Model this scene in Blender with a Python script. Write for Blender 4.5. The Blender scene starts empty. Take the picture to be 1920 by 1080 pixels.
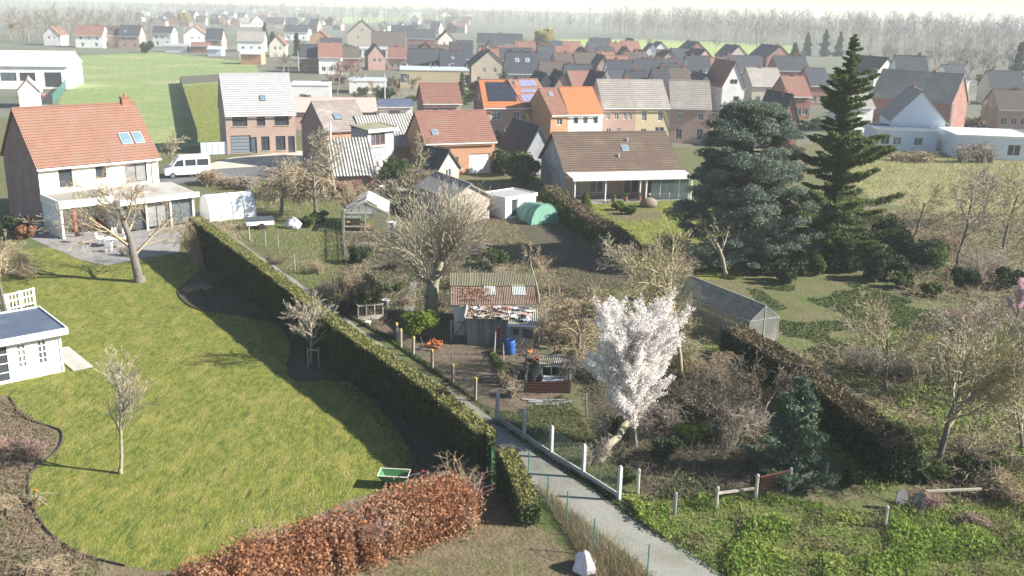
import bpy, math, random
import numpy as np
from mathutils import Matrix, Vector

# ---------------------------------------------------------------- camera, world, sun, exposure
SC = bpy.context.scene
CAM_H, FPX, PITCH, ROLL = 19.5, 1820.0, math.radians(16.1), math.radians(1.3)
_cp, _sp, _cr, _sr = math.cos(PITCH), math.sin(PITCH), math.cos(ROLL), math.sin(ROLL)
cam = bpy.data.cameras.new('camera'); camo = bpy.data.objects.new('camera', cam)
SC.collection.objects.link(camo)
_r0, _u0, _f = Vector((1, 0, 0)), Vector((0, _sp, _cp)), Vector((0, _cp, -_sp))
_r = _r0 * _cr + _u0 * _sr; _u = _u0 * _cr - _r0 * _sr
camo.matrix_world = Matrix(((_r.x, _u.x, -_f.x, 0), (_r.y, _u.y, -_f.y, 0), (_r.z, _u.z, -_f.z, CAM_H), (0, 0, 0, 1)))
cam.sensor_width = 36.0; cam.lens = 36.0 * FPX / 1920.0
cam.clip_start = 0.5; cam.clip_end = 9000
cam.dof.use_dof = True; cam.dof.focus_distance = 60.0; cam.dof.aperture_fstop = 0.45
SC.camera = camo
SUN_AZ = math.atan2(1.0, -0.10); SUN_EL = math.radians(31)
world = bpy.data.worlds.new('World'); SC.world = world; world.use_nodes = True
_nt = world.node_tree; _bg = _nt.nodes['Background']
_sky = _nt.nodes.new('ShaderNodeTexSky'); _sky.sky_type = 'NISHITA'; _sky.sun_disc = False
_sky.sun_elevation = SUN_EL; _sky.sun_rotation = SUN_AZ; _sky.air_density = 1.0; _sky.dust_density = 0.3; _sky.ozone_density = 1.5
_nt.links.new(_sky.outputs[0], _bg.inputs[0]); _bg.inputs[1].default_value = 0.06
sunl = bpy.data.lights.new('sun', 'SUN'); sunl.energy = 5.0; sunl.angle = math.radians(0.55); sunl.color = (1.0, 0.945, 0.85)
suno = bpy.data.objects.new('sun', sunl); SC.collection.objects.link(suno)
_sd = Vector((math.sin(SUN_AZ) * math.cos(SUN_EL), math.cos(SUN_AZ) * math.cos(SUN_EL), math.sin(SUN_EL)))
suno.rotation_euler = _sd.to_track_quat('Z', 'Y').to_euler(); suno.location = (60, 10, 80)
SC.view_settings.view_transform = 'Standard'; SC.view_settings.look = 'None'
SC.view_settings.gamma = 1.0; SC.view_settings.exposure = 1.45; SC.view_settings.use_curve_mapping = False
SC.cycles.max_bounces = 6; SC.cycles.transparent_max_bounces = 16
SC.cycles.volume_bounces = 1

# ---------------------------------------------------------------- helpers
RNG = random.Random(7); NR = np.random.default_rng(7)
COL = SC.collection
def G(px, py, z=0.0):
    """ground (or height z) position seen at a place in the photograph"""
    u, v = px - 960.0, py - 540.0
    u, v = u * _cr + v * _sr, -u * _sr + v * _cr
    dx, dy, dz = u, FPX * _cp - v * _sp, -FPX * _sp - v * _cp
    t = (z - CAM_H) / dz
    return (dx * t, dy * t)
def proj(x, y, z):
    Z = z - CAM_H; dep = y * _cp - Z * _sp; u = FPX * x / dep; v = -FPX * (y * _sp + Z * _cp) / dep
    return 960 + u * _cr - v * _sr, 540 + u * _sr + v * _cr
def HT(px, py, top):
    """height of something standing at ground pixel px,py whose top is at row `top`"""
    x, y = G(px, py); lo, hi = 0.0, 60.0
    for _ in range(40):
        m = (lo + hi) / 2
        if proj(x, y, m)[1] > top: lo = m
        else: hi = m
    return lo
def link(o, parent=None):
    COL.objects.link(o)
    if parent is not None: o.parent = parent
    return o
def tag(o, label=None, cat=None, group=None, kind=None):
    if label: o['label'] = label
    if cat: o['category'] = cat
    if group: o['group'] = group
    if kind: o['kind'] = kind
    return o
def thing(name, label, cat, loc=(0, 0, 0), rz=0.0, group=None):
    o = bpy.data.objects.new(name, None); o.empty_display_size = 0.2
    o.location = loc if len(loc) == 3 else (loc[0], loc[1], 0); o.rotation_euler = (0, 0, rz)
    COL.objects.link(o); return tag(o, label, cat, group)
def copy_tree(o, parent=None):
    c = o.copy(); COL.objects.link(c); c.parent = parent
    for ch in o.children: copy_tree(ch, c)
    return c
def ob(name, me, parent=None, loc=None, rz=None):
    o = bpy.data.objects.new(name, me); link(o, parent)
    if loc is not None: o.location = loc
    if rz is not None: o.rotation_euler = (0, 0, rz)
    return o
def np_mesh(name, V, Fq, mat, smooth=False):
    """mesh from numpy arrays; Fq is (n,k) with k corners per face"""
    V = np.asarray(V, np.float32).reshape(-1, 3); Fq = np.asarray(Fq, np.int32)
    me = bpy.data.meshes.new(name); n, k = Fq.shape
    me.vertices.add(len(V)); me.vertices.foreach_set('co', V.ravel())
    me.loops.add(n * k); me.loops.foreach_set('vertex_index', Fq.ravel())
    me.polygons.add(n); me.polygons.foreach_set('loop_start', np.arange(0, n * k, k, dtype=np.int32))
    me.polygons.foreach_set('loop_total', np.full(n, k, np.int32))
    if smooth: me.polygons.foreach_set('use_smooth', np.ones(n, bool))
    me.update(calc_edges=True)
    if mat: me.materials.append(mat)
    return me
class MB:
    def __init__(s): s.v = []; s.f = []; s.sm = False
    def add(s, vs, fs):
        b = len(s.v); s.v += [tuple(p) for p in vs]; s.f += [tuple(i + b for i in f) for f in fs]; return s
    def box(s, x0, x1, y0, y1, z0, z1):
        return s.add([(x0,y0,z0),(x1,y0,z0),(x1,y1,z0),(x0,y1,z0),(x0,y0,z1),(x1,y0,z1),(x1,y1,z1),(x0,y1,z1)],
            [(0,3,2,1),(4,5,6,7),(0,1,5,4),(1,2,6,5),(2,3,7,6),(3,0,4,7)])
    def slab(s, a, b, c, d, t):
        """plate with top corners a,b,c,d (counter-clockwise from above), thickness t downward along its normal"""
        a, b, c, d = map(Vector, (a, b, c, d)); n = (b - a).cross(d - a).normalized() * t
        return s.add([a - n, b - n, c - n, d - n, a, b, c, d],
            [(0,3,2,1),(4,5,6,7),(0,1,5,4),(1,2,6,5),(2,3,7,6),(3,0,4,7)])
    def quad(s, a, b, c, d): return s.add([a, b, c, d], [(0,1,2,3)])
    def tube(s, pts, r, n=6, caps=True):
        pts = [Vector(p) for p in pts]; rs = r if isinstance(r, (list, tuple)) else [r] * len(pts)
        base = len(s.v)
        for i, p in enumerate(pts):
            d = (pts[min(i+1, len(pts)-1)] - pts[max(i-1, 0)]).normalized()
            a = d.cross(Vector((0, 0, 1)) if abs(d.z) < .9 else Vector((1, 0, 0))).normalized(); b = d.cross(a)
            for k in range(n):
                t = 2 * math.pi * k / n; q = p + (a * math.cos(t) + b * math.sin(t)) * rs[i]; s.v.append(tuple(q))
        for i in range(len(pts) - 1):
            for k in range(n):
                k2 = (k + 1) % n; o = base + i * n
                s.f.append((o + k, o + k2, o + n + k2, o + n + k))
        if caps:
            s.f.append(tuple(base + k for k in reversed(range(n)))); o = base + (len(pts) - 1) * n
            s.f.append(tuple(o + k for k in range(n)))
        return s
    def bar(s, p, q, w, h=None):
        h = h or w; p, q = Vector(p), Vector(q); d = (q - p).normalized()
        a = d.cross(Vector((0, 0, 1)) if abs(d.z) < .95 else Vector((1, 0, 0))).normalized(); b = a.cross(d)
        a *= w / 2; b *= h / 2
        return s.add([p-a-b, p+a-b, p+a+b, p-a+b, q-a-b, q+a-b, q+a+b, q-a+b],
            [(0,3,2,1),(4,5,6,7),(0,1,5,4),(1,2,6,5),(2,3,7,6),(3,0,4,7)])
    def prism(s, poly, z0, z1):
        n = len(poly)
        return s.add([(x, y, z0) for x, y in poly] + [(x, y, z1) for x, y in poly],
            [tuple(reversed(range(n))), tuple(range(n, 2*n))] + [(i, (i+1) % n, n + (i+1) % n, n + i) for i in range(n)])
    def extr_y(s, poly, y0, y1):
        """polygon in x,z extruded along y (poly counter-clockwise seen from -y)"""
        n = len(poly)
        return s.add([(x, y0, z) for x, z in poly] + [(x, y1, z) for x, z in poly],
            [tuple(range(n)), tuple(reversed(range(n, 2*n)))] + [(i, n + i, n + (i+1) % n, (i+1) % n) for i in range(n)])
    def rings(s, rings, closed_ends=True):
        n = len(rings[0]); base = len(s.v)
        for r in rings: s.v += [tuple(p) for p in r]
        for i in range(len(rings) - 1):
            for k in range(n):
                k2 = (k + 1) % n; o = base + i * n
                s.f.append((o + k, o + k2, o + n + k2, o + n + k))
        if closed_ends:
            s.f.append(tuple(base + k for k in reversed(range(n)))); o = base + (len(rings) - 1) * n
            s.f.append(tuple(o + k for k in range(n)))
        return s
    def me(s, name, mat, smooth=False, bevel=0):
        m = bpy.data.meshes.new(name); m.from_pydata(s.v, [], s.f); m.update()
        if smooth: m.polygons.foreach_set('use_smooth', [True] * len(m.polygons))
        if mat: m.materials.append(mat)
        return m
    def ob(s, name, mat, parent=None, loc=None, rz=None, smooth=False):
        return ob(name, s.me(name, mat, smooth), parent, loc, rz)

# ---------------------------------------------------------------- materials
_mats = {}
def C(c):
    if isinstance(c, str):
        c = c.lstrip('#'); v = [int(c[i:i+2], 16) / 255 for i in (0, 2, 4)]
        return tuple(x / 12.92 if x <= .04045 else ((x + .055) / 1.055) ** 2.4 for x in v) + (1,)
    return tuple(c) + (1,)
def M(name, c1, c2=None, rough=.85, scale=3.0, big=.25, bump=0.0, bscale=None, c3=None, metal=0, spec=.3,
      wave=None, trans=0.0, obrand=0.0, sharp=.25, brick=None, alpha=None, coord='Object', stretch=None, rot=0.0, streak=None):
    """noise-mixed surface: c1/c2 fine mottling, c3 larger patches of wear"""
    if name in _mats: return _mats[name]
    m = bpy.data.materials.new(name); m.use_nodes = True; nt = m.node_tree; N, L = nt.nodes, nt.links
    bs = N['Principled BSDF']; bs.inputs['Roughness'].default_value = rough; bs.inputs['Metallic'].default_value = metal
    bs.inputs['Specular IOR Level'].default_value = spec
    tc = N.new('ShaderNodeTexCoord'); co = tc.outputs[coord]
    if coord == 'World':
        pass
    if stretch:
        mp = N.new('ShaderNodeMapping'); mp.inputs['Scale'].default_value = stretch; mp.inputs['Rotation'].default_value = (0, 0, rot); L.new(co, mp.inputs[0]); co = mp.outputs[0]
    def noise(sc, det=5, rg=.6):
        n = N.new('ShaderNodeTexNoise'); n.inputs['Scale'].default_value = sc; n.inputs['Detail'].default_value = det
        n.inputs['Roughness'].default_value = rg; L.new(co, n.inputs['Vector']); return n.outputs['Fac']
    def ramp(f, lo, hi):
        r = N.new('ShaderNodeMapRange'); r.inputs[1].default_value = lo; r.inputs[2].default_value = hi; L.new(f, r.inputs[0]); return r.outputs[0]
    def mix(f, a, b, mode='MIX'):
        x = N.new('ShaderNodeMix'); x.data_type = 'RGBA'; x.blend_type = mode
        if isinstance(f, float): x.inputs[0].default_value = f
        else: L.new(f, x.inputs[0])
        for s_, val in ((6, a), (7, b)):
            if isinstance(val, tuple): x.inputs[s_].default_value = val
            else: L.new(val, x.inputs[s_])
        return x.outputs[2]
    fine = noise(scale)
    col = C(c1)
    if c2 is not None: col = mix(ramp(fine, .5 - sharp, .5 + sharp), C(c1), C(c2))
    if brick:
        bt = N.new('ShaderNodeTexBrick'); bt.inputs['Scale'].default_value = 1.0
        bt.inputs['Brick Width'].default_value = brick[0]; bt.inputs['Row Height'].default_value = brick[1]
        bt.inputs['Mortar Size'].default_value = brick[2]; bt.inputs['Color1'].default_value = C(c1); bt.inputs['Color2'].default_value = C(c2 or c1)
        bt.inputs['Mortar'].default_value = C(brick[3]); bt.inputs['Bias'].default_value = 0
        sx = N.new('ShaderNodeSeparateXYZ'); L.new(tc.outputs['Object'], sx.inputs[0])
        ad = N.new('ShaderNodeMath'); ad.operation = 'ADD'; L.new(sx.outputs[0], ad.inputs[0]); L.new(sx.outputs[1], ad.inputs[1])
        cb = N.new('ShaderNodeCombineXYZ'); L.new(ad.outputs[0], cb.inputs[0]); L.new(sx.outputs[2], cb.inputs[1])
        L.new(cb.outputs[0], bt.inputs['Vector']); col = mix(ramp(fine, .3, .8), bt.outputs[0], C(c2 or c1))
    if c3 is not None: col = mix(ramp(noise(big, 6, .65), .48, .66), col, C(c3))
    if streak:      # (x scale, y scale, turn, colour): thin darker streaks
        mp2 = N.new('ShaderNodeMapping'); mp2.inputs['Scale'].default_value = (streak[0], streak[1], 1); mp2.inputs['Rotation'].default_value = (0, 0, streak[2]); L.new(tc.outputs['Object'], mp2.inputs[0])
        ns = N.new('ShaderNodeTexNoise'); ns.inputs['Scale'].default_value = 1.0; ns.inputs['Detail'].default_value = 3; L.new(mp2.outputs[0], ns.inputs['Vector']); col = mix(ramp(ns.outputs['Fac'], .58, .72), col, C(streak[3]))
    if obrand:
        oi = N.new('ShaderNodeObjectInfo'); hv = N.new('ShaderNodeHueSaturation')
        r = N.new('ShaderNodeMapRange'); r.inputs[3].default_value = 1 - obrand; r.inputs[4].default_value = 1 + obrand
        L.new(oi.outputs['Random'], r.inputs[0]); L.new(r.outputs[0], hv.inputs['Value']); 
        if isinstance(col, tuple): hv.inputs['Color'].default_value = col
        else: L.new(col, hv.inputs['Color'])
        col = hv.outputs[0]
    if isinstance(col, tuple): bs.inputs['Base Color'].default_value = col
    else: L.new(col, bs.inputs['Base Color'])
    hgt = None
    if wave:
        w = N.new('ShaderNodeTexWave'); w.bands_direction = wave[0]; w.inputs['Scale'].default_value = wave[1]
        w.inputs['Distortion'].default_value = wave[3] if len(wave) > 3 else 0
        L.new(tc.outputs['Object'], w.inputs['Vector']); hgt = w.outputs['Fac']
        bp = N.new('ShaderNodeBump'); bp.inputs['Strength'].default_value = wave[2]; bp.inputs['Distance'].default_value = .05
        L.new(hgt, bp.inputs['Height']); L.new(bp.outputs[0], bs.inputs['Normal'])
    if bump:
        bp2 = N.new('ShaderNodeBump'); bp2.inputs['Strength'].default_value = bump; bp2.inputs['Distance'].default_value = .1
        L.new(noise(bscale or scale * 2), bp2.inputs['Height'])
        if wave: L.new(bp.outputs[0], bp2.inputs['Normal'])
        L.new(bp2.outputs[0], bs.inputs['Normal'])
    out = N['Material Output']
    if trans:
        tr = N.new('ShaderNodeBsdfTranslucent'); ms = N.new('ShaderNodeMixShader'); ms.inputs[0].default_value = trans
        if isinstance(col, tuple): tr.inputs[0].default_value = col
        else: L.new(col, tr.inputs[0])
        L.new(bs.outputs[0], ms.inputs[1]); L.new(tr.outputs[0], ms.inputs[2]); L.new(ms.outputs[0], out.inputs[0])
    if alpha is not None:
        tp = N.new('ShaderNodeBsdfTransparent'); ms = N.new('ShaderNodeMixShader'); ms.inputs[0].default_value = alpha
        L.new(tp.outputs[0], ms.inputs[1]); L.new(bs.outputs[0], ms.inputs[2]); L.new(ms.outputs[0], out.inputs[0])
    _mats[name] = m; return m
# ---------------------------------------------------------------- vegetation builders
def seg_mesh(name, segs, mat, n=3, thin=0.0):
    """tapered limbs as prisms with n sides; limbs thinner than `thin` as slim two-triangle twigs"""
    S = np.asarray(segs, np.float32).reshape(-1, 8); rng = np.random.default_rng(len(S))
    def frame(S):
        p, q = S[:, 0:3], S[:, 3:6]; d = q - p; d /= (np.linalg.norm(d, axis=1, keepdims=True) + 1e-9)
        ref = np.where(np.abs(d[:, 2:3]) < .9, np.array([[0, 0, 1.]]), np.array([[1., 0, 0]]))
        a = np.cross(d, ref); a /= (np.linalg.norm(a, axis=1, keepdims=True) + 1e-9); return p, q, d, a, np.cross(d, a)
    fat = S[S[:, 6] >= thin]; slim = S[S[:, 6] < thin]; VV, FF, off = [], [], 0
    if len(fat):
        p, q, d, a, b = frame(fat); N = len(fat); V = np.empty((N, 2, n, 3), np.float32)
        for k in range(n):
            t = 2 * math.pi * k / n; o = a * math.cos(t) + b * math.sin(t)
            V[:, 0, k] = p - d * fat[:, 6:7] * .3 + o * fat[:, 6:7]; V[:, 1, k] = q + d * fat[:, 7:8] * .3 + o * fat[:, 7:8]
        base = (np.arange(N) * 2 * n)[:, None]; VV.append(V.reshape(-1, 3)); off = len(VV[0])
        FF += [np.concatenate([base + k, base + (k+1) % n, base + n + (k+1) % n, base + n + k], 1) for k in range(n)]
    if len(slim):
        p, q, d, a, b = frame(slim); N = len(slim); t = rng.uniform(0, 3.1416, (N, 1)); o = a * np.cos(t) + b * np.sin(t)
        V = np.stack([p - o * slim[:, 6:7], p + o * slim[:, 6:7], q + o * slim[:, 7:8], q - o * slim[:, 7:8]], 1)
        VV.append(V.reshape(-1, 3)); FF.append(np.arange(N * 4).reshape(N, 4) + off)
    return np_mesh(name, np.concatenate(VV), np.concatenate(FF), mat, smooth=True)
def leaf_mesh(name, P, size, mat, aspect=.55, flat=0.0, rng=None, nrm=None):
    """cloud of small pointed leaves at points P"""
    rng = rng or NR; P = np.asarray(P, np.float32); N = len(P)
    s = np.broadcast_to(np.asarray(size, np.float32).reshape(-1, 1), (N, 1)) * rng.uniform(.7, 1.5, (N, 1))
    d = rng.normal(size=(N, 3)); d[:, 2] *= (1 - flat); d /= np.linalg.norm(d, axis=1, keepdims=True) + 1e-9
    e = rng.normal(size=(N, 3)); e[:, 2] *= (1 - flat); e -= d * (e * d).sum(1, keepdims=True); e /= np.linalg.norm(e, axis=1, keepdims=True) + 1e-9
    V = np.stack([P + d * s * 1.2, P - d * s * .7 + e * s * aspect * 1.25, P - d * s * .7 - e * s * aspect * 1.25], 1)
    return np_mesh(name, V, np.arange(N * 3).reshape(N, 3), mat)
def grow(rng, segs, p, d, L, r, lev, P, tips=None):
    """recursive branch; P: dict(levels, kids, ratio, spread, up, wob, rmin, nseg, rr)"""
    ns = P['nseg'][min(lev, len(P['nseg'])-1)]; x, y, z = p; dx, dy, dz = d; step = L / ns; r0 = r
    kids = P['kids'][min(lev, len(P['kids'])-1)] if lev < P['levels'] else 0
    start = P['start'][min(lev, len(P['start'])-1)]; rend = P['rend'][min(lev, len(P['rend'])-1)]
    wob = P['wob']; up = P['up'][min(lev, len(P['up'])-1)]; spawn = []
    pts = [(x, y, z, dx, dy, dz, r)]
    for i in range(ns):
        dx += rng.gauss(0, wob); dy += rng.gauss(0, wob); dz += rng.gauss(0, wob) + up
        n = math.sqrt(dx*dx + dy*dy + dz*dz); dx /= n; dy /= n; dz /= n
        r1 = max(P['rmin'], r0 * (1 - (1 - rend) * (i + 1) / ns))
        x1, y1, z1 = x + dx*step, y + dy*step, max(z + dz*step, .05)
        segs[min(lev, 1) if P.get('split', 1) == 1 else (0 if lev < P['split'] else 1)].append((x, y, z, x1, y1, z1, r, r1))
        x, y, z, r = x1, y1, z1, r1; pts.append((x, y, z, dx, dy, dz, r))
    if tips is not None and lev == P['levels']: tips.append((x, y, z))
    for k in range(kids):
        t = start + (1 - start) * ((k + rng.random()) / kids); t = min(t, .999); f = t * ns; i = int(f); f -= i
        a, b = pts[i], pts[i+1]; q = tuple(a[j] + (b[j] - a[j]) * f for j in range(7))
        sp = P['spread'][min(lev, len(P['spread'])-1)] * rng.uniform(.7, 1.25)
        # perpendicular
        vx, vy, vz = rng.gauss(0, 1), rng.gauss(0, 1), rng.gauss(0, 1); dt = vx*q[3] + vy*q[4] + vz*q[5]
        vx -= dt*q[3]; vy -= dt*q[4]; vz -= dt*q[5]; n = math.sqrt(vx*vx + vy*vy + vz*vz) + 1e-6
        c, s = math.cos(sp), math.sin(sp)
        nd = (q[3]*c + vx/n*s, q[4]*c + vy/n*s, q[5]*c + vz/n*s)
        LL = L * P['ratio'][min(lev, len(P['ratio'])-1)] * rng.uniform(.65, 1.2) * (1.15 - .5 * t)
        grow(rng, segs, q[:3], nd, LL, max(P['rmin'], q[6] * P['rr']), lev + 1, P, tips)
BARE = dict(levels=4, kids=[6, 6, 5, 4], ratio=[.62, .6, .55, .5], spread=[.75, .75, .7, .7], up=[0, .06, .05, .03], wob=.10,
            rmin=.008, nseg=[5, 4, 3, 2, 2], start=[.35, .25, .2, .15], rend=[.5, .35, .3, .4], rr=.62)
LASTCROWN = [None]
def bare_tree(name, label, loc, h, r, bark, twig, seed, group=None, lean=(0, 0), P=None, cat='tree', **kw):
    p = dict(BARE); p.update(P or {}); p.update(kw); p['rmin'] = p['rmin']*1.35; rng = random.Random(seed); segs = ([], [])
    t = thing(name, label, cat, loc, 0, group)
    trunk_h = h * p.get('trunk', .55)
    d = Vector((lean[0], lean[1], 1)).normalized()
    grow(rng, segs, (0, 0, -.05), tuple(d), trunk_h, r, 0, p)
    # root flare
    segs[0].append((0, 0, -.05, d.x*.25, d.y*.25, .25, r * 1.45, r * 1.0))
    zmax = max(s[5] for s in segs[1]) if segs[1] else h
    k = h / zmax
    A = np.array(segs[0]); A[:, :6] *= k; B = np.array(segs[1]); B[:, :6] *= k; LASTCROWN[0] = B
    ob('trunk', seg_mesh('trunk', A, bark, 8), t); ob('crown', seg_mesh('crown', B, twig, 3, p['rmin']*1.6), t)
    return t
def clump_points(rng, n, centers, rad, shell=.5):
    """points in fuzzy spheres round centres, denser towards their shells"""
    c = np.asarray(centers); i = rng.integers(0, len(c), n); d = rng.normal(size=(n, 3)); d /= np.linalg.norm(d, axis=1, keepdims=True)
    rr = np.asarray(rad)[i] if np.ndim(rad) else np.full(n, rad)
    q = rng.random(n) ** (shell) * rr
    return c[i] + d * q[:, None]
def ellipsoid_clumps(rng, k, rx, ry, rz, z0, lo=.55):
    d = rng.normal(size=(k, 3)); d /= np.linalg.norm(d, axis=1, keepdims=True); q = rng.uniform(lo, .95, (k, 1))
    return d * q * np.array([[rx, ry, rz]]) + np.array([[0, 0, z0]])
def bush(name, label, loc, rx, ry, h, leafm, seed, n=2500, size=.09, group=None, twigm=None, cat='shrub', squash=1.0, k=None, twigs=0, stemm=None):
    rng = np.random.default_rng(seed); t = thing(name, label, cat, loc, 0, group); rp = random.Random(seed)
    k = k or max(10, int(14 * squash)); cz = h * .52
    cc = ellipsoid_clumps(rng, k, rx * .85, ry * .85, h * .45, cz, .35); cc[:, 2] = np.clip(cc[:, 2], h * .1, h * .95)
    P = clump_points(rng, n, cc, rng.uniform(.22, .42, k) * min(rx, ry, h * .6) * 1.3, .45); P = P[P[:, 2] > .03]
    ob('foliage', leaf_mesh('foliage', P, size, leafm, rng=rng), t)
    segs = []
    for c in cc[:min(k, 12)]:
        q = (rp.gauss(0, .08) * rx, rp.gauss(0, .08) * ry, 0)
        m = (c[0]*.5 + rp.gauss(0, .05), c[1]*.5 + rp.gauss(0, .05), c[2]*.55)
        segs += [(*q, *m, .03, .02), (*m, *c, .02, .01)]
    for _ in range(twigs):
        c = cc[rp.randrange(k)]; d = np.array([c[0], c[1], abs(c[2] - h*.2)]); d = d / (np.linalg.norm(d)+1e-6)
        e = c + d * rp.uniform(.2, .6) * h * .5 + np.array([rp.gauss(0, .1), rp.gauss(0, .1), rp.gauss(0, .1)]) * h
        segs.append((*c, *e, .012, .006))
    ob('stems', seg_mesh('stems', segs, stemm or MAT_BARK, 4), t)
    return t
def twig_bush(name, label, loc, rx, ry, h, mat, seed, n=260, group=None, arch=.0, cat='shrub', rad=.012, kids=4, part='stems'):
    """leafless thicket: several uneven stools of arching and upright canes with side twigs"""
    rp = random.Random(seed); t = thing(name, label, cat, loc, 0, group); S = []
    st = [(rp.uniform(-1, 1)*rx*.8, rp.uniform(-1, 1)*ry*.8, rp.uniform(.45, 1.1), rp.gauss(0, .25), rp.gauss(0, .25)) for _ in range(rp.randint(4, 7))]
    for i in range(int(n*.75)):
        sx, sy, sh, lx, ly = st[int(rp.random()**1.3*len(st))]; a = rp.uniform(0, 6.283); b = (sx + rp.gauss(0, .1)*rx, sy + rp.gauss(0, .1)*ry, 0)
        hh = h*sh*rp.uniform(.45, 1.15); rr = rx*rp.uniform(.1, .75); e = (b[0] + math.cos(a)*rr + lx*hh, b[1] + math.sin(a)*rr*.8 + ly*hh); pts = [b]; m = 4; ar = arch*rp.uniform(.2, 1.5)
        for j in range(1, m + 1):
            f = j/m; z = hh*math.sin(min(f*(1 + ar), 1.95)*math.pi/2)
            pts.append((b[0] + (e[0]-b[0])*f**1.3 + rp.gauss(0, .05*h), b[1] + (e[1]-b[1])*f**1.3 + rp.gauss(0, .05*h), max(z, .03)))
        for j in range(m):
            S.append((*pts[j], *pts[j+1], rad*(1.6 - j/m), rad*(1.6 - (j+1)/m)*.9))
            for _ in range(kids if j else 1):
                f = rp.random(); o = [pts[j][c] + (pts[j+1][c] - pts[j][c])*f for c in range(3)]; l = h*rp.uniform(.06, .3)
                S.append((*o, o[0] + rp.gauss(0, .55)*l, o[1] + rp.gauss(0, .55)*l, max(.02, o[2] + (rp.uniform(.1, .9) - .4*arch)*l), rad*.65, rad*.4))
    ob(part, seg_mesh(part, S, mat, 3, rad*.7), t); return t
def inside(poly, P):
    x, y = P[:, 0], P[:, 1]; c = np.zeros(len(P), bool); n = len(poly); j = n - 1
    for i in range(n):
        xi, yi = poly[i]; xj, yj = poly[j]
        m = ((yi > y) != (yj > y)) & (x < (xj - xi) * (y - yi) / (yj - yi + 1e-12) + xi); c ^= m; j = i
    return c
def scatter(poly, n, rng=None):
    rng = rng or NR; a = np.array(poly); lo, hi = a.min(0), a.max(0); out = []; tot = 0
    for _ in range(60):
        P = rng.uniform(lo, hi, (n, 2)); P = P[inside(poly, P)]; out.append(P); tot += len(P)
        if tot >= n: break
    return np.concatenate(out)[:n]
def blades(name, P2, h, w, mat, label, cat, rng=None, lean=.35, z=0.0):
    """many single grass blades / weed stalks as one mass"""
    rng = rng or NR; N = len(P2); hh = h * rng.uniform(.45, 1.3, (N, 1)); a = rng.uniform(0, 6.283, N)
    d = np.stack([np.cos(a), np.sin(a), np.zeros(N)], 1); l = rng.normal(0, lean, (N, 2)) * hh
    b = np.concatenate([P2, np.full((N, 1), z)], 1); tip = b + np.concatenate([l, hh], 1)
    V = np.stack([b - d * w, b + d * w, tip], 1); F = np.arange(N * 3).reshape(N, 3)
    o = ob(name, np_mesh(name, V, F, mat)); return tag(o, label, cat, kind='stuff')
def ground_leaves(name, P2, h, size, mat, label, cat, rng=None, flat=.3):
    rng = rng or NR; P = np.concatenate([P2, rng.random((len(P2), 1)) ** 1.6 * np.asarray(h).reshape(-1, 1)], 1)
    o = ob(name, leaf_mesh(name, P, size, mat, rng=rng, flat=flat)); return tag(o, label, cat, kind='stuff')
def hedge(name, label, path, width, h, leafm, corem, topm=None, seed=1, dens=700, size=.07, cat='hedge', rough=.06, hs=None, inset=.12):
    """clipped hedge along a ground path: dark twiggy core plus a skin of leaves on sides and top"""
    rng = np.random.default_rng(seed); t = thing(name, label, cat, path[0]); o = np.array(path[0])
    P, T = [], []; core = MB(); hs = hs or [h] * len(path)
    for i in range(len(path) - 1):
        a, b = np.array(path[i]) - o, np.array(path[i+1]) - o; d = b - a; L = np.linalg.norm(d); d /= L; nrm = np.array([-d[1], d[0]])
        h0, h1 = hs[i], hs[i+1]; w = width / 2
        for s in (-1, 1):
            n = int(L * (h0 + h1) / 2 * dens); u = rng.random((n, 1)); z = rng.random((n, 1)) * (h0 + (h1-h0)*u)
            wz = w * (1.0 + .12 * np.sin(u * L * 1.3 + s) + .06 * np.sin(u * L * 4.1) - .1 * (z / h0) ** 3)
            q = a + d * u * L + nrm * s * (wz + rng.normal(0, rough, (n, 1)) - .03); P.append(np.concatenate([q, z], 1))
        n = int(L * width * dens); u = rng.random((n, 1)); q = a + d * u * L + nrm * rng.uniform(-w, w, (n, 1))
        z = h0 + (h1-h0)*u + rng.normal(0, rough * .8, (n, 1)) + .05 * np.sin(u * L * 2.2); T.append(np.concatenate([q, z], 1))
        e = inset; c = [a + nrm*(-w+e), b + nrm*(-w+e), b + nrm*(w-e), a + nrm*(w-e)]
        core.add([(*p, 0) for p in c] + [(c[0][0], c[0][1], h0-e), (c[1][0], c[1][1], h1-e), (c[2][0], c[2][1], h1-e), (c[3][0], c[3][1], h0-e)],
                 [(0,3,2,1),(4,5,6,7),(0,1,5,4),(1,2,6,5),(2,3,7,6),(3,0,4,7)])
    for end, nb in ((0, 1), (-1, -2)):
        a, b = np.array(path[end]) - o, np.array(path[nb]) - o; d = b - a; d /= np.linalg.norm(d); nrm = np.array([-d[1], d[0]])
        hh = hs[end]; n = int(width * hh * dens); q = a + nrm * rng.uniform(-width/2, width/2, (n, 1)) + d * rng.normal(0, rough, (n, 1))
        P.append(np.concatenate([q, rng.random((n, 1)) * hh], 1))
    core.ob('branch_core', corem, t)
    ob('side_leaves', leaf_mesh('side_leaves', np.concatenate(P), size, leafm, rng=rng), t)
    ob('top_leaves', leaf_mesh('top_leaves', np.concatenate(T), size, topm or leafm, rng=rng), t)
    return t
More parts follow.
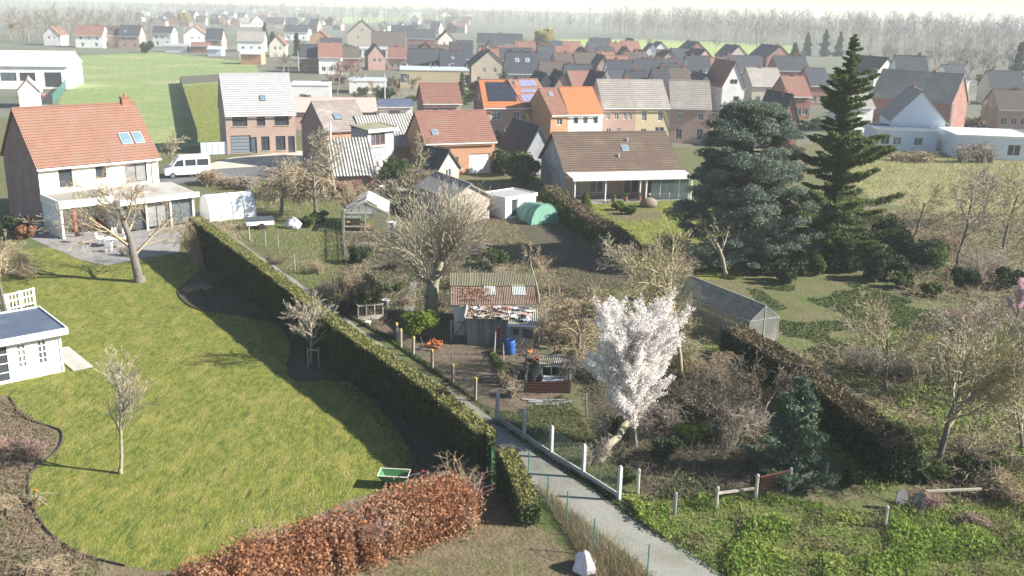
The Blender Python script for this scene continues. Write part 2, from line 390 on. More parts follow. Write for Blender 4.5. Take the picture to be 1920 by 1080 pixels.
def spruce(name, label, loc, h, rmax, leafm, bark, seed, tiers=26, n=46000, size=.11, group=None, droop=.18, fill=1.0, lowbare=.03, cat='tree'):
    rng = np.random.default_rng(seed); rp = random.Random(seed); t = thing(name, label, cat, loc, 0, group)
    seg = [(0, 0, 0, 0, 0, h * .5, h*.018, h*.011), (0, 0, h * .5, 0, 0, h, h*.011, .015)]; lines = []
    nb = tiers*6
    for i in range(nb):
        f = lowbare + (1 - lowbare)*((i + rp.random())/nb)**.92; z = h*f; R = rmax*(1 - f)**.8*(.78 + .22*math.sin(f*23 + seed)) + .15
        a = i*2.399 + rp.gauss(0, .5); r = R*rp.choice((.45, .6, .75, .85, 1.0, 1.15))*rp.uniform(.85, 1.1); tilt = -droop + .2*(f - .35) + rp.gauss(0, .09); bow = rp.uniform(.05, .22)
        pts = [(0, 0, z)]
        for j in (1, 2, 3):
            g = j/3; pts.append((math.cos(a + .12*g)*r*g, math.sin(a + .12*g)*r*g, z + r*(tilt*g - bow*math.sin(g*2.6)*.5 + .14*g**3)))
        for j in range(3): seg.append((*pts[j], *pts[j+1], .03*(1 - j/4)*h/12, .03*(1 - (j+1)/4)*h/12)); lines.append((pts[j], pts[j+1], r, j))
    ob('trunk', seg_mesh('trunk', seg, bark, 5), t)
    W = np.array([np.linalg.norm(np.subtract(l[1], l[0])) * (.8 + .5*l[3]) for l in lines]); W /= W.sum()
    i = rng.choice(len(lines), n, p=W); A = np.array([l[0] for l in lines])[i]; B = np.array([l[1] for l in lines])[i]; rr = np.array([l[2] for l in lines])[i]
    jj = np.array([l[3] for l in lines])[i]; f = rng.random((n, 1)); P = A + (B - A) * f
    side = rng.normal(size=(n, 3)); side[:, 2] = -np.abs(side[:, 2]) * .55
    gg = (jj[:, None] + f) / 3; P = P + side * (rr[:, None] * .13 * (1.25 - gg) * fill + .05)
    P[:, 2] = np.maximum(P[:, 2], .05)
    ob('crown', leaf_mesh('crown', P, size, leafm, aspect=.4, rng=rng), t); return t
def leaf_tree(name, label, loc, h, rx, leafm, bark, seed, n=4000, size=.25, z0=.25, k=26, group=None, ry=None, cr=.28, cat='tree', shell=.45, top=1.0):
    rng = np.random.default_rng(seed); rp = random.Random(seed); t = thing(name, label, cat, loc, 0, group); ry = ry or rx
    hz = h * (1 - z0) / 2; cc = ellipsoid_clumps(rng, k, rx*.8, ry*.8, hz*.85, h*z0 + hz, .3)
    P = clump_points(rng, n, cc, rng.uniform(.7, 1.25, k) * cr * min(rx, hz) * 1.35, shell); P = P[P[:, 2] > .05]
    ob('crown', leaf_mesh('crown', P, size, leafm, rng=rng), t)
    seg = [(0, 0, 0, 0, 0, h*z0*1.2, h*.022, h*.016), (0, 0, h*z0*1.2, 0, 0, h*.8, h*.016, .02)]
    for c in cc:
        b = (0, 0, h*z0*.8 + rp.random()*(c[2] - h*z0*.8)*.6); m = (c[0]*.55, c[1]*.55, (b[2] + c[2])/2 + .05*h)
        seg += [(*b, *m, h*.008, h*.006), (*m, *c, h*.006, h*.002)]
    ob('trunk', seg_mesh('trunk', seg, bark, 5), t); return t
# ---------------------------------------------------------------- palette
MAT_BARK = M('bark_brown', (.11,.085,.06), (.2,.165,.12), scale=9, bump=.6, bscale=14, stretch=(1,1,.25))
BARK_PALE = M('bark_pale', (0.217,0.188,0.138), (0.332,0.296,0.224), scale=7, bump=.5, bscale=12, c3=(0.173,0.173,0.072), big=1.2, stretch=(1,1,.3))
BARK_GREY = M('bark_grey', (0.104,0.091,0.078), (0.195,0.176,0.150), scale=8, bump=.6, bscale=13, stretch=(1,1,.3))
TWIG_PALE = M('twigs_pale', (0.370,0.328,0.250), (0.268,0.230,0.165), scale=1.5)
TWIG_TAN = M('twigs_tan', (0.386,0.310,0.204), (0.257,0.199,0.129), scale=1.5)
TWIG_GREY = M('twigs_grey', (0.351,0.305,0.247), (0.240,0.202,0.163), scale=1.5)
TWIG_DARK = M('twigs_dark', (0.182,0.150,0.111), (0.111,0.091,0.065), scale=1.5)
TWIG_PINK = M('twigs_pinkish', (0.351,0.240,0.195), (0.247,0.169,0.137), scale=1.5)
TWIG_LICHEN = M('twigs_lichen', (.33,.285,.15), (.27,.24,.185), scale=1.1, c3=(.29,.255,.10), big=.5)
L_GREEN = M('leaf_green', (.055,.09,.022), (.10,.135,.03), scale=1.6, trans=.25)
L_DARK = M('leaf_dark', (.022,.04,.016), (.045,.068,.022), scale=1.6, trans=.15)
L_HEDGE_SHADE = M('leaf_hedge_painted_shade', (.030,.050,.014), (.060,.085,.022), scale=2.2, trans=.15, c3=(.08,.085,.03), big=.5)  # darkened so the shade on the hedge side is in the leaf colour
L_HEDGE_SUNTOP = M('leaf_hedge_painted_sun', (.25,.235,.09), (.16,.175,.05), scale=2.5, trans=.25)  # brightened so sunlight on the hedge top is in the leaf colour
L_YELLOW = M('leaf_yellow_green', (.20,.24,.03), (.11,.16,.025), scale=2.4, trans=.3)
L_BEECH = M('leaf_beech_brown', (0.396,0.194,0.099), (0.252,0.108,0.054), scale=4, trans=.3, c3=(0.414,0.261,0.162), big=.6)
L_SPRUCE = M('needles_spruce', (.075,.11,.034), (.165,.195,.06), scale=.9, trans=.25)
L_CEDAR = M('needles_cedar', (.095,.135,.105), (.20,.245,.195), scale=.9, trans=.25, c3=(.15,.175,.11), big=.4)
L_WEED = M('leaf_weed', (0.216,0.311,0.052), (0.130,0.208,0.038), scale=1.3, trans=.4, c3=(0.294,0.329,0.086), big=.45)
L_NETTLE = M('leaf_nettle', (.05,.085,.025), (.09,.12,.035), scale=1.6, trans=.25)
L_DRY = M('leaf_dry', (0.182,0.143,0.084), (0.119,0.091,0.052), scale=1.6, trans=.15, c3=(0.091,0.073,0.042), big=.4)
L_BLOSSOM = M('petals_white', (.86,.83,.80), (.76,.71,.69), scale=5, trans=.3)
L_PINK = M('petals_pink', (.72,.52,.58), (.60,.40,.47), scale=5, trans=.3)
L_WILLOW = M('leaf_willow_yellow', (.46,.40,.13), (.36,.33,.11), scale=.8, trans=.3)
L_FARBUD = M('far_buds', (.225,.20,.18), (.165,.145,.135), scale=.15, c3=(.21,.195,.135), big=.03)  # greyed: distance haze is partly painted into the wood colour
CORE = M('hedge_core', (.02,.022,.012), (.035,.032,.018), scale=6)
G_LAWN = M('lawn_grass', (.215,.215,.036), (.066,.105,.014), scale=3.0, bump=1.0, bscale=9, c3=(.25,.225,.06), big=.8, rough=.95, sharp=.17, stretch=(1.4,.65,1), rot=.74, streak=(5.5, .8, .62, (.045,.07,.012)))
G_FIELD = M('field_grass', (.155,.215,.075), (.205,.25,.10), scale=.25, bump=.5, bscale=3, c3=(.29,.28,.14), big=.05, rough=.95, sharp=.18, streak=(.05, 1.2, 0.2, (.12,.18,.06)))
G_FIELDFAR = M('field_far_grass', (.21,.28,.07), (.26,.31,.09), scale=.06, rough=.95)
G_ROUGH = M('rough_ground', (.085,.095,.03), (.13,.11,.06), scale=.9, bump=1.0, bscale=4, c3=(.07,.105,.022), big=.22, rough=.95, sharp=.14)
G_DRY = M('dry_ground', (0.176,0.140,0.088), (0.120,0.092,0.056), scale=1.3, bump=1.0, bscale=5, c3=(0.104,0.116,0.036), big=.35, rough=.95, sharp=.14)
G_SOIL = M('soil_dark', (.062,.048,.036), (.10,.08,.058), scale=2.5, bump=1.0, bscale=6, c3=(.05,.06,.022), big=.5, rough=.95)
G_RUN = M('soil_run', (0.094,0.069,0.051), (0.150,0.112,0.086), scale=1.6, bump=1.0, bscale=5, c3=(0.056,0.054,0.022), big=.42, rough=.95, sharp=.16, stretch=(.55,1.6,1))
G_MEADOW = M('meadow_pale', (0.243,0.225,0.099), (0.180,0.189,0.068), scale=.5, bump=.8, bscale=3, c3=(0.270,0.225,0.126), big=.13, rough=.95, sharp=.16)
G_PAVE = M('paving_grey', (.26,.25,.24), (.20,.19,.185), scale=2, bump=.3, c3=(.15,.145,.13), big=.6, rough=.85)
G_LANE = M('lane_asphalt', (.265,.26,.225), (.20,.20,.175), scale=5, bump=.4, bscale=20, c3=(.17,.17,.135), big=.35, rough=.9)
G_CONC = M('concrete_pale', (.50,.45,.38), (.42,.375,.31), scale=2, bump=.2, c3=(.34,.31,.26), big=.4)
G_ROAD = M('road_asphalt', (.10,.10,.105), (.14,.14,.14), scale=3, bump=.3, bscale=16)
G_TOWN = M('town_ground', (.115,.115,.09), (.085,.10,.05), scale=.12, c3=(.16,.15,.125), big=.03, rough=.95)
SOIL_VEG = M('soil_vegetable_plot', (.165,.125,.09), (.115,.085,.06), scale=1.4, bump=1.0, bscale=5, c3=(.13,.13,.05), big=.3, rough=.95)

# ---------------------------------------------------------------- ground and zones
def spline(pts, k=6, closed=True):
    n = len(pts); out = []
    for i in range(n if closed else n - 1):
        p0, p1, p2, p3 = (pts[(i+j) % n] if closed else pts[max(0, min(n-1, i+j))] for j in (-1, 0, 1, 2))
        for s in range(k):
            t = s / k
            out.append(tuple(.5 * (2*p1[c] + (p2[c]-p0[c])*t + (2*p0[c]-5*p1[c]+4*p2[c]-p3[c])*t*t + (3*p1[c]-p0[c]-3*p2[c]+p3[c])*t**3) for c in (0, 1)))
    if not closed: out.append(pts[-1])
    return out
from mathutils.geometry import tessellate_polygon
def zone(name, pts, mat, layer, smooth=False, px=True, jit=0.0):
    P = [G(*p) for p in pts] if px else list(pts)
    if smooth: P = spline(P)
    if jit:
        r = random.Random(layer); Q = []
        for i in range(len(P)):
            a, b = P[i], P[(i+1) % len(P)]; L = math.dist(a, b); k = max(1, int(L / .6))
            for s in range(k): Q.append((a[0] + (b[0]-a[0])*s/k + r.gauss(0, jit), a[1] + (b[1]-a[1])*s/k + r.gauss(0, jit)))
        P = Q
    V = [Vector((x, y, .004 * layer)) for x, y in P]
    tri = tessellate_polygon([V]); tri = [tuple(t) for t in tri]
    fx = []
    for t in tri:
        a, b, c = (V[i] for i in t); fx.append(t if (b - a).cross(c - a).z > 0 else (t[0], t[2], t[1]))
    me = bpy.data.meshes.new(name); me.from_pydata([tuple(v) for v in V], [], fx); me.update(); me.materials.append(mat)
    o = ob(name, me); tag(o, kind='structure'); return P
gm = MB(); gm.quad((-4000, -60, 0), (4000, -60, 0), (4000, 6000, 0), (-4000, 6000, 0))
tag(gm.ob('ground', G_ROUGH), kind='structure')
zone('town_ground', [(-330, 125), (-60, 165), (-30, 146), (30, 146), (60, 158), (300, 158), (420, 590), (300, 1260), (-700, 1260)], G_TOWN, 1, px=False)
FIELD = zone('green_field', [(110, 196), (152, 104), (300, 98), (478, 118), (486, 136), (412, 152), (414, 268), (270, 285), (120, 250)], G_FIELD, 2, jit=.3)
zone('far_field', [(1050, 74), (1230, 74), (1490, 86), (1500, 100), (1330, 108), (1200, 92), (1060, 86)], G_FIELDFAR, 2)
zone('far_field', [(560, 38), (800, 22), (830, 36), (580, 48)], G_FIELDFAR, 2)
LAWN = zone('lawn', [(20, 470), (100, 466), (150, 487), (200, 498), (330, 474), (385, 500), (350, 530), (334, 547), (345, 566), (375, 582), (450, 592), (520, 612), (545, 650), (538, 690), (560, 715), (650, 716),
    (725, 782), (768, 845), (772, 893), (640, 945), (545, 990), (440, 1040), (330, 1068), (235, 1062), (140, 1035), (80, 985), (55, 925), (60, 885), (108, 845), (116, 812), (92, 800), (45, 783), (18, 745), (-60, 720), (-60, 600), (0, 480)], G_LAWN, 2, smooth=True, jit=.05)
zone('flower_bed', [(334, 547), (345, 566), (375, 582), (450, 592), (520, 612), (545, 650), (538, 690), (560, 715), (650, 716), (725, 782), (768, 845), (772, 893), (830, 900), (930, 905), (780, 770), (620, 640), (440, 500), (385, 500), (350, 530)], G_SOIL, 1, smooth=True)
zone('flower_bed', [(-80, 730), (18, 745), (45, 783), (92, 800), (116, 812), (108, 845), (60, 885), (55, 925), (80, 985), (140, 1035), (235, 1062), (330, 1068), (300, 1140), (-160, 1140)], G_DRY, 1, smooth=True)
zone('dry_lawn', [(640, 945), (760, 905), (900, 900), (985, 960), (1080, 1060), (1130, 1140), (250, 1140), (330, 1068), (440, 1040)], G_DRY, 3, jit=.08)
PATIO = zone('patio', [(40, 440), (150, 487), (200, 498), (335, 474), (352, 405), (250, 385), (60, 420)], G_PAVE, 3)
_lr = [(8.9, 28.5)] + [G(*p) for p in ((1350, 1075), (1250, 1008), (1150, 943), (1050, 873), (956, 807), (880, 755), (790, 698), (700, 635), (640, 592), (560, 530), (480, 475), (420, 430), (362, 392))]
_ll = []
for i in range(len(_lr)):
    a, b = _lr[max(0, i-1)], _lr[min(len(_lr)-1, i+1)]; l = math.dist(a, b); _ll.append((_lr[i][0] - abs(b[1]-a[1])/l*2.35, _lr[i][1] - abs(b[0]-a[0])/l*2.35))
zone('lane', _lr + _ll[::-1], G_LANE, 4, px=False, jit=.05)
zone('driveway', [(430, 296), (560, 283), (640, 288), (620, 305), (400, 325), (385, 310)], G_CONC, 3)
zone('street', [(250, 360), (330, 322), (480, 312), (560, 308), (640, 305), (640, 320), (560, 330), (480, 337), (330, 345), (300, 372)], G_ROAD, 4)
zone('garden_ground', [(352, 405), (420, 345), (640, 340), (645, 600), (560, 530), (450, 440)], G_ROUGH, 2)
RUNP = zone('chicken_run_soil', [(690, 600), (760, 620), (860, 610), (1000, 640), (1050, 690), (1060, 740), (960, 775), (890, 755), (760, 662)], G_RUN, 3, jit=.12)
GRASSPLOT = zone('orchard_grass', [(640, 430), (745, 420), (860, 470), (960, 560), (860, 620), (700, 610), (655, 590), (640, 520)], G_SOIL, 2, jit=.15)  # dark soil colour also stands in for shadows of the plants
zone('garden_path', [(770, 530), (782, 530), (772, 595), (755, 598), (760, 565)], G_PAVE, 4, smooth=True)
zone('garden_path', [(742, 372), (760, 372), (772, 440), (745, 442)], G_DRY, 4, smooth=True)
zone('yard_paving', [(690, 335), (760, 330), (770, 372), (700, 378)], G_PAVE, 3)
NEARPLOT = zone('plot_grass', [(900, 760), (960, 775), (1060, 740), (1170, 885), (1160, 930), (1035, 862), (935, 795)], G_ROUGH, 3, jit=.12)
zone('vegetable_plot', [(880, 380), (935, 385), (1010, 470), (1060, 530), (1100, 640), (1000, 640), (940, 530), (900, 450)], SOIL_VEG, 2, jit=.2)
zone('grass_strip', [(960, 410), (1030, 410), (1180, 520), (1160, 545), (1060, 530)], G_SOIL, 3, jit=.2)
GLAWN = zone('bungalow_lawn', [(1085, 382), (1300, 372), (1420, 470), (1500, 500), (1330, 525), (1230, 500), (1130, 430)], G_LAWN, 2, smooth=True)
zone('terrace_paving', [(1050, 372), (1290, 362), (1298, 374), (1060, 385)], G_PAVE, 3)
MEADOW = zone('meadow', [(1560, 300), (1640, 290), (1800, 285), (2050, 300), (2050, 440), (1800, 400), (1640, 380)], G_MEADOW, 2, jit=.3)
CLEAR = zone('clearing_grass', [(1430, 560), (1560, 545), (1640, 560), (1640, 640), (1560, 640), (1480, 600)], G_ROUGH, 2, jit=.2)  # ground kept dark, tree shade is put into its colour
VERGE = zone('grass_verge', [(1165, 930), (1300, 935), (1420, 930), (1660, 960), (1800, 950), (2050, 930), (2150, 1160), (1460, 1160), (1358, 1080), (1205, 985)], M('verge_ground', (.10,.145,.03), (.16,.16,.06), scale=1.2, bump=1, bscale=5, c3=(.14,.115,.06), big=.4, rough=.95), 3, jit=.1)
# ---------------------------------------------------------------- building builders
def brickm(n, a, b, mortar=(.42,.40,.37), c3=None): return M(n, a, b, brick=(.21, .065, .008, mortar), rough=.9, scale=.8, c3=c3, big=.3)
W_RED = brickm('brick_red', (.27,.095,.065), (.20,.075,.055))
W_PURPLE = brickm('brick_purple', (.27,.155,.145), (.21,.12,.115))
W_BROWN = brickm('brick_brown', (.40,.275,.22), (.32,.22,.18))
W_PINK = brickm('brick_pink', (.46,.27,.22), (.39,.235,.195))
W_ORANGE = brickm('brick_orange', (.50,.235,.11), (.43,.20,.095))
W_YELLOW = brickm('brick_yellow', (.56,.45,.27), (.50,.40,.24))
W_BEIGE = brickm('brick_beige', (.47,.40,.325), (.41,.35,.29))
W_WHITE = M('render_white', (.78,.77,.74), (.71,.70,.67), scale=1.2, c3=(.62,.61,.57), big=.3)
W_BLUEWHITE = M('render_cool_white', (.62,.68,.76), (.57,.63,.71), scale=1.2)
W_CREAM = M('render_cream', (.74,.68,.58), (.69,.63,.53), scale=1.2)
W_GREY = M('render_grey', (.33,.34,.36), (.28,.29,.31), scale=1.2, c3=(.22,.23,.24), big=.5)
W_GREEN = M('cladding_green', (.15,.29,.23), (.12,.25,.20), scale=1)
def roofm(n, a, b, c3=None, wv=2.1): return M(n, a, b, scale=1.1, rough=.88, c3=c3, big=.35, wave=('X', wv, .55), bump=.25, bscale=5, obrand=.08, spec=.2)
R_ORANGE = roofm('tiles_orange', (.255,.14,.10), (.205,.11,.08), (.235,.145,.11))
R_RED = roofm('tiles_red', (.245,.125,.095), (.195,.10,.078), (.22,.14,.11))
R_BRIGHT = roofm('tiles_bright_orange', (.42,.165,.075), (.355,.14,.068))
R_DARK = roofm('tiles_dark', (.045,.050,.062), (.062,.067,.08))
R_BROWNDK = roofm('tiles_brown_dark', (.085,.068,.06), (.112,.092,.08))
R_GREY = roofm('tiles_grey', (.38,.375,.38), (.33,.325,.33))
R_GREYBR = roofm('tiles_grey_brown', (.29,.265,.24), (.235,.215,.195), (.33,.31,.28))
R_BUNG = roofm('tiles_bungalow', (.135,.097,.075), (.105,.077,.062), (.16,.125,.085))
R_MAIN = roofm('tiles_weathered', (.28,.235,.215), (.21,.175,.165), (.36,.33,.31))
R_PINK = roofm('tiles_pink_faded', (.52,.36,.32), (.46,.32,.29))
R_WHITE = M('roof_white', (.74,.74,.73), (.66,.66,.65), scale=.6)
R_BITUMEN = M('roof_bitumen', (.09,.115,.165), (.065,.085,.125), scale=1.2, rough=.55, c3=(.13,.15,.19), big=.4)
R_LIGHT = M('roof_light_blue', (.42,.50,.56), (.36,.44,.50), scale=.8, rough=.6)
WHITE = M('paint_white', (.78,.78,.77), (.70,.70,.69), scale=2, rough=.5)
CREAMP = M('paint_cream', (.66,.63,.56), (.58,.55,.48), scale=2, rough=.6)
DARKF = M('frame_dark', (.05,.05,.055), (.07,.07,.075), scale=2, rough=.5)
WOODF = M('frame_red_wood', (.34,.11,.055), (.27,.09,.05), scale=3, rough=.6)
GLASS = M('window_glass', (.035,.042,.05), (.06,.07,.085), scale=.35, rough=.08, spec=.6)
SKYGL = M('skylight_glass', (.10,.16,.20), (.20,.28,.33), scale=.8, rough=.06, spec=.9)
SOLAR = M('solar_dark', (.022,.026,.04), (.035,.04,.06), scale=2, rough=.25, spec=.6)
SOLARBL = M('solar_blue', (.13,.14,.22), (.21,.215,.31), scale=2, rough=.25, spec=.6)
ZINC = M('zinc', (.40,.42,.44), (.33,.35,.37), scale=3, rough=.5, metal=.2)
CHIM = M('chimney_brick', (.30,.14,.10), (.22,.10,.075), scale=5, bump=.3)

_wc = {}; _wn = [0]
CURTAIN = M('window_curtain', (.30,.30,.29), (.16,.165,.17), scale=1.1, rough=.15, spec=.6); GLASSB = M('window_glass_painted_sky', (.12,.15,.19), (.06,.075,.09), scale=.8, rough=.06, spec=.8)  # the bluish pane has the sky's reflection painted in
def window(parent, wall_o, ux, u, zc, w, h, frame=None, rec=.1, mull=1, bars=0, sill=False, pane=None, name='window'):
    """frame with pane as a child, set into the opening of a wall running along ux from wall_o"""
    frame = frame or WHITE; _wn[0] += 1; pane = pane or (GLASS, CURTAIN, GLASS, GLASSB, GLASS)[_wn[0] * 7 % 5]; key = (round(w, 2), round(h, 2), frame.name, mull, bars, sill, pane.name)
    if key not in _wc:
        m = MB(); t = .07
        m.box(-w/2, w/2, -.03, .05, -h/2, -h/2 + t).box(-w/2, w/2, -.03, .05, h/2 - t, h/2)
        m.box(-w/2, -w/2 + t, -.03, .05, -h/2 + t, h/2 - t).box(w/2 - t, w/2, -.03, .05, -h/2 + t, h/2 - t)
        for i in range(mull): x = -w/2 + w * (i+1) / (mull+1); m.box(x - .03, x + .03, -.025, .045, -h/2 + t, h/2 - t)
        for i in range(bars): z = -h/2 + h * (i+1) / (bars+1); m.box(-w/2 + t, w/2 - t, -.02, .04, z - .022, z + .022)
        p = MB().box(-w/2 + t*.8, w/2 - t*.8, .012, .022, -h/2 + t*.8, h/2 - t*.8)
        s = MB().box(-w/2 - .08, w/2 + .08, -rec - .08, -.035, -h/2 - .07, -h/2 - .002) if sill else None
        _wc[key] = (m.me('window', frame), p.me('pane', pane), s.me('sill', G_CONC) if s else None)
    a, b, s = _wc[key]; nx, ny = ux[1], -ux[0]
    f = ob(name, a, parent, (wall_o[0] + ux[0]*u - nx*rec, wall_o[1] + ux[1]*u - ny*rec, zc), math.atan2(ux[1], ux[0]))
    ob('pane', b, f)
    if s: ob('sill', s, f)
    return f
def panel(m, o, ux, L, z0, H, holes=(), depth=.16, gable=0.0):
    """wall face with real openings: holes (u_center, z_center, w, h); gable rise adds a triangle on top"""
    X = sorted({0, L} | {c for u, z, w, h in holes for c in (u - w/2, u + w/2)}); Z = sorted({z0, z0 + H} | {c for u, z, w, h in holes for c in (z - h/2, z + h/2)})
    nx, ny = ux[1], -ux[0]
    def p(u, z, d=0): return (o[0] + ux[0]*u - nx*d, o[1] + ux[1]*u - ny*d, z)
    for i in range(len(X) - 1):
        for j in range(len(Z) - 1):
            cu, cz = (X[i] + X[i+1]) / 2, (Z[j] + Z[j+1]) / 2
            if any(abs(cu - u) < w/2 and abs(cz - z) < h/2 for u, z, w, h in holes): continue
            m.quad(p(X[i], Z[j]), p(X[i+1], Z[j]), p(X[i+1], Z[j+1]), p(X[i], Z[j+1]))
    for u, z, w, h in holes:
        a, b, c, d = (u-w/2, z-h/2), (u+w/2, z-h/2), (u+w/2, z+h/2), (u-w/2, z+h/2)
        for s, e in ((a, b), (b, c), (c, d), (d, a)): m.quad(p(*s), p(*s, depth), p(*e, depth), p(*e))
    if gable: m.add([p(0, z0 + H), p(L, z0 + H), p(L/2, z0 + H + gable)], [(0, 1, 2)])
def gable_roof(L, W, eave, ridge, oh=.3, og=.25, t=.12, courses=0, split=.5):
    """two sloping slabs meeting at the ridge (along x), front eave at y=-oh"""
    m = MB(); yr = W * split
    for s in (0, 1):
        yo = -oh if s == 0 else W + oh; run = abs(yr - yo); sl = (ridge - eave) / (yr if s == 0 else W - yr)
        ze = eave - oh * sl
        n = courses or 1
        for i in range(n):
            f0, f1 = i / n, (i+1) / n; y0, y1 = yo + (yr - yo)*f0, yo + (yr - yo)*f1; z0, z1 = ze + (ridge - ze)*f0, ze + (ridge - ze)*f1
            lift = .035 if courses else 0.0; z0 += t + lift; z1 += t
            if i == n - 1: z1 += .0
            a, b, c, d = (-L/2 - og, y0, z0), (L/2 + og, y0, z0), (L/2 + og, y1, z1), (-L/2 - og, y1, z1)
            if s: a, b, c, d = b, a, d, c
            m.slab(a, b, c, d, t if not courses else t * .8)
    return m
def house(name, label, A, B, eave, W, ridge, wall, roof, wins=(), group=None, cat='house', zA=None, chim=(), sky=(), solar=(), courses=0,
          front=False, frame=None, gut=True, split=.5, oh=.3, og=.2, sides=None, sill=False, ridgem=None, pt=None):
    """A,B: photo positions of the two ends of the near eave (or of the eaves of the near gable when front=True)"""
    pa = G(*A, eave) if pt is None else pt[0]; pb = G(*B, eave) if pt is None else pt[1]
    if pt is None and not front: pass
    dx, dy = pb[0] - pa[0], pb[1] - pa[1]; L = math.hypot(dx, dy); rz = math.atan2(dy, dx)
    if front:
        ax, ay = -dy / L, dx / L; Dp = W; W = L; L = Dp; loc = (pb[0] + ax*L/2, pb[1] + ay*L/2); rz = math.atan2(ay, ax)
    else: loc = ((pa[0] + pb[0])/2, (pa[1] + pb[1])/2)
    t = thing(name, label, cat, loc, rz, group); m = MB(); rise = ridge - eave
    faces = {'f': ((-L/2, 0), (1, 0), L, 0), 'r': ((L/2, 0), (0, 1), W, rise), 'b': ((L/2, W), (-1, 0), L, 0), 'l': ((-L/2, W), (0, -1), W, rise)}
    alt = {}
    for k, (o, ux, l, g) in faces.items():
        hs = [(w[1]*l, w[2], w[3], w[4]) for w in wins if w[0] == k]
        mm = m
        if sides: mm = alt.setdefault(k, (MB(), sides.get(k, wall)))[0]
        panel(mm, o, ux, l, 0, eave, [x for x in hs if x[1] + x[3]/2 < eave], gable=g if rise > .01 and split == .5 else 0)
        if split != .5 and g:
            nx = 1 if k == 'r' else -1; ys = W*split
            mm.add([(nx*L/2, 0, eave), (nx*L/2, W, eave), (nx*L/2, ys, ridge)], [(0, 1, 2)] if nx > 0 else [(1, 0, 2)])
    if m.f: m.ob('wall', wall, t)
    for q, mt in alt.values(): q.ob('wall', mt, t)
    for w in wins:
        o, ux, l, g = faces[w[0]]; kw = w[5] if len(w) > 5 else {}
        fr = kw.get('frame', frame); hi = w[2] + w[4]/2 >= eave
        window(t, o, ux, w[1]*l, w[2], w[3], w[4], fr, rec=.1 if not hi else -.04, mull=kw.get('mull', 1), bars=kw.get('bars', 0), sill=sill, pane=kw.get('pane'), name=kw.get('name', 'window'))
    if rise > .01:
        r = gable_roof(L, W, eave, ridge, oh, og, courses=courses, split=split).ob('roof', roof, t)
        MB().tube([(-L/2 - og, W*split, ridge + .10), (L/2 + og, W*split, ridge + .10)], .13, 6).ob('ridge_tiles', ridgem or roof, r)
    else:
        q = MB(); q.box(-L/2 - .1, L/2 + .1, -.1, W + .1, eave + .003, eave + .18); r = q.ob('roof', roof, t)
        q = MB(); e = .12
        q.box(-L/2 - e, L/2 + e, -e, -e + .06, eave - .05, eave + .27).box(-L/2 - e, L/2 + e, W + e - .06, W + e, eave - .05, eave + .27)
        q.box(-L/2 - e, -L/2 - e + .06, -e + .06, W + e - .06, eave - .05, eave + .27).box(L/2 + e - .06, L/2 + e, -e + .06, W + e - .06, eave - .05, eave + .27)
        q.ob('fascia', WHITE, r)
    if gut and rise > .01:
        sl = rise / (W*split); MB().box(-L/2 - og, L/2 + og, -oh - .13, -oh - .01, eave - oh*sl - .06, eave - oh*sl + .08).ob('gutter', WHITE if gut is True else gut, r)
    sl = rise / (W*split) if rise > .01 else 0
    def onroof(u, f): return (-L/2 + u*L, W*split*f, eave + rise*f + .13)
    an = math.atan2(rise, W*split)
    for c in chim:      # (u, depth fraction 0..1 across W, height above ridge, size[, material])
        x, y = -L/2 + c[0]*L, c[1]*W; zr = eave + (rise * (1 - abs(y - W*split)/(W*split)) if rise > .01 else 0); s = c[3]
        q = MB(); q.box(x - s, x + s, y - s*.7, y + s*.7, zr - .4, ridge + c[2]).box(x - s - .05, x + s + .05, y - s*.7 - .05, y + s*.7 + .05, ridge + c[2] + .002, ridge + c[2] + .12)
        cm = q.ob('chimney', c[4] if len(c) > 4 else CHIM, r)
        MB().tube([(x, y, ridge + c[2] + .1), (x, y, ridge + c[2] + .4)], .11, 8).ob('flue', CHIM, cm)
    for s in sky:       # (u, f, w, h)
        p = onroof(s[0], s[1]); q = MB().box(-s[2]/2, s[2]/2, -s[3]/2, s[3]/2, 0, .09); f = q.ob('skylight', DARKF if len(s) < 5 else s[4], r, p); f.rotation_euler = (an, 0, 0)
        MB().box(-s[2]/2 + .07, s[2]/2 - .07, -s[3]/2 + .07, s[3]/2 - .07, .092, .10).ob('pane', SKYGL, f)
    for s in solar:     # (u, f, cols, rows, w, h, mat)
        for i in range(s[2]):
            for j in range(s[3]):
                p = onroof(s[0], s[1]); q = MB().box(-s[4]/2 + .02, s[4]/2 - .02, -s[5]/2 + .02, s[5]/2 - .02, 0, .05); f = q.ob('solar_panel', s[6], r)
                off_x = (i - (s[2]-1)/2) * s[4]; off_y = (j - (s[3]-1)/2) * s[5]
                f.location = (p[0] + off_x, p[1] + off_y*math.cos(an), p[2] + off_y*math.sin(an) + .06); f.rotation_euler = (an, 0, 0)
    return t
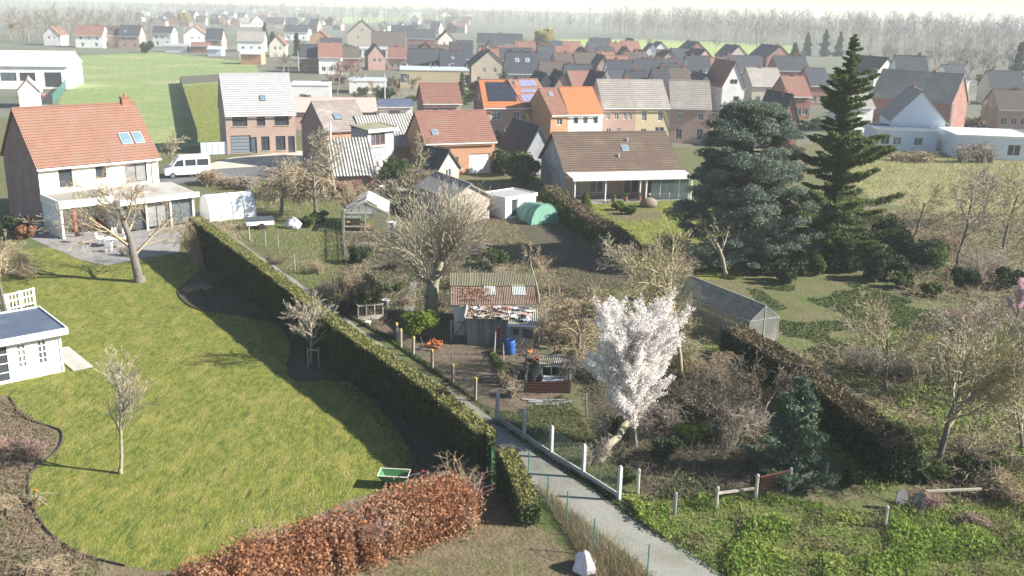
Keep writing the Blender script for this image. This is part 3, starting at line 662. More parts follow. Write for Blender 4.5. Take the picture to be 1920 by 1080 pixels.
def corrugated(parent, name, a, b, c, d, mat, sheet=1.1, wl=.2, amp=.035, seed=1, mats=None, gap=0.0, sag=.0):
    """sheets of corrugated roofing on the plane a(bottom left) b(bottom right) c(top right) d(top left): ridges run up the slope"""
    a, b, c, d = map(Vector, (a, b, c, d)); rp = random.Random(seed); L = (b - a).length; n = max(1, round(L / sheet)); out = []
    for i in range(n):
        f0, f1 = i / n, (i+1) / n; k = max(6, int((f1 - f0) * L / wl * 6)); V, F = [], []; nrm = (b - a).cross(d - a).normalized()
        lift = (.012 if i % 2 else 0) + rp.uniform(0, .012); ext = rp.uniform(-.03, .06)
        for j in range(k + 1):
            f = f0 + (f1 - f0) * j / k + (.02/L if j == k else 0); lo, hi = a.lerp(b, f), d.lerp(c, f); s = f * L / wl * 2 * math.pi
            o = nrm * (amp * math.sin(s) + lift); lo2 = lo + (lo - hi).normalized() * ext
            mid = lo2.lerp(hi, .5) - nrm * sag
            V += [lo2 + o, mid + o, hi + o]
        for j in range(k):
            q = 3*j; F += [(q, q+3, q+4, q+1), (q+1, q+4, q+5, q+2)]
        nv = len(V); V += [v - nrm * .012 for v in V]; F += [tuple(x + nv for x in reversed(f)) for f in F]
        m = MB(); m.add(V, F); out.append(m.ob(name, (mats[rp.randrange(len(mats))] if mats else mat), parent, smooth=False))
    return out
# ---------------------------------------------------------------- neighbouring houses and the village
def W2(z, us, w=.95, h=1.25, face='f', **kw): return [(face, u, z, w, h, kw) for u in us]
def sub(parent, name, boxes, mat):
    m = MB()
    for b in boxes: m.box(*b)
    return m.ob(name, mat, parent)

# -- left house with the orange roof
lh = house('brick_house', 'tall house with orange tiled roof, brick gable and cream garden front, at left edge', None, None, 5.6, 9.0, 10.0, W_PURPLE, R_ORANGE, pt=((-40.77, 82.29), (-33.15, 89.65)),
    wins=[('f', .21, 4.45, 1.15, 1.75, dict(mull=0, bars=1)), ('f', .50, 4.6, .95, 1.05), ('f', .80, 4.35, 2.0, 1.9, dict(mull=1)), ('f', .15, 1.15, 1.0, 2.1, dict(mull=0)), ('f', .5, 1.2, 2.2, 2.2, dict(mull=2)), ('f', .85, 1.2, 2.0, 2.2)],
    courses=22, sides={'f': W_CREAM}, chim=[(.93, .5, .55, .38)], sky=[(.79, .33, 1.0, 1.35, ZINC), (.90, .33, .9, 1.35, ZINC)], frame=DARKF, sill=True, ridgem=R_RED)
MB().tube([(4.72, -.12, 5.2), (4.72, -.12, .1)], .05, 6).ob('downpipe', ZINC, lh)
# low annex along the garden front: white walls, pale flat roof, open porch with a red post
ax = thing('house_annex', 'low white flat-roofed annex with open porch below the orange roofed house', 'annex', lh.location[:2], lh.rotation_euler[2])
for b_ in ((-5.28, -5.1, -4.3, -.15, 0, 2.95), (-5.1, 5.2, -.33, -.15, 0, 2.75), (-.6, -.42, -5.2, -.33, 0, 2.75), (5.9, 6.08, -5.2, -.15, 0, 2.75)): MB().box(*b_).ob('wall', W_WHITE, ax)
m = MB(); m.box(-5.3, -.9, -4.4, -.12, 2.96, 3.14); r = m.ob('roof', M('roof_porch', (.30,.285,.24), (.22,.21,.18), scale=1.5), ax)
MB().box(-5.4, -.8, -4.52, -4.4, 2.6, 3.25).box(-.9, -.79, -4.4, -.12, 2.6, 3.25).box(-5.4, -5.3, -4.4, -.12, 2.6, 3.25).ob('fascia', WHITE, r)
m = MB(); m.slab((-.78, -5.6, 2.85), (6.3, -5.6, 2.85), (6.3, -.13, 3.12), (-.78, -.13, 3.12), .1); r2 = m.ob('roof', M('roof_annex', (.40,.39,.36), (.30,.29,.27), scale=1.5, c3=(.24,.18,.15), big=.5), ax)
MB().box(-.78, 6.4, -5.72, -5.6, 2.5, 2.95).ob('fascia', WHITE, r2)
MB().box(-4.2, -3.98, -4.2, -3.98, 0, 2.95).ob('red_post', M('paint_red_post', (.36,.09,.075), (.28,.07,.06), scale=3), ax)
for x in (-1.1, 1.5, 3.7): MB().box(x, x + .14, -5.4 if x > 0 else -4.2, -5.26 if x > 0 else -4.06, 0, 2.7).ob('post', WHITE, ax)
for x, w in ((.5, 1.8), (2.6, 1.8), (4.8, 1.9)): window(ax, (0, -5.1), (1, 0), x, 1.35, w, 2.3, DARKF, rec=0, mull=1, name='glass_door')
# -- grey-roofed brick house
house('brick_house', 'square two-storey brick house with pale grey roof beside the green field', None, None, 5.4, 9.0, 10.1, W_BROWN, R_GREY, pt=((-38.0, 127.93), (-29.6, 131.3)),
    wins=[('f', .20, 4.3, 1.9, 1.2, dict(mull=2)), ('f', .50, 4.3, 1.1, 1.2), ('f', .80, 4.3, 1.9, 1.2, dict(mull=2)),
          ('f', .20, 1.35, 2.6, 2.3, dict(mull=0, bars=4, pane=M('garage_door_grey', (.20,.23,.27), (.17,.20,.24), scale=2), name='garage_door')), ('f', .385, 1.15, .75, 2.2, dict(mull=0)), ('f', .55, 1.35, 1.1, 1.9), ('f', .77, 1.35, 1.3, 1.9), ('f', .93, 1.15, .9, 2.2, dict(mull=0, name='front_door'))],
    courses=18, sky=[(.56, .35, .7, .9)], frame=DARKF, sill=True, og=.1)
# -- row of terraced houses
RG = 'terraced row behind the bungalow'
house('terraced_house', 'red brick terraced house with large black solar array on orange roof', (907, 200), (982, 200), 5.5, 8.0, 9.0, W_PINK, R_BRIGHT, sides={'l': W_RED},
    wins=[('f', .32, 4.2, 1.6, 1.3), ('f', .82, 4.2, 1.0, 1.2), ('f', .3, 1.4, 1.2, 1.6), ('l', .55, 6.7, .8, 1.0)], courses=14, solar=[(.5, .52, 4, 3, 1.08, 1.28, SOLAR)], ridgem=R_RED, og=.05)
house('terraced_house', 'orange terraced house with blue solar panels in two bands', (982, 200), (1037, 197), 5.5, 8.0, 9.0, W_ORANGE, R_RED,
    wins=[('f', .3, 4.0, .8, 1.0), ('f', .72, 4.0, .9, 1.0), ('f', .7, 1.3, 1.4, 1.8)], solar=[(.5, .82, 4, 1, 1.0, 1.3, SOLARBL), (.42, .53, 3, 1, 1.0, .7, SOLARBL), (.48, .26, 5, 1, .95, 1.4, SOLARBL)], courses=14, og=.05)
house('terraced_house', 'narrow orange terraced house with plain terracotta roof and roof window', (1033, 214), (1066, 213), 5.0, 8, 8.2, W_ORANGE, R_RED, wins=[('f', .5, 3.9, .9, 1.0), ('f', .5, 1.3, 1.1, 1.7)], courses=13, sky=[(.5, .75, .6, .8, ZINC)], og=.02)
house('terraced_house', 'white terraced house with bright orange tiled roof', (1066, 213), (1130, 212), 5.0, 8, 8.3, W_WHITE, R_BRIGHT, wins=W2(4.0, (.22, .5, .8), .7, .9) + W2(1.6, (.22, .5, .8), .9, 1.3), courses=13, og=.02, frame=DARKF)
house('terraced_house', 'pink brick terraced house with grey roof beside the white one', (1131, 200), (1193, 200), 5.5, 8, 9.1, W_PINK, R_GREYBR, wins=W2(4.1, (.16, .42), .65, 1.1) + W2(4.1, (.68, .84), .5, 1.1) + W2(1.5, (.2, .5), .8, 1.5), courses=14, og=.02, chim=[(.97, .6, .35, .32)])
house('terraced_house', 'yellow brick terraced house with grey roof, between two pink ones', (1193, 200), (1257, 200), 5.5, 8, 9.1, W_YELLOW, R_GREYBR, wins=W2(4.1, (.25, .72), .8, 1.5) + W2(1.4, (.25,), .9, 1.5) + [('f', .72, 1.3, 1.5, 2.2, dict(name='door', frame=WHITE))], courses=14, og=.02)
house('terraced_house', 'pink brick terraced house with grey roof nearest the blue cedar', (1257, 200), (1335, 202), 5.5, 8, 9.1, W_PINK, R_GREYBR, wins=W2(4.1, (.25, .75), .9, 1.1) + W2(1.4, (.25, .75), 1.0, 1.7), courses=14, og=.02)
house('brick_house', 'orange brick house with weathered red roof and white garage next to the plot', (798, 267), (928, 263), 4.0, 8.0, 7.1, W_ORANGE, R_RED,
    wins=[('f', .78, 1.25, 2.7, 2.4, dict(mull=0, bars=5, pane=WHITE, name='garage_door')), ('f', .4, 1.5, 1.2, 1.3)], courses=16, sky=[(.17, .28, .8, .9, ZINC)], chim=[(.2, .02, -3.6, .25)])
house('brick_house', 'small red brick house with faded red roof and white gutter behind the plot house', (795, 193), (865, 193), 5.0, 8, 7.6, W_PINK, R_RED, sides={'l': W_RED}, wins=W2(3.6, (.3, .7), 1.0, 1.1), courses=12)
# small dark gabled outhouse and long pale-roofed shed in front of it
house('outhouse', 'small gabled outhouse with dark slate roof below the red roofed garage house', (822, 316), (860, 311), 2.3, 4.0, 4.1, W_BEIGE, R_DARK, front=True, wins=[('l', .5, 1.6, .8, 1.0)], cat='outhouse')
house('long_shed', 'long low shed with pale weathered roof right beside the plot boundary', (845, 372), (918, 366), 2.3, 7.5, 3.4, W_BEIGE, R_GREYBR, wins=[('f', .7, 1.1, .9, 1.9, dict(mull=0, name='door'))], cat='shed', front=True, gut=False)
# -- bungalow
bg = house('bungalow', 'long bungalow with dark brown tiled roof and white veranda roof', (1062, 322), (1272, 318), 2.75, 10.0, 6.2, W_PINK, R_BUNG, courses=18, sky=[(.585, .55, .8, 1.0, ZINC)], sides={'l': W_GREY, 'r': W_GREY},
    wins=[('f', .10, 1.15, 1.0, 2.2, dict(mull=0)), ('f', .27, 1.3, 1.5, 1.9), ('f', .58, 1.25, 1.8, 2.1), ('f', .85, 1.25, 3.2, 2.3, dict(mull=3)), ('l', .5, 4.0, .5, 1.4, dict(mull=0))], gut=False, og=.35)
for u, f in ((.50, .33), (.63, .75)): MB().tube([(-6.5 + u*13, 5*f, 2.7 + 3.4*f), (-6.5 + u*13, 5*f, 3.25 + 3.4*f)], .12, 8).ob('roof_vent', ZINC, bg)
v = thing('veranda', 'white flat veranda canopy on posts along the bungalow front', 'veranda', bg.location[:2], bg.rotation_euler[2])
m = MB(); m.slab((-6.6, -3.0, 2.5), (7.0, -3.0, 2.5), (7.0, -.35, 2.72), (-6.6, -.35, 2.72), .12); m.ob('canopy', WHITE, v)
MB().box(-6.65, 7.05, -3.12, -3.0, 2.25, 2.55).ob('fascia', WHITE, v)
for x in (-6.4, -3.0, .9, 1.6, 6.8): MB().box(x, x + .12, -2.9, -2.78, 0, 2.38).ob('post', WHITE, v)
for x in (2.7, 3.8, 4.9, 6.0): MB().box(x - .5, x + .5, -2.86, -2.82, .05, 2.34).ob('glass_panel', M('veranda_glass', (.05,.08,.09), (.08,.11,.12), rough=.08, spec=.7, alpha=.75), v)
house('bungalow_wing', 'rear wing of the bungalow with dark roof', (985, 287), (1035, 285), 2.7, 8, 5.8, W_GREY, R_DARK, cat='house', front=True)

# -- village houses farther back: eave centre, eave width in photo, eave height, kind, turn, depth, rise, walls, roof
def vh(label, px, py, wpx, eave, kind, rot, W, rise, wall, roof, wins=(), name='village_house', group='village houses behind the terraced row', **kw):
    if rise > 1.5 and 'chim' not in kw and (px*7 + py*3) % 10 < 7: kw['chim'] = [(.15 + (px*13 % 70)/100, .5, .35 + (py % 5)*.08, .32)]
    c = G(px, py, eave); dist = math.hypot(c[0], c[1]); Lm = wpx * (c[1]*_cp + (CAM_H - eave)*_sp) / FPX; a = math.radians(rot); hx, hy = math.cos(a)*Lm/2, math.sin(a)*Lm/2
    return house(name, label, None, None, eave, W, eave + rise, wall, roof, wins, group, pt=((c[0]-hx, c[1]-hy), (c[0]+hx, c[1]+hy)), front=(kind == 'g'), **kw)
gw = lambda z=3.6, **k: W2(z, (.35, .65), .9, 1.1, 'l', **k)
fw = W2(3.8, (.2, .5, .8), 1.0, 1.2) + W2(1.3, (.25, .75), 1.1, 1.5)
fw1 = W2(1.4, (.2, .5, .8), 1.1, 1.3)
vh('pale grey gabled house with dark roof above the flat-roofed hall', 918, 124, 68, 5, 'g', 8, 14, 3.9, W_BEIGE, R_DARK, gw(4.0) + W2(1.8, (.2, .8), 1, 1.2, 'l'), chim=[(.3, .6, .4, .35)])
vh('dark navy roof with two white roof windows and beige gable', 985, 137, 62, 5, 'e', 10, 9, 4.4, W_BEIGE, R_DARK, fw, sky=[(.3, .6, .9, 1.1, WHITE), (.62, .6, .9, 1.1, WHITE)])
vh('white walled house with wide black roof behind the red terrace', 1040, 149, 48, 4.6, 'e', 6, 9, 3.6, W_BLUEWHITE, R_BROWNDK, fw1)
vh('low black-roofed house with pale right gable', 1088, 156, 52, 4.4, 'e', 6, 9, 3.6, W_BEIGE, R_DARK, fw1)
vh('black-roofed house with white gable end, next to the pale gable one', 1165, 143, 46, 4.6, 'e', 5, 9, 3.4, W_WHITE, R_DARK, fw1)
vh('black-roofed house directly above the yellow brick terraced house', 1222, 142, 56, 4.6, 'e', 6, 9, 3.6, W_BEIGE, R_DARK, fw1)
vh('wide flat-roofed hall with light blue roof edge and beige wall', 815, 132, 128, 4.4, 'e', 6, 12, 0, W_YELLOW, R_LIGHT, W2(2.4, (.06, .94), 2.2, 2.2), name='flat_roofed_hall')
vh('grey terraced cottage with dark roof left of the pale grey gable', 800, 122, 66, 4.6, 'e', 8, 9, 3.9, W_BLUEWHITE, R_DARK, fw1, chim=[(.8, .5, .5, .35)])
vh('cottage with black roof and small yellow side wall', 850, 124, 46, 4.8, 'e', 8, 9, 3.6, W_YELLOW, R_DARK, fw1, sky=[(.5, .5, .8, 1.0, ZINC)])
vh('tall beige gabled house with dark roof, highest of the left village roofs', 680, 64, 58, 6.2, 'g', 10, 16, 6.2, W_BEIGE, R_DARK, gw(4.6) + W2(8.2, (.5,), 1.0, 1.3, 'l'))
vh('broad house with big dark roof right of the tall beige gable', 728, 86, 62, 4.0, 'e', 8, 12, 5.2, W_GREY, R_BROWNDK, fw1)
vh('long white flat-roofed garage with dark openings', 715, 92, 120, 3.2, 'e', 5, 10, 0, W_WHITE, R_LIGHT, W2(1.6, (.12, .3, .5, .7), 3.4, 2.3, pane=DARKF), name='flat_roofed_garage')  # dark panes painted as the shade inside the open bays
vh('grey-blue roofed house behind the long white garage', 755, 60, 44, 5, 'e', 4, 9, 3.4, W_PINK, R_DARK, fw)
vh('dark-roofed red brick house beside the long white garage', 790, 72, 52, 4.6, 'e', 8, 9, 4, W_RED, R_DARK, fw1)
vh('house with pale gable and dark roof left of the long terrace', 838, 76, 34, 5, 'g', 10, 11, 4, W_CREAM, R_DARK, gw(3.8))
vh('long dark-roofed terrace with brick front and white end', 938, 82, 84, 5.2, 'e', 4, 9, 3.8, W_PINK, R_DARK, W2(3.9, (.1, .25, .4, .55, .7, .85), 1.1, 1.3), chim=[(.5, .5, .6, .4)])
vh('white house with black roof standing at the far bright field', 1127, 92, 40, 3.8, 'e', 3, 9, 4.2, W_WHITE, R_DARK, fw1)
vh('green clad gabled barn beyond the white field house', 1186, 95, 30, 5, 'g', 4, 14, 4.2, W_GREEN, R_DARK, (), name='green_barn')
vh('house with blue roof and bright red brick gable', 1308, 98, 44, 4.6, 'g', 12, 12, 3.8, W_RED, R_DARK, gw(3.4))
vh('dark-roofed house with pinkish gable below the red brick gable', 1322, 117, 50, 4.6, 'g', 20, 13, 3.8, W_PINK, R_DARK, gw(3.4))
vh('dark-roofed house with beige gable beside the bright field', 1385, 106, 40, 5, 'g', 12, 12, 3.6, W_BEIGE, R_DARK, gw(3.6))
vh('brick gabled house with black roof right of the beige gable', 1462, 108, 52, 5, 'g', 14, 14, 3.9, W_RED, R_DARK, gw(3.8), chim=[(.2, .5, .5, .35)])
vh('long navy roof with beige end gable above the white gable', 1400, 134, 76, 4.6, 'e', 8, 9, 3.8, W_BEIGE, R_DARK, fw1)
vh('brick house with three white windows left of the spruce', 1488, 132, 60, 5.2, 'e', 4, 9, 3.4, W_RED, R_DARK, W2(3.6, (.18, .5, .82), 1.6, 1.3), chim=[(.7, .5, .7, .4)])
vh('white gabled house with red roof and two small windows', 1376, 160, 44, 5.4, 'g', 10, 11, 4.6, W_WHITE, R_RED, W2(6.2, (.42, .58), .6, .8, 'l', frame=DARKF) + W2(2.4, (.65,), 1.2, 1.6, 'l', frame=DARKF), chim=[(.3, .5, .5, .4)])
vh('chapel-like narrow red brick gable with tall window behind the cedar', 1482, 222, 32, 4.6, 'g', 10, 9, 3.4, W_RED, R_DARK, W2(2.6, (.5,), 1.2, 2.2, 'l'), name='brick_chapel')
vh('cream gabled house with dark roof right of the spruce', 1662, 140, 52, 5, 'g', 18, 12, 4.2, W_CREAM, R_DARK, gw(3.6))
vh('tall white house with dark roof right of the cream gable', 1712, 139, 56, 6.4, 'e', -6, 9, 4.0, W_WHITE, R_DARK, fw)
vh('beige low-pitched house in front of the cream gable', 1690, 186, 62, 3.6, 'e', -4, 9, 2.8, W_BEIGE, R_GREYBR, fw1)
vh('white barn with broad white gable by the right meadow', 1722, 226, 96, 4.2, 'g', -12, 12, 4.4, W_BLUEWHITE, R_GREYBR, (), name='white_barn')  # cool white wall colour paints in the blue shade on the gable
vh('red brick gable house with grey roof behind the white barn', 1800, 190, 66, 5.4, 'g', 42, 15, 4.6, W_RED, R_GREYBR, [('f', .3, 3.6, 1.2, 1.4), ('f', .75, 3.6, 1.2, 1.4), ('f', .5, 1.4, 1.4, 2)], sides={'f': W_CREAM})
vh('light metal-roofed shed between the white barn and the brick gable', 1752, 178, 58, 4.2, 'e', 6, 8, 2.0, W_BLUEWHITE, R_WHITE, (), name='metal_shed')
vh('low white flat-roofed outbuilding in front of the white barn', 1702, 246, 110, 3.0, 'e', -6, 8, 0, W_BLUEWHITE, R_BITUMEN, W2(1.5, (.15, .35, .7), 1.3, 1.2), name='outbuilding')
vh('long white flat-roofed outbuilding at right edge', 1868, 258, 140, 3.2, 'e', -8, 10, 0, W_BLUEWHITE, R_WHITE, W2(1.5, (.3, .75), 1.8, 1.6), name='outbuilding')
vh('dark-roofed house at right edge below the wood', 1890, 165, 60, 4, 'e', -6, 9, 3.6, W_BEIGE, R_DARK, fw1)
vh('grey-roofed house at far right behind the long outbuilding', 1905, 205, 60, 3.6, 'e', -6, 9, 3.2, W_PINK, R_BROWNDK, fw1)
vh('long low shed with faded pink roof behind the plot house', 625, 208, 160, 3.0, 'e', 12, 8, 1.6, W_PINK, R_PINK, (), name='long_shed')
vh('white garden shed with dark blue roof right of the pink shed', 742, 200, 62, 2.8, 'e', 10, 5, .9, W_WHITE, R_BITUMEN, [('f', .45, 1.7, 1.8, .9, dict(frame=DARKF))], name='garden_shed')
vh('row of low white garages left of the pinkish tree', 582, 160, 70, 2.8, 'e', 8, 8, 0, W_WHITE, R_WHITE, (), name='garage_row')
vh('low white shed with blue roof behind the pinkish tree', 690, 152, 70, 2.8, 'e', 8, 8, 0, W_WHITE, R_LIGHT, (), name='garage_row')
vh('white hall with broad white roof and large windows at left edge', 40, 123, 164, 5.0, 'e', 14, 16, 2.6, W_WHITE, R_WHITE, W2(2.6, (.35, .55), 3.2, 1.8, frame=DARKF) + [('f', .82, 2.0, 3.5, 3.2, dict(frame=DARKF, mull=2, name='door'))], name='white_hall', group='buildings at the left edge', cat='hall')
vh('small white gabled shed beside the fenced yard', 54, 170, 36, 3.2, 'g', 25, 7, 2.0, W_WHITE, R_PINK, (), name='garden_shed', group='buildings at the left edge', cat='shed')
FB = 'houses beyond the green field'
vh('white house with red roof at far left of the field', 166, 66, 50, 5, 'e', 6, 9, 3.6, W_WHITE, R_RED, fw, group=FB)
vh('narrow house with brown roof and chimney beside the red roof', 207, 66, 32, 5, 'e', 6, 9, 3.4, W_PINK, R_BROWNDK, fw, group=FB, chim=[(.6, .3, -.4, .5)])
vh('brick house with square navy roof beyond the field', 241, 67, 38, 5, 'e', 4, 9, 4.0, W_PINK, R_DARK, fw, group=FB, sky=[(.3, .4, 1, 1.2, ZINC)])
vh('white house with small dark roof standing alone beyond the field', 303, 62, 36, 5.6, 'e', 3, 9, 2.6, W_WHITE, R_DARK, fw, group=FB)
vh('red-roofed house with half-hidden brick annex beyond the field', 366, 66, 42, 4.6, 'g', 10, 10, 3.8, W_WHITE, R_RED, gw(3.4), group=FB)
vh('house with navy blue roof right of the red one beyond the field', 400, 74, 30, 4.2, 'e', 4, 9, 4.2, W_PINK, R_DARK, fw1, group=FB)
vh('small orange brick barn with light roof at field corner', 470, 101, 38, 3.4, 'e', 3, 7, 1.2, W_ORANGE, R_LIGHT, (), name='field_barn', group=FB, cat='barn')
vh('white gabled cottage behind the trees at far left', 96, 66, 30, 4.2, 'g', 5, 10, 3.6, W_WHITE, R_RED, gw(3.2), group=FB)
vh('small white sheds row at field edge', 330, 86, 40, 2.4, 'e', 3, 5, .8, W_WHITE, R_GREY, (), name='garden_shed', group=FB, cat='shed')
vh('low brick shed with orange front at field edge', 374, 86, 32, 2.6, 'e', 5, 5, 1.2, W_RED, R_RED, (), name='garden_shed', group=FB, cat='shed')
vh('blue-grey shed with pale roof at field edge', 402, 92, 26, 2.4, 'e', 3, 5, .8, W_BLUEWHITE, R_LIGHT, (), name='garden_shed', group=FB, cat='shed')
# scattered small houses toward the horizon: too alike to tell apart
rp = random.Random(3); walls = [W_WHITE, W_PINK, W_BEIGE, W_CREAM, W_RED]; roofs = [R_DARK, R_DARK, R_RED, R_BROWNDK, R_DARK, R_GREYBR]; spots = []
for i in range(400):
    px, py = rp.uniform(250, 880), rp.uniform(14, 56)
    if px < 540 and py > 44: continue
    if any(abs(px - q[0]) < 17 and abs(py - q[1]) < 5.5 for q in spots): continue
    if 600 < px < 840 and 24 < py < 46 and rp.random() < .85: continue
    if 640 < px < 710 and py > 36: continue
    spots.append((px, py))
    if len(spots) > 74: break
for px, py in spots:
    vh('small distant house with pitched roof among hazy trees toward the horizon', px, py, rp.uniform(13, 22) * (.7 + py / 130), rp.uniform(3, 5), rp.choice('eg'), rp.uniform(-12, 16), rp.uniform(8, 12), rp.uniform(3, 4.4), rp.choice(walls), rp.choice(roofs),
       W2(2.2, (.3, .7), 1.1, 1.3) + W2(2.2, (.3, .7), 1.1, 1.3, 'l'), group='distant houses toward the horizon', name='distant_house', gut=False)
VR = 'lesser roofs within the village'
for i, (px, py, w, k, ro, wa, la) in enumerate([
    (620, 92, 40, 'e', R_DARK, W_PINK, 'dark roof left of the tall beige gable, behind bare trees'), (600, 72, 36, 'g', R_RED, W_ORANGE, 'orange brick gabled house left of the tall beige gable'),
    (585, 108, 44, 'e', R_DARK, W_RED, 'low dark roof above the pinkish bare tree'), (520, 84, 30, 'g', R_RED, W_CREAM, 'cream gabled house right of the dark pointed conifers'),
    (555, 60, 44, 'e', R_DARK, W_WHITE, 'white house with dark roof behind the dark pointed conifers'), (470, 76, 50, 'e', R_GREYBR, W_WHITE, 'pale low house left of the dark pointed conifers'),
    (800, 100, 40, 'g', R_RED, W_RED, 'red brick gable between the garage and the flat-roofed hall'), (862, 100, 34, 'e', R_DARK, W_BEIGE, 'dark roof touching the pale grey gable on the left'),
    (955, 108, 36, 'e', R_RED, W_BEIGE, 'red-brown roof behind the navy roof with roof windows'), (1050, 110, 40, 'e', R_RED, W_RED, 'dull red roof behind the white walled house'),
    (1095, 112, 34, 'g', R_DARK, W_WHITE, 'small white gable behind the low black roof'), (1135, 122, 44, 'e', R_RED, W_RED, 'dull red long roof above the black-roofed houses'),
    (1190, 128, 44, 'e', R_BROWNDK, W_BEIGE, 'brown roof above the black-roofed houses'), (1255, 118, 46, 'g', R_DARK, W_PINK, 'pink gabled house left of the pinkish gable'),
    (1270, 150, 44, 'e', R_DARK, W_BEIGE, 'dark roof just above the grey terrace roofs'), (1240, 96, 34, 'g', R_DARK, W_WHITE, 'white gabled house with dark roof at the edge of the bright field'),
    (1345, 136, 40, 'e', R_RED, W_RED, 'red roof left of the white gable'), (1440, 160, 60, 'e', R_GREYBR, W_BEIGE, 'low beige house below the long navy roof'),
    (1540, 160, 40, 'e', R_DARK, W_RED, 'dark roof half hidden behind the spruce'), (1620, 200, 40, 'e', R_GREYBR, W_WHITE, 'white low house half hidden by the spruce branches'),
    (1500, 180, 44, 'e', R_RED, W_RED, 'dull brick house left of the spruce, below the brick house with white windows'), (1050, 96, 36, 'e', R_DARK, W_BEIGE, 'dark roof beside the yellow willow'),
    (1800, 150, 40, 'e', R_DARK, W_WHITE, 'small dark roof above the brick gable at right')]):
    vh(la, px, py, w, 4.4, k, 8, 9, 3.4, wa, ro, fw1 if k == 'e' else gw(3.2), group=VR)

rp = random.Random(17); RW = [('front', 1005, 1330, 166, 9, 36), ('second', 960, 1340, 128, 10, 36), ('third', 900, 1300, 112, 11, 34), ('back', 860, 1240, 98, 11, 30), ('upper left', 560, 900, 104, 8, 36)]
ORD = ['first', 'second', 'third', 'fourth', 'fifth', 'sixth', 'seventh', 'eighth', 'ninth', 'tenth', 'eleventh']
for rn, x0, x1, y0, k, w in RW:
    for i in range(k):
        px = x0 + (x1 - x0)*(i + rp.uniform(.2, .8))/k; py = y0 + rp.uniform(-4, 4) + (px - x0)*.012
        vh('pitched-roof village house, %s from the left in the %s row of packed roofs' % (ORD[i], rn), px, py, w*rp.uniform(.8, 1.25), rp.uniform(3.6, 4.8), rp.choice('eeg'), rp.uniform(0, 16), rp.uniform(8, 11), rp.uniform(3, 4.2), rp.choice([W_BEIGE, W_PINK, W_WHITE, W_RED, W_BROWN]), rp.choice([R_DARK, R_DARK, R_DARK, R_BROWNDK, R_RED]), fw1 + gw(3.0), group='packed roofs of the village', chim=[(rp.uniform(.2, .8), .5, .5, .35)] if rp.random() < .6 else ())
# ---------------------------------------------------------------- the plot: house, sheds, greenhouse, run
ETERNIT = M('corrugated_pale', (.40,.39,.365), (.31,.30,.28), scale=2.2, c3=(.235,.225,.20), big=.7, rough=.95, stretch=(1, .25, 1))
ETERNIT_MOSS = M('corrugated_mossy', (.30,.285,.235), (.235,.225,.17), scale=2.2, c3=(.20,.19,.10), big=.7, rough=.95)
RUST = M('corrugated_rust', (.17,.115,.085), (.235,.175,.135), scale=2.6, c3=(.13,.075,.052), big=.6, rough=.9)
RUSTMOSS = M('corrugated_moss_rust', (.15,.14,.105), (.19,.175,.13), scale=2.0, c3=(.20,.185,.075), big=.8, rough=.95)
CLEARSH = M('corrugated_clear_sheet', (.48,.50,.49), (.36,.385,.37), scale=3, rough=.4)
RUSTRED = M('sheet_rust_red', (.07,.026,.021), (.10,.04,.03), scale=3, rough=.8, c3=(.06,.03,.026), big=1)
OLDWOOD = M('wood_weathered', (.26,.265,.255), (.17,.175,.17), scale=4, c3=(.115,.135,.13), big=.8, rough=.95, stretch=(3,3,.35), obrand=.28)
OLDPALE = M('wood_pale', (.42,.39,.33), (.31,.285,.235), scale=4, rough=.9, stretch=(2,2,.4), obrand=.15)
PINE = M('wood_pine', (.46,.28,.14), (.36,.21,.10), scale=3, rough=.8, obrand=.15)
CONCPOST = M('concrete_post', (.56,.56,.55), (.47,.47,.46), scale=5, c3=(.38,.38,.35), big=1.2, rough=.9)
CONCOLD = M('concrete_old', (.28,.25,.19), (.21,.19,.145), scale=5, c3=(.24,.20,.07), big=1.4, rough=.95)
LICHEN = M('lichen_yellow', (.42,.33,.06), (.32,.27,.08), scale=8, rough=1)
WIRE = M('wire_green', (.10,.16,.13), (.13,.18,.15), scale=3, rough=.5)
WIREGREY = M('wire_grey', (.24,.25,.25), (.18,.19,.19), scale=3, rough=.5)
PLASTIC = M('plastic_sheet', (.62,.64,.66), (.45,.47,.48), scale=4, rough=.4)
MOSSROOF = M('roof_mossy', (.24,.225,.165), (.18,.17,.12), scale=2.5, c3=(.15,.15,.075), big=.8, rough=.95)

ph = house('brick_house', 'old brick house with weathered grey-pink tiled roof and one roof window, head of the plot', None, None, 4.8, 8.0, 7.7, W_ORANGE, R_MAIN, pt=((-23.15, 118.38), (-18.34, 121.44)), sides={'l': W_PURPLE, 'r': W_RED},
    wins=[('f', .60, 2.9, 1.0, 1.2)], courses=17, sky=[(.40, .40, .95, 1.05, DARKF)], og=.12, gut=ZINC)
# annex with two corrugated slopes
an = thing('annex', 'brick annex with pale corrugated roof on the right of the old house', 'annex', (-15.0, 120.2), math.radians(29))
m = MB(); panel(m, (-3.5, .3), (1, 0), 7.6, 0, 2.7, [(6.0, 1.3, 1.2, 1.3)]); panel(m, (4.1, .3), (0, 1), 7.4, 0, 2.75, gable=3.3); panel(m, (4.1, 7.7), (-1, 0), 7.6, 0, 2.7); panel(m, (-3.5, 7.7), (0, -1), 7.4, 0, 2.75, gable=3.3); m.ob('wall', W_ORANGE, an)
window(an, (-3.5, .3), (1, 0), 6.0, 1.3, 1.2, 1.3, WOODF)
corrugated(an, 'roof_sheet', (-3.7, 0, 2.75), (4.3, 0, 2.75), (4.3, 4, 6.25), (-3.7, 4, 6.15), ETERNIT, seed=2, sheet=1.0, wl=.36, amp=.06)
corrugated(an, 'roof_sheet', (4.3, 8, 2.75), (-3.7, 8, 2.75), (-3.7, 4.02, 6.15), (4.3, 4.02, 6.25), ETERNIT, seed=3, sheet=2.0)
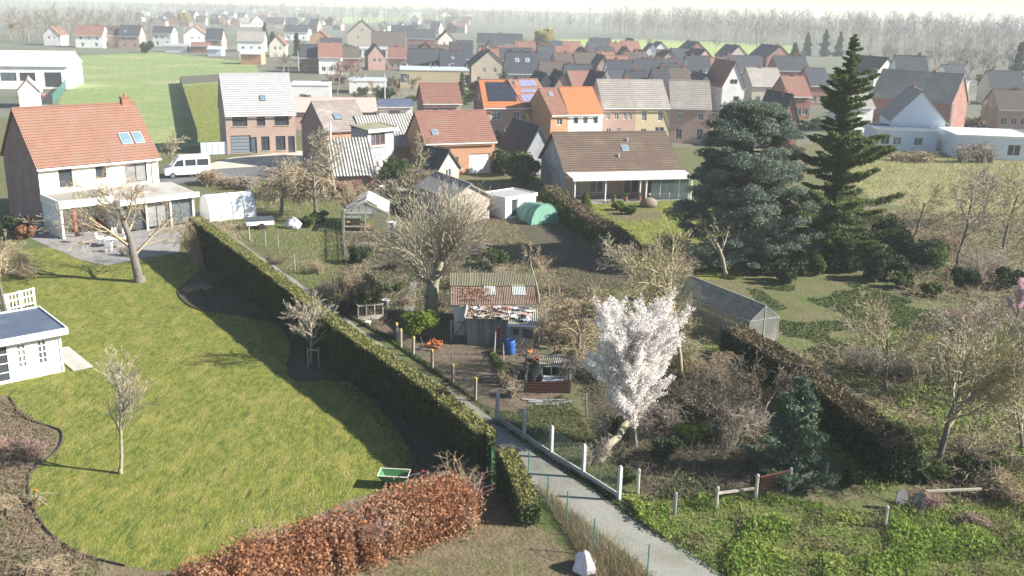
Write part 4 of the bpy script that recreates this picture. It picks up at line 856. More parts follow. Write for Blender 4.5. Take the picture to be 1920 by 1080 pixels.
MB().box(-3.7, 4.3, -.12, -.02, 2.56, 2.7).ob('gutter', ZINC, an)
# grey rendered extension with three red window sashes
pa, pb = G(692, 247, 5.35), G(743, 242, 5.35); rz = math.atan2(pb[1]-pa[1], pb[0]-pa[0]); Lx = math.dist(pa, pb)
ex = thing('extension', 'grey rendered extension with mossy flat roof, white fascia and three dark windows', 'annex', pa, rz)
m = MB(); panel(m, (0, .3), (1, 0), Lx - .15, 0, 5.25, [(Lx*.38, 4.3, 2.1, 1.35)]); panel(m, (Lx - .15, .3), (0, 1), 3.0, 0, 5.5); panel(m, (Lx-.15, 3.3), (-1, 0), Lx - .15, 0, 5.6); panel(m, (0, 3.3), (0, -1), 3.0, 0, 5.5); m.ob('wall', W_GREY, ex)
for i in range(3): window(ex, (0, .3), (1, 0), Lx*.38 + (i - 1)*.7, 4.3, .69, 1.33, WOODF, mull=0)
m = MB(); m.slab((-.1, 0, 5.5), (Lx + .25, 0, 5.5), (Lx + .05, 3.4, 5.85), (-.1, 3.4, 5.85), .16); r = m.ob('roof', MOSSROOF, ex)
MB().box(-.15, Lx + .3, -.1, -.004, 5.2, 5.57).ob('fascia', WHITE, r); MB().bar((Lx + .28, 0, 5.45), (Lx + .08, 3.4, 5.8), .06, .2).ob('verge_board', DARKF, r)
MB().box(Lx*.38 - 1.15, Lx*.38 + 1.15, .12, .3, 3.47, 3.59).ob('window_sill', WHITE, ex)
# lean-to with a long corrugated slope
sh = thing('lean_to_shed', 'brick lean-to with steep pale corrugated roof in front of the old house', 'shed', (-18.8, 100.6), math.radians(17))
m = MB(); panel(m, (0, .2), (1, 0), 4.2, 0, 2.1, [(3.3, 1.0, .9, 1.9)]); m.add([(4.2, .2, 0), (4.2, 5.6, 0), (4.2, 5.6, 5.05), (4.2, .2, 2.1)], [(0, 1, 2, 3)]); m.add([(0, .2, 0), (0, 5.6, 0), (0, 5.6, 5.05), (0, .2, 2.1)], [(3, 2, 1, 0)]); panel(m, (4.2, 5.6), (-1, 0), 4.2, 0, 5.05)
m.ob('wall', W_RED, sh); window(sh, (0, .2), (1, 0), 3.3, 1.0, .9, 1.9, WOODF, mull=0, pane=W_PURPLE, name='door')
corrugated(sh, 'roof_sheet', (-.15, -.1, 2.2), (4.4, -.1, 2.2), (4.4, 5.7, 5.45), (-.15, 5.7, 5.45), ETERNIT, seed=5, sheet=.92, wl=.34, amp=.06)
MB().tube([(.35, 5.9, 4.9), (.35, 5.9, 6.9)], .09, 8).tube([(.35, 5.9, 6.9), (.35, 5.9, 7.0)], .13, 8).ob('flue_pipe', WHITE, sh)
# low rendered yard wall
a, b = G(706, 350), G(736, 346); wl = thing('yard_wall', 'short pale grey rendered wall beside the lean-to', 'wall', a, math.atan2(b[1]-a[1], b[0]-a[0])); l = math.dist(a, b)
MB().box(0, l, 0, .22, 0, 2.3).ob('wall', W_GREY, wl); MB().box(-.05, l + .05, -.05, .27, 2.302, 2.38).ob('coping', CONCPOST, wl)
# brick pillar heap near the lean-to wall
a = G(640, 348); lw = thing('low_brick_wall', 'low crumbling brick wall under the lean-to roof', 'wall', a, math.radians(14)); MB().box(0, 3.6, 0, .25, 0, .9).ob('wall', W_RED, lw); MB().box(.4, 2.4, -.02, .3, .902, 1.0).ob('coping', OLDWOOD, lw)

# -- derelict greenhouse
a, b = G(646, 436), G(728, 436); gz = math.atan2(b[1]-a[1], b[0]-a[0]); gw_ = math.dist(a, b); gl = 5.2; ge, gr = 1.75, 2.75
gh = thing('greenhouse', 'derelict greenhouse with broken panes and white roof sheets, overgrown by twigs', 'greenhouse', a, gz)
m = MB()
for y in (0, gl*.33, gl*.66, gl):
    for p, q in (((0, y, 0), (0, y, ge)), ((gw_, y, 0), (gw_, y, ge)), ((0, y, ge), (gw_/2, y, gr)), ((gw_/2, y, gr), (gw_, y, ge))): m.bar(p, q, .08)
for p, q in (((0, 0, ge), (0, gl, ge)), ((gw_, 0, ge), (gw_, gl, ge)), ((gw_/2, 0, gr), (gw_/2, gl, gr)), ((0, 0, ge), (gw_, 0, ge)), ((0, 0, .55), (gw_*.62, 0, .55)), ((gw_*.48, 0, 0), (gw_*.48, 0, ge)), ((0, 0, .05), (gw_, 0, .05))): m.bar(p, q, .09)
m.ob('frame', OLDPALE, gh); rp = random.Random(11)
GPANE = M('greenhouse_roof_pane', (.80,.79,.77), (.66,.65,.63), scale=1.5, rough=.3, c3=(.45,.40,.34), big=1.2)
GGL = M('greenhouse_glass', (.42,.46,.47), (.55,.58,.58), scale=2, rough=.15, spec=.6, alpha=.62)
for s in (0, 1):
    for i in range(7):
        for j in range(2):
            if rp.random() < (.28 if s == 0 else .10): continue
            y0, y1 = gl*i/7 + .02, gl*(i+1)/7 - .02; f0, f1 = j/2 + .01, (j+1)/2 - .01
            x = (lambda f: gw_/2*f) if s == 0 else (lambda f: gw_ - gw_/2*f); z = lambda f: ge + (gr-ge)*f + .06 + rp.uniform(0, .02)
            p = [(x(f0), y0, z(f0)), (x(f1), y0, z(f1)), (x(f1), y1, z(f1)), (x(f0), y1, z(f0))]
            if s == 0: p = p[::-1]
            MB().slab(*(p if s == 0 else p), .012).ob('roof_pane', GPANE, gh)
for i in range(6):
    x0, x1 = gw_*i/6 + .05, gw_*(i+1)/6 - .05; zt = lambda x: ge + (gr-ge)*(1 - abs(x - gw_/2)/(gw_/2)) - .08
    m = MB(); m.add([(x0, .02, ge - .42), (x1, .02, ge - .42), (x1, .02, max(ge, zt(x1))), (x0, .02, max(ge, zt(x0)))], [(0, 1, 2, 3)]); m.ob('gable_pane', GGL, gh)
m = MB(); m.box(gw_*.66, gw_*.97, -.06, -.02, .05, ge + .1); m.ob('door_sheet', M('sheet_olive', (.27,.25,.16), (.21,.20,.13), scale=2.5), gh)
for i in range(6): MB().box(.3 + i*.33, .5 + i*.33, .7 + (i % 3)*.3, 1.0 + (i % 3)*.3, 0, .35 + .12*(i % 2)).ob('crate', PINE, gh)
m = MB(); m.box(.15, 1.8, .5, 1.1, .75, .8); [m.box(x, x + .06, .55, .61, 0, .75) for x in (.2, .95, 1.7)]; m.ob('shelf', PINE, gh)

# -- main rusty shed
a, b = G(851, 628), G(990, 628); rz = math.atan2(b[1]-a[1], b[0]-a[0]); Ls = 5.7
s1 = thing('corrugated_shed', 'white-walled shed with rusty corrugated roof under the big bare tree', 'shed', (-3.5, 56.7), math.radians(4)); s1.scale = (.88, .74, 1)
MB().box(0, 5.4, 0, .1, 0, 2.0).ob('front_wall', W_WHITE, s1); MB().box(0, 5.4, 4.6, 4.7, 0, 2.8).ob('back_wall', W_WHITE, s1)
for x_ in (0, 5.3): MB().add([(x_ + e, y, z) for e in (0, .1) for y, z in ((.1, 0), (4.6, 0), (4.6, 2.85), (.1, 2.05))], [(3, 2, 1, 0), (4, 5, 6, 7), (0, 1, 5, 4), (1, 2, 6, 5), (2, 3, 7, 6), (3, 0, 4, 7)]).ob('side_wall', W_WHITE, s1)
corrugated(s1, 'roof_sheet', (-.25, -.3, 2.05), (5.75, -.3, 2.05), (5.75, 2.6, 2.62), (-.25, 2.6, 2.62), RUST, seed=8, sheet=.75, wl=.12, amp=.022, mats=[RUST])
for x_, w_ in ((2.1, .85), (4.1, .95)): corrugated(s1, 'clear_sheet', (x_, 1.15, 2.385), (x_ + w_, 1.15, 2.385), (x_ + w_, 2.75, 2.70), (x_, 2.75, 2.70), CLEARSH, seed=14, sheet=1.2, wl=.12, amp=.022)
corrugated(s1, 'roof_sheet', (-.3, 2.5, 2.66), (5.8, 2.5, 2.66), (5.8, 4.9, 3.0), (-.3, 4.9, 3.0), RUSTMOSS, seed=9, sheet=.75, wl=.12, amp=.022)
MB().bar((-.28, -.28, 1.97), (5.78, -.28, 1.97), .06, .12).ob('fascia_board', OLDPALE, s1)
# -- lower plank shed in front
s2 = thing('plank_shed', 'low shed of grey weathered planks with a litter-covered roof', 'shed', (-2.6, 55.0), math.radians(-3))
rp = random.Random(5); x = 0; pm = [MB().box(0, w, 0, .035, 0, 1.75).me('plank', OLDWOOD) for w in (.11, .14, .17)]
while x < 2.35:
    k = rp.randrange(3); o = ob('plank', pm[k], s2, (x, rp.uniform(-.015, .015), rp.uniform(-.05, .02))); o.rotation_euler = (0, rp.uniform(-.012, .012), 0); x += (.11, .14, .17)[k] + .008
for y in np.arange(.06, 1.5, .15): ob('plank', pm[1], s2, (-.01, y + .14, 0), math.pi/2 * -1)
MB().box(.05, 2.35, .06, .09, 0, 1.7).box(2.33, 2.36, .06, 1.5, 0, 1.7).ob('back_wall', DARKF, s2)
MB().box(2.5, 3.95, .1, .16, 0, 1.35).ob('side_wall', M('board_beige', (.36,.32,.26), (.28,.25,.20), scale=3), s2)
MB().box(2.72, 3.05, .07, .098, .75, 1.12).box(3.3, 3.9, .07, .098, .55, 1.12).ob('opening', DARKF, s2)  # dark plates on the wall, painted as the shade of holes
MB().box(2.38, 2.5, -.08, .06, 0, 1.5).ob('corner_post', M('paint_blue_grey', (.30,.38,.45), (.25,.32,.38), scale=3), s2)
MB().box(2.4, 4.1, -.22, -.14, 1.36, 1.5).ob('fascia_board', W_BLUEWHITE, s2)
corrugated(s2, 'roof_sheet', (-.15, -.15, 1.74), (2.5, -.15, 1.74), (2.6, 1.75, 2.0), (-.2, 1.75, 2.0), ETERNIT_MOSS, seed=12, sheet=.9, wl=.12, amp=.02)
corrugated(s2, 'roof_sheet', (2.42, -.2, 1.52), (4.15, -.2, 1.52), (4.1, 1.75, 1.9), (2.5, 1.75, 1.9), ETERNIT_MOSS, seed=13, sheet=.85, wl=.12, amp=.02)
MB().bar((-.16, -.16, 1.78), (-.2, 1.75, 2.06), .07, .09).ob('verge_board', OLDPALE, s2)
MB().box(1.82, 1.92, -.1, -.04, .6, 1.25).ob('red_board', M('paint_red', (.45,.03,.03), (.38,.03,.03), scale=3, rough=.5), s2)
# litter on that roof: sheets, boards and leaves
rp = random.Random(21); c3, s3 = math.cos(math.radians(-3)), math.sin(math.radians(-3))
DM = [PLASTIC, PLASTIC, OLDWOOD, DARKF, W_PINK, R_DARK, PLASTIC, ZINC, OLDPALE]
for i in range(34):
    lx, ly = rp.uniform(.05, 3.9), rp.uniform(0, 1.6); z = (1.74 + (ly + .15)*.137 if lx < 2.45 else 1.52 + (ly + .2)*.195) + .035
    m = MB(); w, l = rp.uniform(.12, .42), rp.uniform(.10, .3); n = 5; V = []
    for ii in range(n):
        for jj in range(n): V.append(((ii/(n-1) - .5)*w*2*rp.uniform(.85, 1.1), (jj/(n-1) - .5)*l*2*rp.uniform(.85, 1.1), rp.uniform(0, .09)))
    F = [(ii*n + jj, (ii+1)*n + jj, (ii+1)*n + jj + 1, ii*n + jj + 1) for ii in range(n-1) for jj in range(n-1)]; m.add(V, F)
    o = m.ob('litter_scrap', DM[i % len(DM)], None, (-2.6 + lx*c3 - ly*s3, 55.0 + lx*s3 + ly*c3, z), rp.uniform(0, 6.28)); o.rotation_euler[0] = .14
    tag(o, 'crumpled scrap of sheet or board lying on the plank shed roof', 'scrap', 'scraps on the plank shed roof')
P = np.array([(-2.6 + lx*c3 - ly*s3, 55.0 + lx*s3 + ly*c3, 1.79 + (ly+.15)*.137 + abs(NR.normal(0, .03))) for lx, ly in zip(NR.uniform(0, 2.4, 700), NR.uniform(0, 1.6, 700))])
tag(ob('leaf_litter', leaf_mesh('leaf_litter', P, .05, M('leaf_litter_brown', (.34,.18,.13), (.26,.15,.10), scale=5), flat=.6)), 'brown fallen leaves on the plank shed roof', 'leaves', kind='stuff')
P = np.array([(-3.5 + lx*.88, 56.7 + ly*.74 + lx*.06, 2.1 + (ly + .3)*.197 + .05) for lx, ly in zip(NR.normal(1.5, .7, 500), NR.uniform(.2, 2.2, 500))])
tag(ob('leaf_litter', leaf_mesh('leaf_litter', P, .05, M('leaf_litter_brown', (.34,.18,.13), (.26,.15,.10)), flat=.6)), 'brown fallen leaves on the rusty shed roof', 'leaves', kind='stuff')
# wooden gate left of the plank shed
a, b = G(846, 640), G(872, 640); gt = thing('wooden_gate', 'grey wooden frame gate with diagonal brace left of the plank shed', 'gate', a, math.atan2(b[1]-a[1], b[0]-a[0])); l = math.dist(a, b)
for x in (0, l): MB().box(x - .05, x + .05, -.05, .05, 0, 1.35).ob('post', OLDWOOD, gt)
for z in (.12, 1.2): MB().bar((.05, 0, z), (l - .05, 0, z), .05, .09).ob('rail', OLDWOOD, gt)
MB().bar((.08, -.03, .16), (l - .08, -.03, 1.16), .04, .08).ob('brace', OLDWOOD, gt)
# -- blue barrel
def lathe(prof, n=16):
    m = MB(); m.rings([[(r*math.cos(2*math.pi*k/n), r*math.sin(2*math.pi*k/n), z) for k in range(n)] for r, z in prof]); return m
br = thing('barrel', 'blue plastic barrel with dark opening beside the plank shed', 'barrel', G(957, 664))
BLUE = M('plastic_blue', (.03,.11,.42), (.04,.13,.36), scale=3, rough=.35, spec=.5)
lathe([(.24, 0), (.27, .05), (.285, .28), (.295, .3), (.285, .32), (.29, .55), (.30, .57), (.29, .6), (.275, .82), (.24, .88), (.20, .88), (.20, .80)]).ob('drum', BLUE, br, smooth=True)
lathe([(.20, .78), (.20, .80)]).ob('opening', DARKF, br); MB().bar((-.24, 0, .86), (.24, 0, .95), .05).ob('handle', BLUE, br)  # dark disc painted as the shade inside the barrel
# -- hens
HEN = M('feathers_brown', (.33,.10,.03), (.24,.065,.02), scale=12, rough=.8, bump=.4); HENPALE = M('feathers_ginger', (.45,.17,.06), (.33,.11,.035), scale=12); COMB = M('comb_red', (.5,.03,.02)); LEGY = M('leg_yellow', (.5,.33,.06)); HENBLK = M('feathers_black', (.02,.02,.022), (.05,.045,.04), scale=9)
def hen(label, px, py, rz, mat, peck=False, group='hens in the run'):
    t = thing('hen', label, 'hen', G(px, py), rz, group); sp = [(-.24, .36, .012, .03), (-.2, .33, .03, .055), (-.14, .27, .07, .085), (-.04, .235, .10, .11), (.06, .235, .095, .11), (.13, .27, .06, .085)]
    sp += ([(.19, .22, .035, .045), (.24, .13, .028, .03), (.27, .08, .03, .032), (.30, .05, .012, .014)] if peck else [(.155, .34, .038, .05), (.165, .40, .028, .032), (.18, .435, .03, .033), (.215, .44, .012, .014)])
    m = MB(); n = 10; R = []
    for i, (x, z, ry, rr) in enumerate(sp):
        p, q = sp[max(0, i-1)], sp[min(len(sp)-1, i+1)]; dx, dz = q[0]-p[0], q[1]-p[1]; L = math.hypot(dx, dz); ux, uz = -dz/L, dx/L
        R.append([(x + ux*rr*math.sin(2*math.pi*k/n), ry*math.cos(2*math.pi*k/n), z + uz*rr*math.sin(2*math.pi*k/n)) for k in range(n)])
    m.rings(R); m.ob('body', mat, t, smooth=True); hx, hz = sp[-2][0], sp[-2][1]
    MB().add([(hx-.02, 0, hz+.03), (hx+.03, 0, hz+.02), (hx+.02, 0, hz+.06), (hx, 0, hz+.05), (hx-.02, .008, hz+.065)], [(0, 1, 2), (0, 2, 3), (0, 3, 4), (2, 1, 0)]).box(hx-.02, hx+.02, -.006, .006, hz+.025, hz+.055).ob('comb', COMB, t)
    MB().tube([(hx+.03, 0, hz), (hx+.065, 0, hz-.012)], [.012, .002], 5).ob('beak', LEGY, t)
    for s in (-1, 1):
        MB().tube([(0, .045*s, .16), (-.01, .045*s, .08), (0, .045*s, .01)], [.02, .011, .009], 5).tube([(-.03, .045*s, .008), (.05, .045*s, .008)], .007, 4).ob('leg', LEGY, t)
        w = MB(); w.rings([[(x, s*(.098 + .012*b*math.sin(2*math.pi*k/8)) if False else s*(ry + .012*math.cos(2*math.pi*k/8)), z + h*math.sin(2*math.pi*k/8)) for k in range(8)] for x, z, h, ry in ((-.2, .27, .01, .05), (-.1, .26, .05, .09), (.02, .26, .06, .105), (.09, .27, .02, .08))]); w.ob('wing', mat, t, smooth=True)
for la, px, py, r, mt, pk in [('brown hen at the left end of the cluster by the wire fence', 795, 656, 2.4, HEN, False), ('brown hen facing away, second from left in the cluster', 804, 652, 1.2, HEN, False),
    ('ginger hen upright in the middle of the cluster', 812, 651, 1.9, HENPALE, False), ('brown hen nearest the camera in the cluster', 817, 659, -.4, HEN, True),
    ('brown hen right of the cluster, facing the shed', 824, 653, .4, HEN, False), ('ginger hen behind the cluster under the yellow bush', 819, 648, 2.8, HENPALE, False),
    ('lone ginger hen beside the blue barrel', 993, 667, .8, HENPALE, False), ('brown hen by the small bare tree', 1001, 685, 2.2, HEN, True), ('brown hen with raised head near the hutch', 1010, 680, .2, HEN, False), ('dark hen with pale back near the small bare tree', 992, 682, 2.9, HENBLK, False)]: hen(la, px, py, r, mt, pk)
# -- fences: new concrete posts with plinth slabs and green mesh
def mesh_wire(parent, a, b, z0, z1, sx, sz, mat, r=.0035, top=True):
    S = []; L = math.dist(a, b); n = max(2, int(L / sx)); k = max(2, int((z1 - z0) / sz)); f = lambda t: (a[0] + (b[0]-a[0])*t, a[1] + (b[1]-a[1])*t)
    for i in range(n + 1): p = f(i / n); S.append((*p, z0, *p, z1, r, r))
    for j in range(k + 1): z = z0 + (z1-z0)*j/k; S.append((*a, z, *b, z, r*(1.6 if j == k else 1), r*(1.6 if j == k else 1)))
    return ob('wire_mesh', seg_mesh('wire_mesh', S, mat, 3), parent)
CP = [G(932, 791), G(982, 824), G(1033, 859), G(1093, 896), G(1160, 939)]; o0 = CP[0]
cf = thing('concrete_fence', 'new fence of white concrete posts and plinth slabs with green mesh along the lane', 'fence', o0); R_ = [(p[0]-o0[0], p[1]-o0[1]) for p in CP]
pmesh = MB(); pmesh.rings([[(-.075+e, -.06+e, z), (.075-e, -.06+e, z), (.075-e, .06-e, z), (-.075+e, .06-e, z)] for z, e in ((0, 0), (1.52, 0), (1.6, .035))]); pmesh = pmesh.me('post', CONCPOST)
fang = math.atan2(CP[4][1]-CP[0][1], CP[4][0]-CP[0][0])
for p in R_: ob('post', pmesh, cf, (*p, 0), fang)
for i in range(4):
    a, b = R_[i], R_[i+1]; d = Vector((b[0]-a[0], b[1]-a[1])).normalized()*.08
    MB().bar((a[0]+d.x, a[1]+d.y, .17), (b[0]-d.x, b[1]-d.y, .17), .05, .34).ob('plinth_slab', CONCPOST, cf); mesh_wire(cf, a, b, .36, 1.4, .1, .1, WIRE)
OP = [G(745, 640), G(752, 655), G(775, 668), G(811, 695), G(849, 722), G(891, 752), G(932, 791)]; o0 = OP[0]
of = thing('post_and_wire_fence', 'old fence of lichen-capped posts and wire round the chicken run', 'fence', o0); R_ = [(p[0]-o0[0], p[1]-o0[1]) for p in OP]
for i, p in enumerate(R_[:-1]):
    h = 1.15 + .08*(i % 2); pm_ = MB(); pm_.rings([[(-.06+e, -.06+e, z), (.06-e, -.06+e, z), (.06-e, .06-e, z), (-.06+e, .06-e, z)] for z, e in ((0, 0), (h, 0), (h + .04, .02))]); q = pm_.ob('post', CONCOLD, of, (*p, 0), .7 + .1*i)
    q.rotation_euler[1] = .03*((i % 3) - 1); MB().box(-.063, .063, -.063, .063, h - .1, h + .045).ob('lichen_cap', LICHEN, q)
for i in range(6): mesh_wire(of, R_[i], R_[i+1], .05, 1.05, .16, .16, WIREGREY, .003)
# grass-green steel stakes leaning at the run fence
for la, px, py, tx in [('thin green steel stake leaning by the hens', 797, 668, -.25), ('thin green steel stake at the run fence', 846, 700, 0)]:
    t = thing('steel_stake', la, 'stake', G(px, py)); MB().tube([(0, 0, 0), (tx, .05, 1.15)], .018, 5).ob('rod', WIRE, t)
for la, px, py, h, tilt in [('pale split stake in front of the plank shed', 926, 668, 1.5, .05), ('grey stake right of the pale split stake', 944, 680, 1.15, -.04), ('mossy wooden post at the end of the rusty sheet', 983, 735, .95, .08), ('slanting pale stake beside the small bare tree', 985, 712, .9, .15), ('dark stake near the hutch', 1012, 712, .5, 0)]:
    t = thing('wooden_stake', la, 'stake', G(px, py)); t.rotation_euler = (0, tilt, 0); MB().tube([(0, 0, -.05), (.01, 0, h*.5), (0, .01, h)], [.06, .055, .035], 6).ob('stake', OLDPALE if 'pale' in la else OLDWOOD, t)
# -- hutch of scrap sheets
a = G(1012, 716); hu = thing('scrap_hutch', 'ramshackle hutch of grey scrap sheets with dark opening and white panel', 'hutch', a, math.radians(5))
corrugated(hu, 'roof_sheet', (-.05, .15, .80), (1.6, .15, .80), (1.5, 1.5, 1.02), (.1, 1.5, 1.02), ETERNIT_MOSS, seed=31, sheet=.8, wl=.12, amp=.018)
MB().slab((-.35, .0, .02), (.12, .05, .78), (.15, 1.3, .9), (-.3, 1.2, .02), .03).ob('side_sheet', ETERNIT_MOSS, hu); MB().box(.15, 1.5, 1.2, 1.25, 0, .95).box(1.48, 1.53, .2, 1.2, 0, .8).ob('wall', OLDWOOD, hu)
for x in (.1, .6, 1.45): MB().box(x, x + .06, .12, .18, 0, .8).ob('post', OLDPALE, hu)
MB().slab((.05, -.55, .22), (1.2, -.45, .25), (1.4, .1, .34), (.2, .1, .34), .03).ob('white_panel', ZINC, hu); MB().box(.15, 1.45, .75, .78, .05, .7).ob('opening_shade_board', DARKF, hu)  # dark board added as painted shade in the hutch mouth
a, b = G(987, 737), G(1069, 738); rs = thing('rusty_sheet_fence', 'low fence of dark rust-red corrugated sheets in front of the hutch', 'fence', a, math.atan2(b[1]-a[1], b[0]-a[0])); l = math.dist(a, b)
for i in range(3):
    m = MB(); V = []; n = 28
    for j in range(n + 1):
        z = .02 + .66*j/n; y = .022*math.sin(j*2*math.pi/5); V += [(l*i/3 + .01, y + .012*i, z), (l*(i+1)/3 + .03, y + .012*i, z)]
    m.add(V, [(2*j, 2*j+1, 2*j+3, 2*j+2) for j in range(n)]); m.ob('sheet', RUSTRED, rs)
for x in (0, l/2, l): MB().box(x - .03, x + .03, .06, .12, 0, .8).ob('post', OLDWOOD, rs)
for i in range(5):
    a = G(1000 + i*13, 752 + (i % 3)*4); t = thing('old_board', 'mossy grey board lying flat in front of the rusty sheet fence', 'board', (*a, .05), math.radians(-12 + 7*i), 'boards on the ground'); MB().box(-.6, .6, -.1, .1, -.02, .02).ob('board', OLDWOOD, t)
# -- wooden pen in front of the domed hedge
a, b = G(672, 601), G(718, 597); pn = thing('wooden_pen', 'pale wooden frame pen with mesh in front of the domed bush', 'pen', a, math.atan2(b[1]-a[1], b[0]-a[0])); l = math.dist(a, b)
for i in range(4): MB().box(l*i/3 - .035, l*i/3 + .035, -.035, .035, 0, 1.05).ob('post', OLDPALE, pn)
for z in (.25, .98): MB().bar((0, -.05, z), (l, -.05, z), .04, .09).ob('rail', OLDPALE, pn)
MB().box(-.06, l + .05, -.08, -.045, .02, .22).ob('base_board', OLDPALE, pn)
for y in (.03, .5): MB().bar((0, 0, .98), (0, .9, .98), .05).ob('side_rail', OLDPALE, pn); break
mesh_wire(pn, (0, .02), (l, .02), .28, .95, .09, .09, WIREGREY, .003)
# paling fence on the plot's left side
a, b = G(648, 490), G(641, 415); pf = thing('paling_fence', 'grey weathered paling fence along the left plot boundary', 'fence', a, math.atan2(b[1]-a[1], b[0]-a[0])); l = math.dist(a, b); pl = MB().box(-.05, .05, -.012, .012, 0, 1.25).me('pale', OLDWOOD); rp = random.Random(9); x = 0
while x < l:
    o = ob('pale', pl, pf, (x, rp.uniform(-.02, .02), rp.uniform(-.12, .06))); o.rotation_euler = (rp.uniform(-.04, .04), rp.uniform(-.05, .05), 0); x += rp.uniform(.16, .42)
for z in (.35, .95): MB().bar((0, .035, z), (l, .035, z), .03, .07).ob('rail', OLDWOOD, pf)
# log under the blossom tree
lg = thing('fallen_log', 'thick pale fallen trunk with broken end lying under the blossom tree', 'log', G(1122, 872)); e = G(1196, 792); s = G(1122, 872); dx, dy = e[0]-s[0], e[1]-s[1]
MB().tube([(-.1, -.05, .2), (.05, .05, .24), (.2, .25, .3), (dx*.25, dy*.3, .36), (dx*.45, dy*.4, .5), (dx*.6, dy*.62, .55), (dx*.8, dy*.75, .72), (dx, dy, .9)], [.10, .21, .17, .2, .165, .19, .15, .13], 9).ob('trunk', BARK_PALE, lg, smooth=True)
MB().tube([(dx*.4, dy*.4, .42), (dx*.4 - .5, dy*.4 + .2, .65)], [.08, .03], 6).ob('branch_stub', BARK_PALE, lg)
MB().tube([(-.12, -.08, .21), (-.1, -.05, .2)], .125, 9).ob('broken_end', PINE, lg)

# -- right boundary fence of the plot and clutter
RB = [G(*p) for p in [(848, 420), (872, 452), (894, 484), (917, 516), (945, 556), (1010, 650), (1040, 694), (1068, 735), (1100, 782), (1135, 835)]]; o0 = RB[0]
rf_ = thing('boundary_fence', 'old wooden post and wire fence along the right plot boundary', 'fence', o0); R_ = [(p[0]-o0[0], p[1]-o0[1]) for p in RB]; rp = random.Random(3)
for p in R_: q = MB().tube([(0, 0, 0), (0, 0, .7), (.02, 0, 1.2)], [.06, .055, .045], 6).ob('post', OLDWOOD, rf_, (*p, 0)); q.rotation_euler = (rp.gauss(0, .05), rp.gauss(0, .05), 0)
for i in range(len(R_) - 1): mesh_wire(rf_, R_[i], R_[i+1], .1, 1.1, .25, .25, WIREGREY, .003)
wp = thing('wood_pile', 'stack of old boards below the lean-to shed', 'wood pile', G(668, 362), math.radians(14))
for i in range(9): MB().box(-1.0 + rp.uniform(-.2, .2), 1.0 + rp.uniform(-.2, .2), -.12 + (i % 3)*.24, .10 + (i % 3)*.24, (i//3)*.09 + .003, (i//3)*.09 + .08).ob('board', OLDWOOD if i % 2 else PINE, wp)
for la, px, py, mt, s_ in [('white bucket by the yard wall', 716, 358, W_WHITE, 1.0), ('blue-grey tub at the right of the greenhouse', 735, 428, W_BLUEWHITE, 1.1), ('dark bucket on the path to the greenhouse', 742, 452, DARKF, .8), ('zinc tub behind the wooden pen', 722, 575, ZINC, .9), ('white basin near the garden path', 690, 612, W_WHITE, .6)]:
    t = thing('tub', la, 'tub', G(px, py)); t.scale = (s_, s_, s_); lathe([(.24, 0), (.32, .5), (.35, .52), (.35, .56), (.28, .56), (.23, .1)], 12).ob('tub', mt, t, smooth=True); MB().tube([(-.32, 0, .54), (0, .05, .66), (.32, 0, .54)], .014, 5).ob('handle', ZINC, t)
tk = thing('water_tank', 'white water tank standing on the yard wall corner', 'tank', (*G(712, 352), 2.38)); lathe([(.3, 0), (.34, .1), (.34, .5), (.28, .62), (.1, .66)], 12).ob('tank', W_WHITE, tk, smooth=True); MB().box(-.06, .06, -.06, .06, .66, .74).ob('cap', DARKF, tk)
# ---------------------------------------------------------------- things in the neighbouring gardens
# white summer house, lower left
a, b = G(-60, 735), G(119, 697); rz = math.atan2(b[1]-a[1], b[0]-a[0]); L = math.dist(a, b); Wd = 4.2
sm = thing('summer_house', 'white wooden summer house with dark blue flat roof at left edge of the lawn', 'shed', a, rz)
m = MB(); hl = [(L*.58, 1.35, .5, 1.35), (L*.80, 1.35, .5, 1.35), (L*.3, 1.1, 1.4, 2.0)]; panel(m, (0, 0), (1, 0), L, 0, 2.3, hl); panel(m, (L, 0), (0, 1), Wd, 0, 2.3); panel(m, (L, Wd), (-1, 0), L, 0, 2.3); panel(m, (0, Wd), (0, -1), Wd, 0, 2.3); m.ob('wall', M('boards_white', (.78,.77,.74), (.73,.72,.69), wave=('Z', 3.4, .35), scale=2), sm)
for u, z, w, h in hl: window(sm, (0, 0), (1, 0), u, z, w, h, WHITE, rec=.05, mull=1, bars=3)
m = MB(); m.box(-.3, L + .3, -.35, Wd + .3, 2.303, 2.48); rf = m.ob('roof', R_BITUMEN, sm)
m = MB(); m.box(-.36, L + .36, -.41, -.35, 2.2, 2.56).box(-.36, L + .36, Wd + .3, Wd + .36, 2.2, 2.56).box(L + .3, L + .36, -.35, Wd + .3, 2.2, 2.56).box(-.36, -.3, -.35, Wd + .3, 2.2, 2.56); m.ob('fascia', WHITE, rf)
MB().box(L - .06, L + .05, -.05, .06, 0, 2.2).ob('corner_board', WHITE, sm)
DECK = M('deck_boards', (.42,.40,.36), (.33,.315,.285), scale=3, obrand=.12, stretch=(4, .5, 1))
dk = thing('deck', 'pale wooden deck strip right of the white summer house', 'deck', a, rz)
for i in range(7): MB().box(L + .42 + i*.15, L + .56 + i*.15, -.3, Wd - .4, .02, .08).ob('board', DECK, dk)
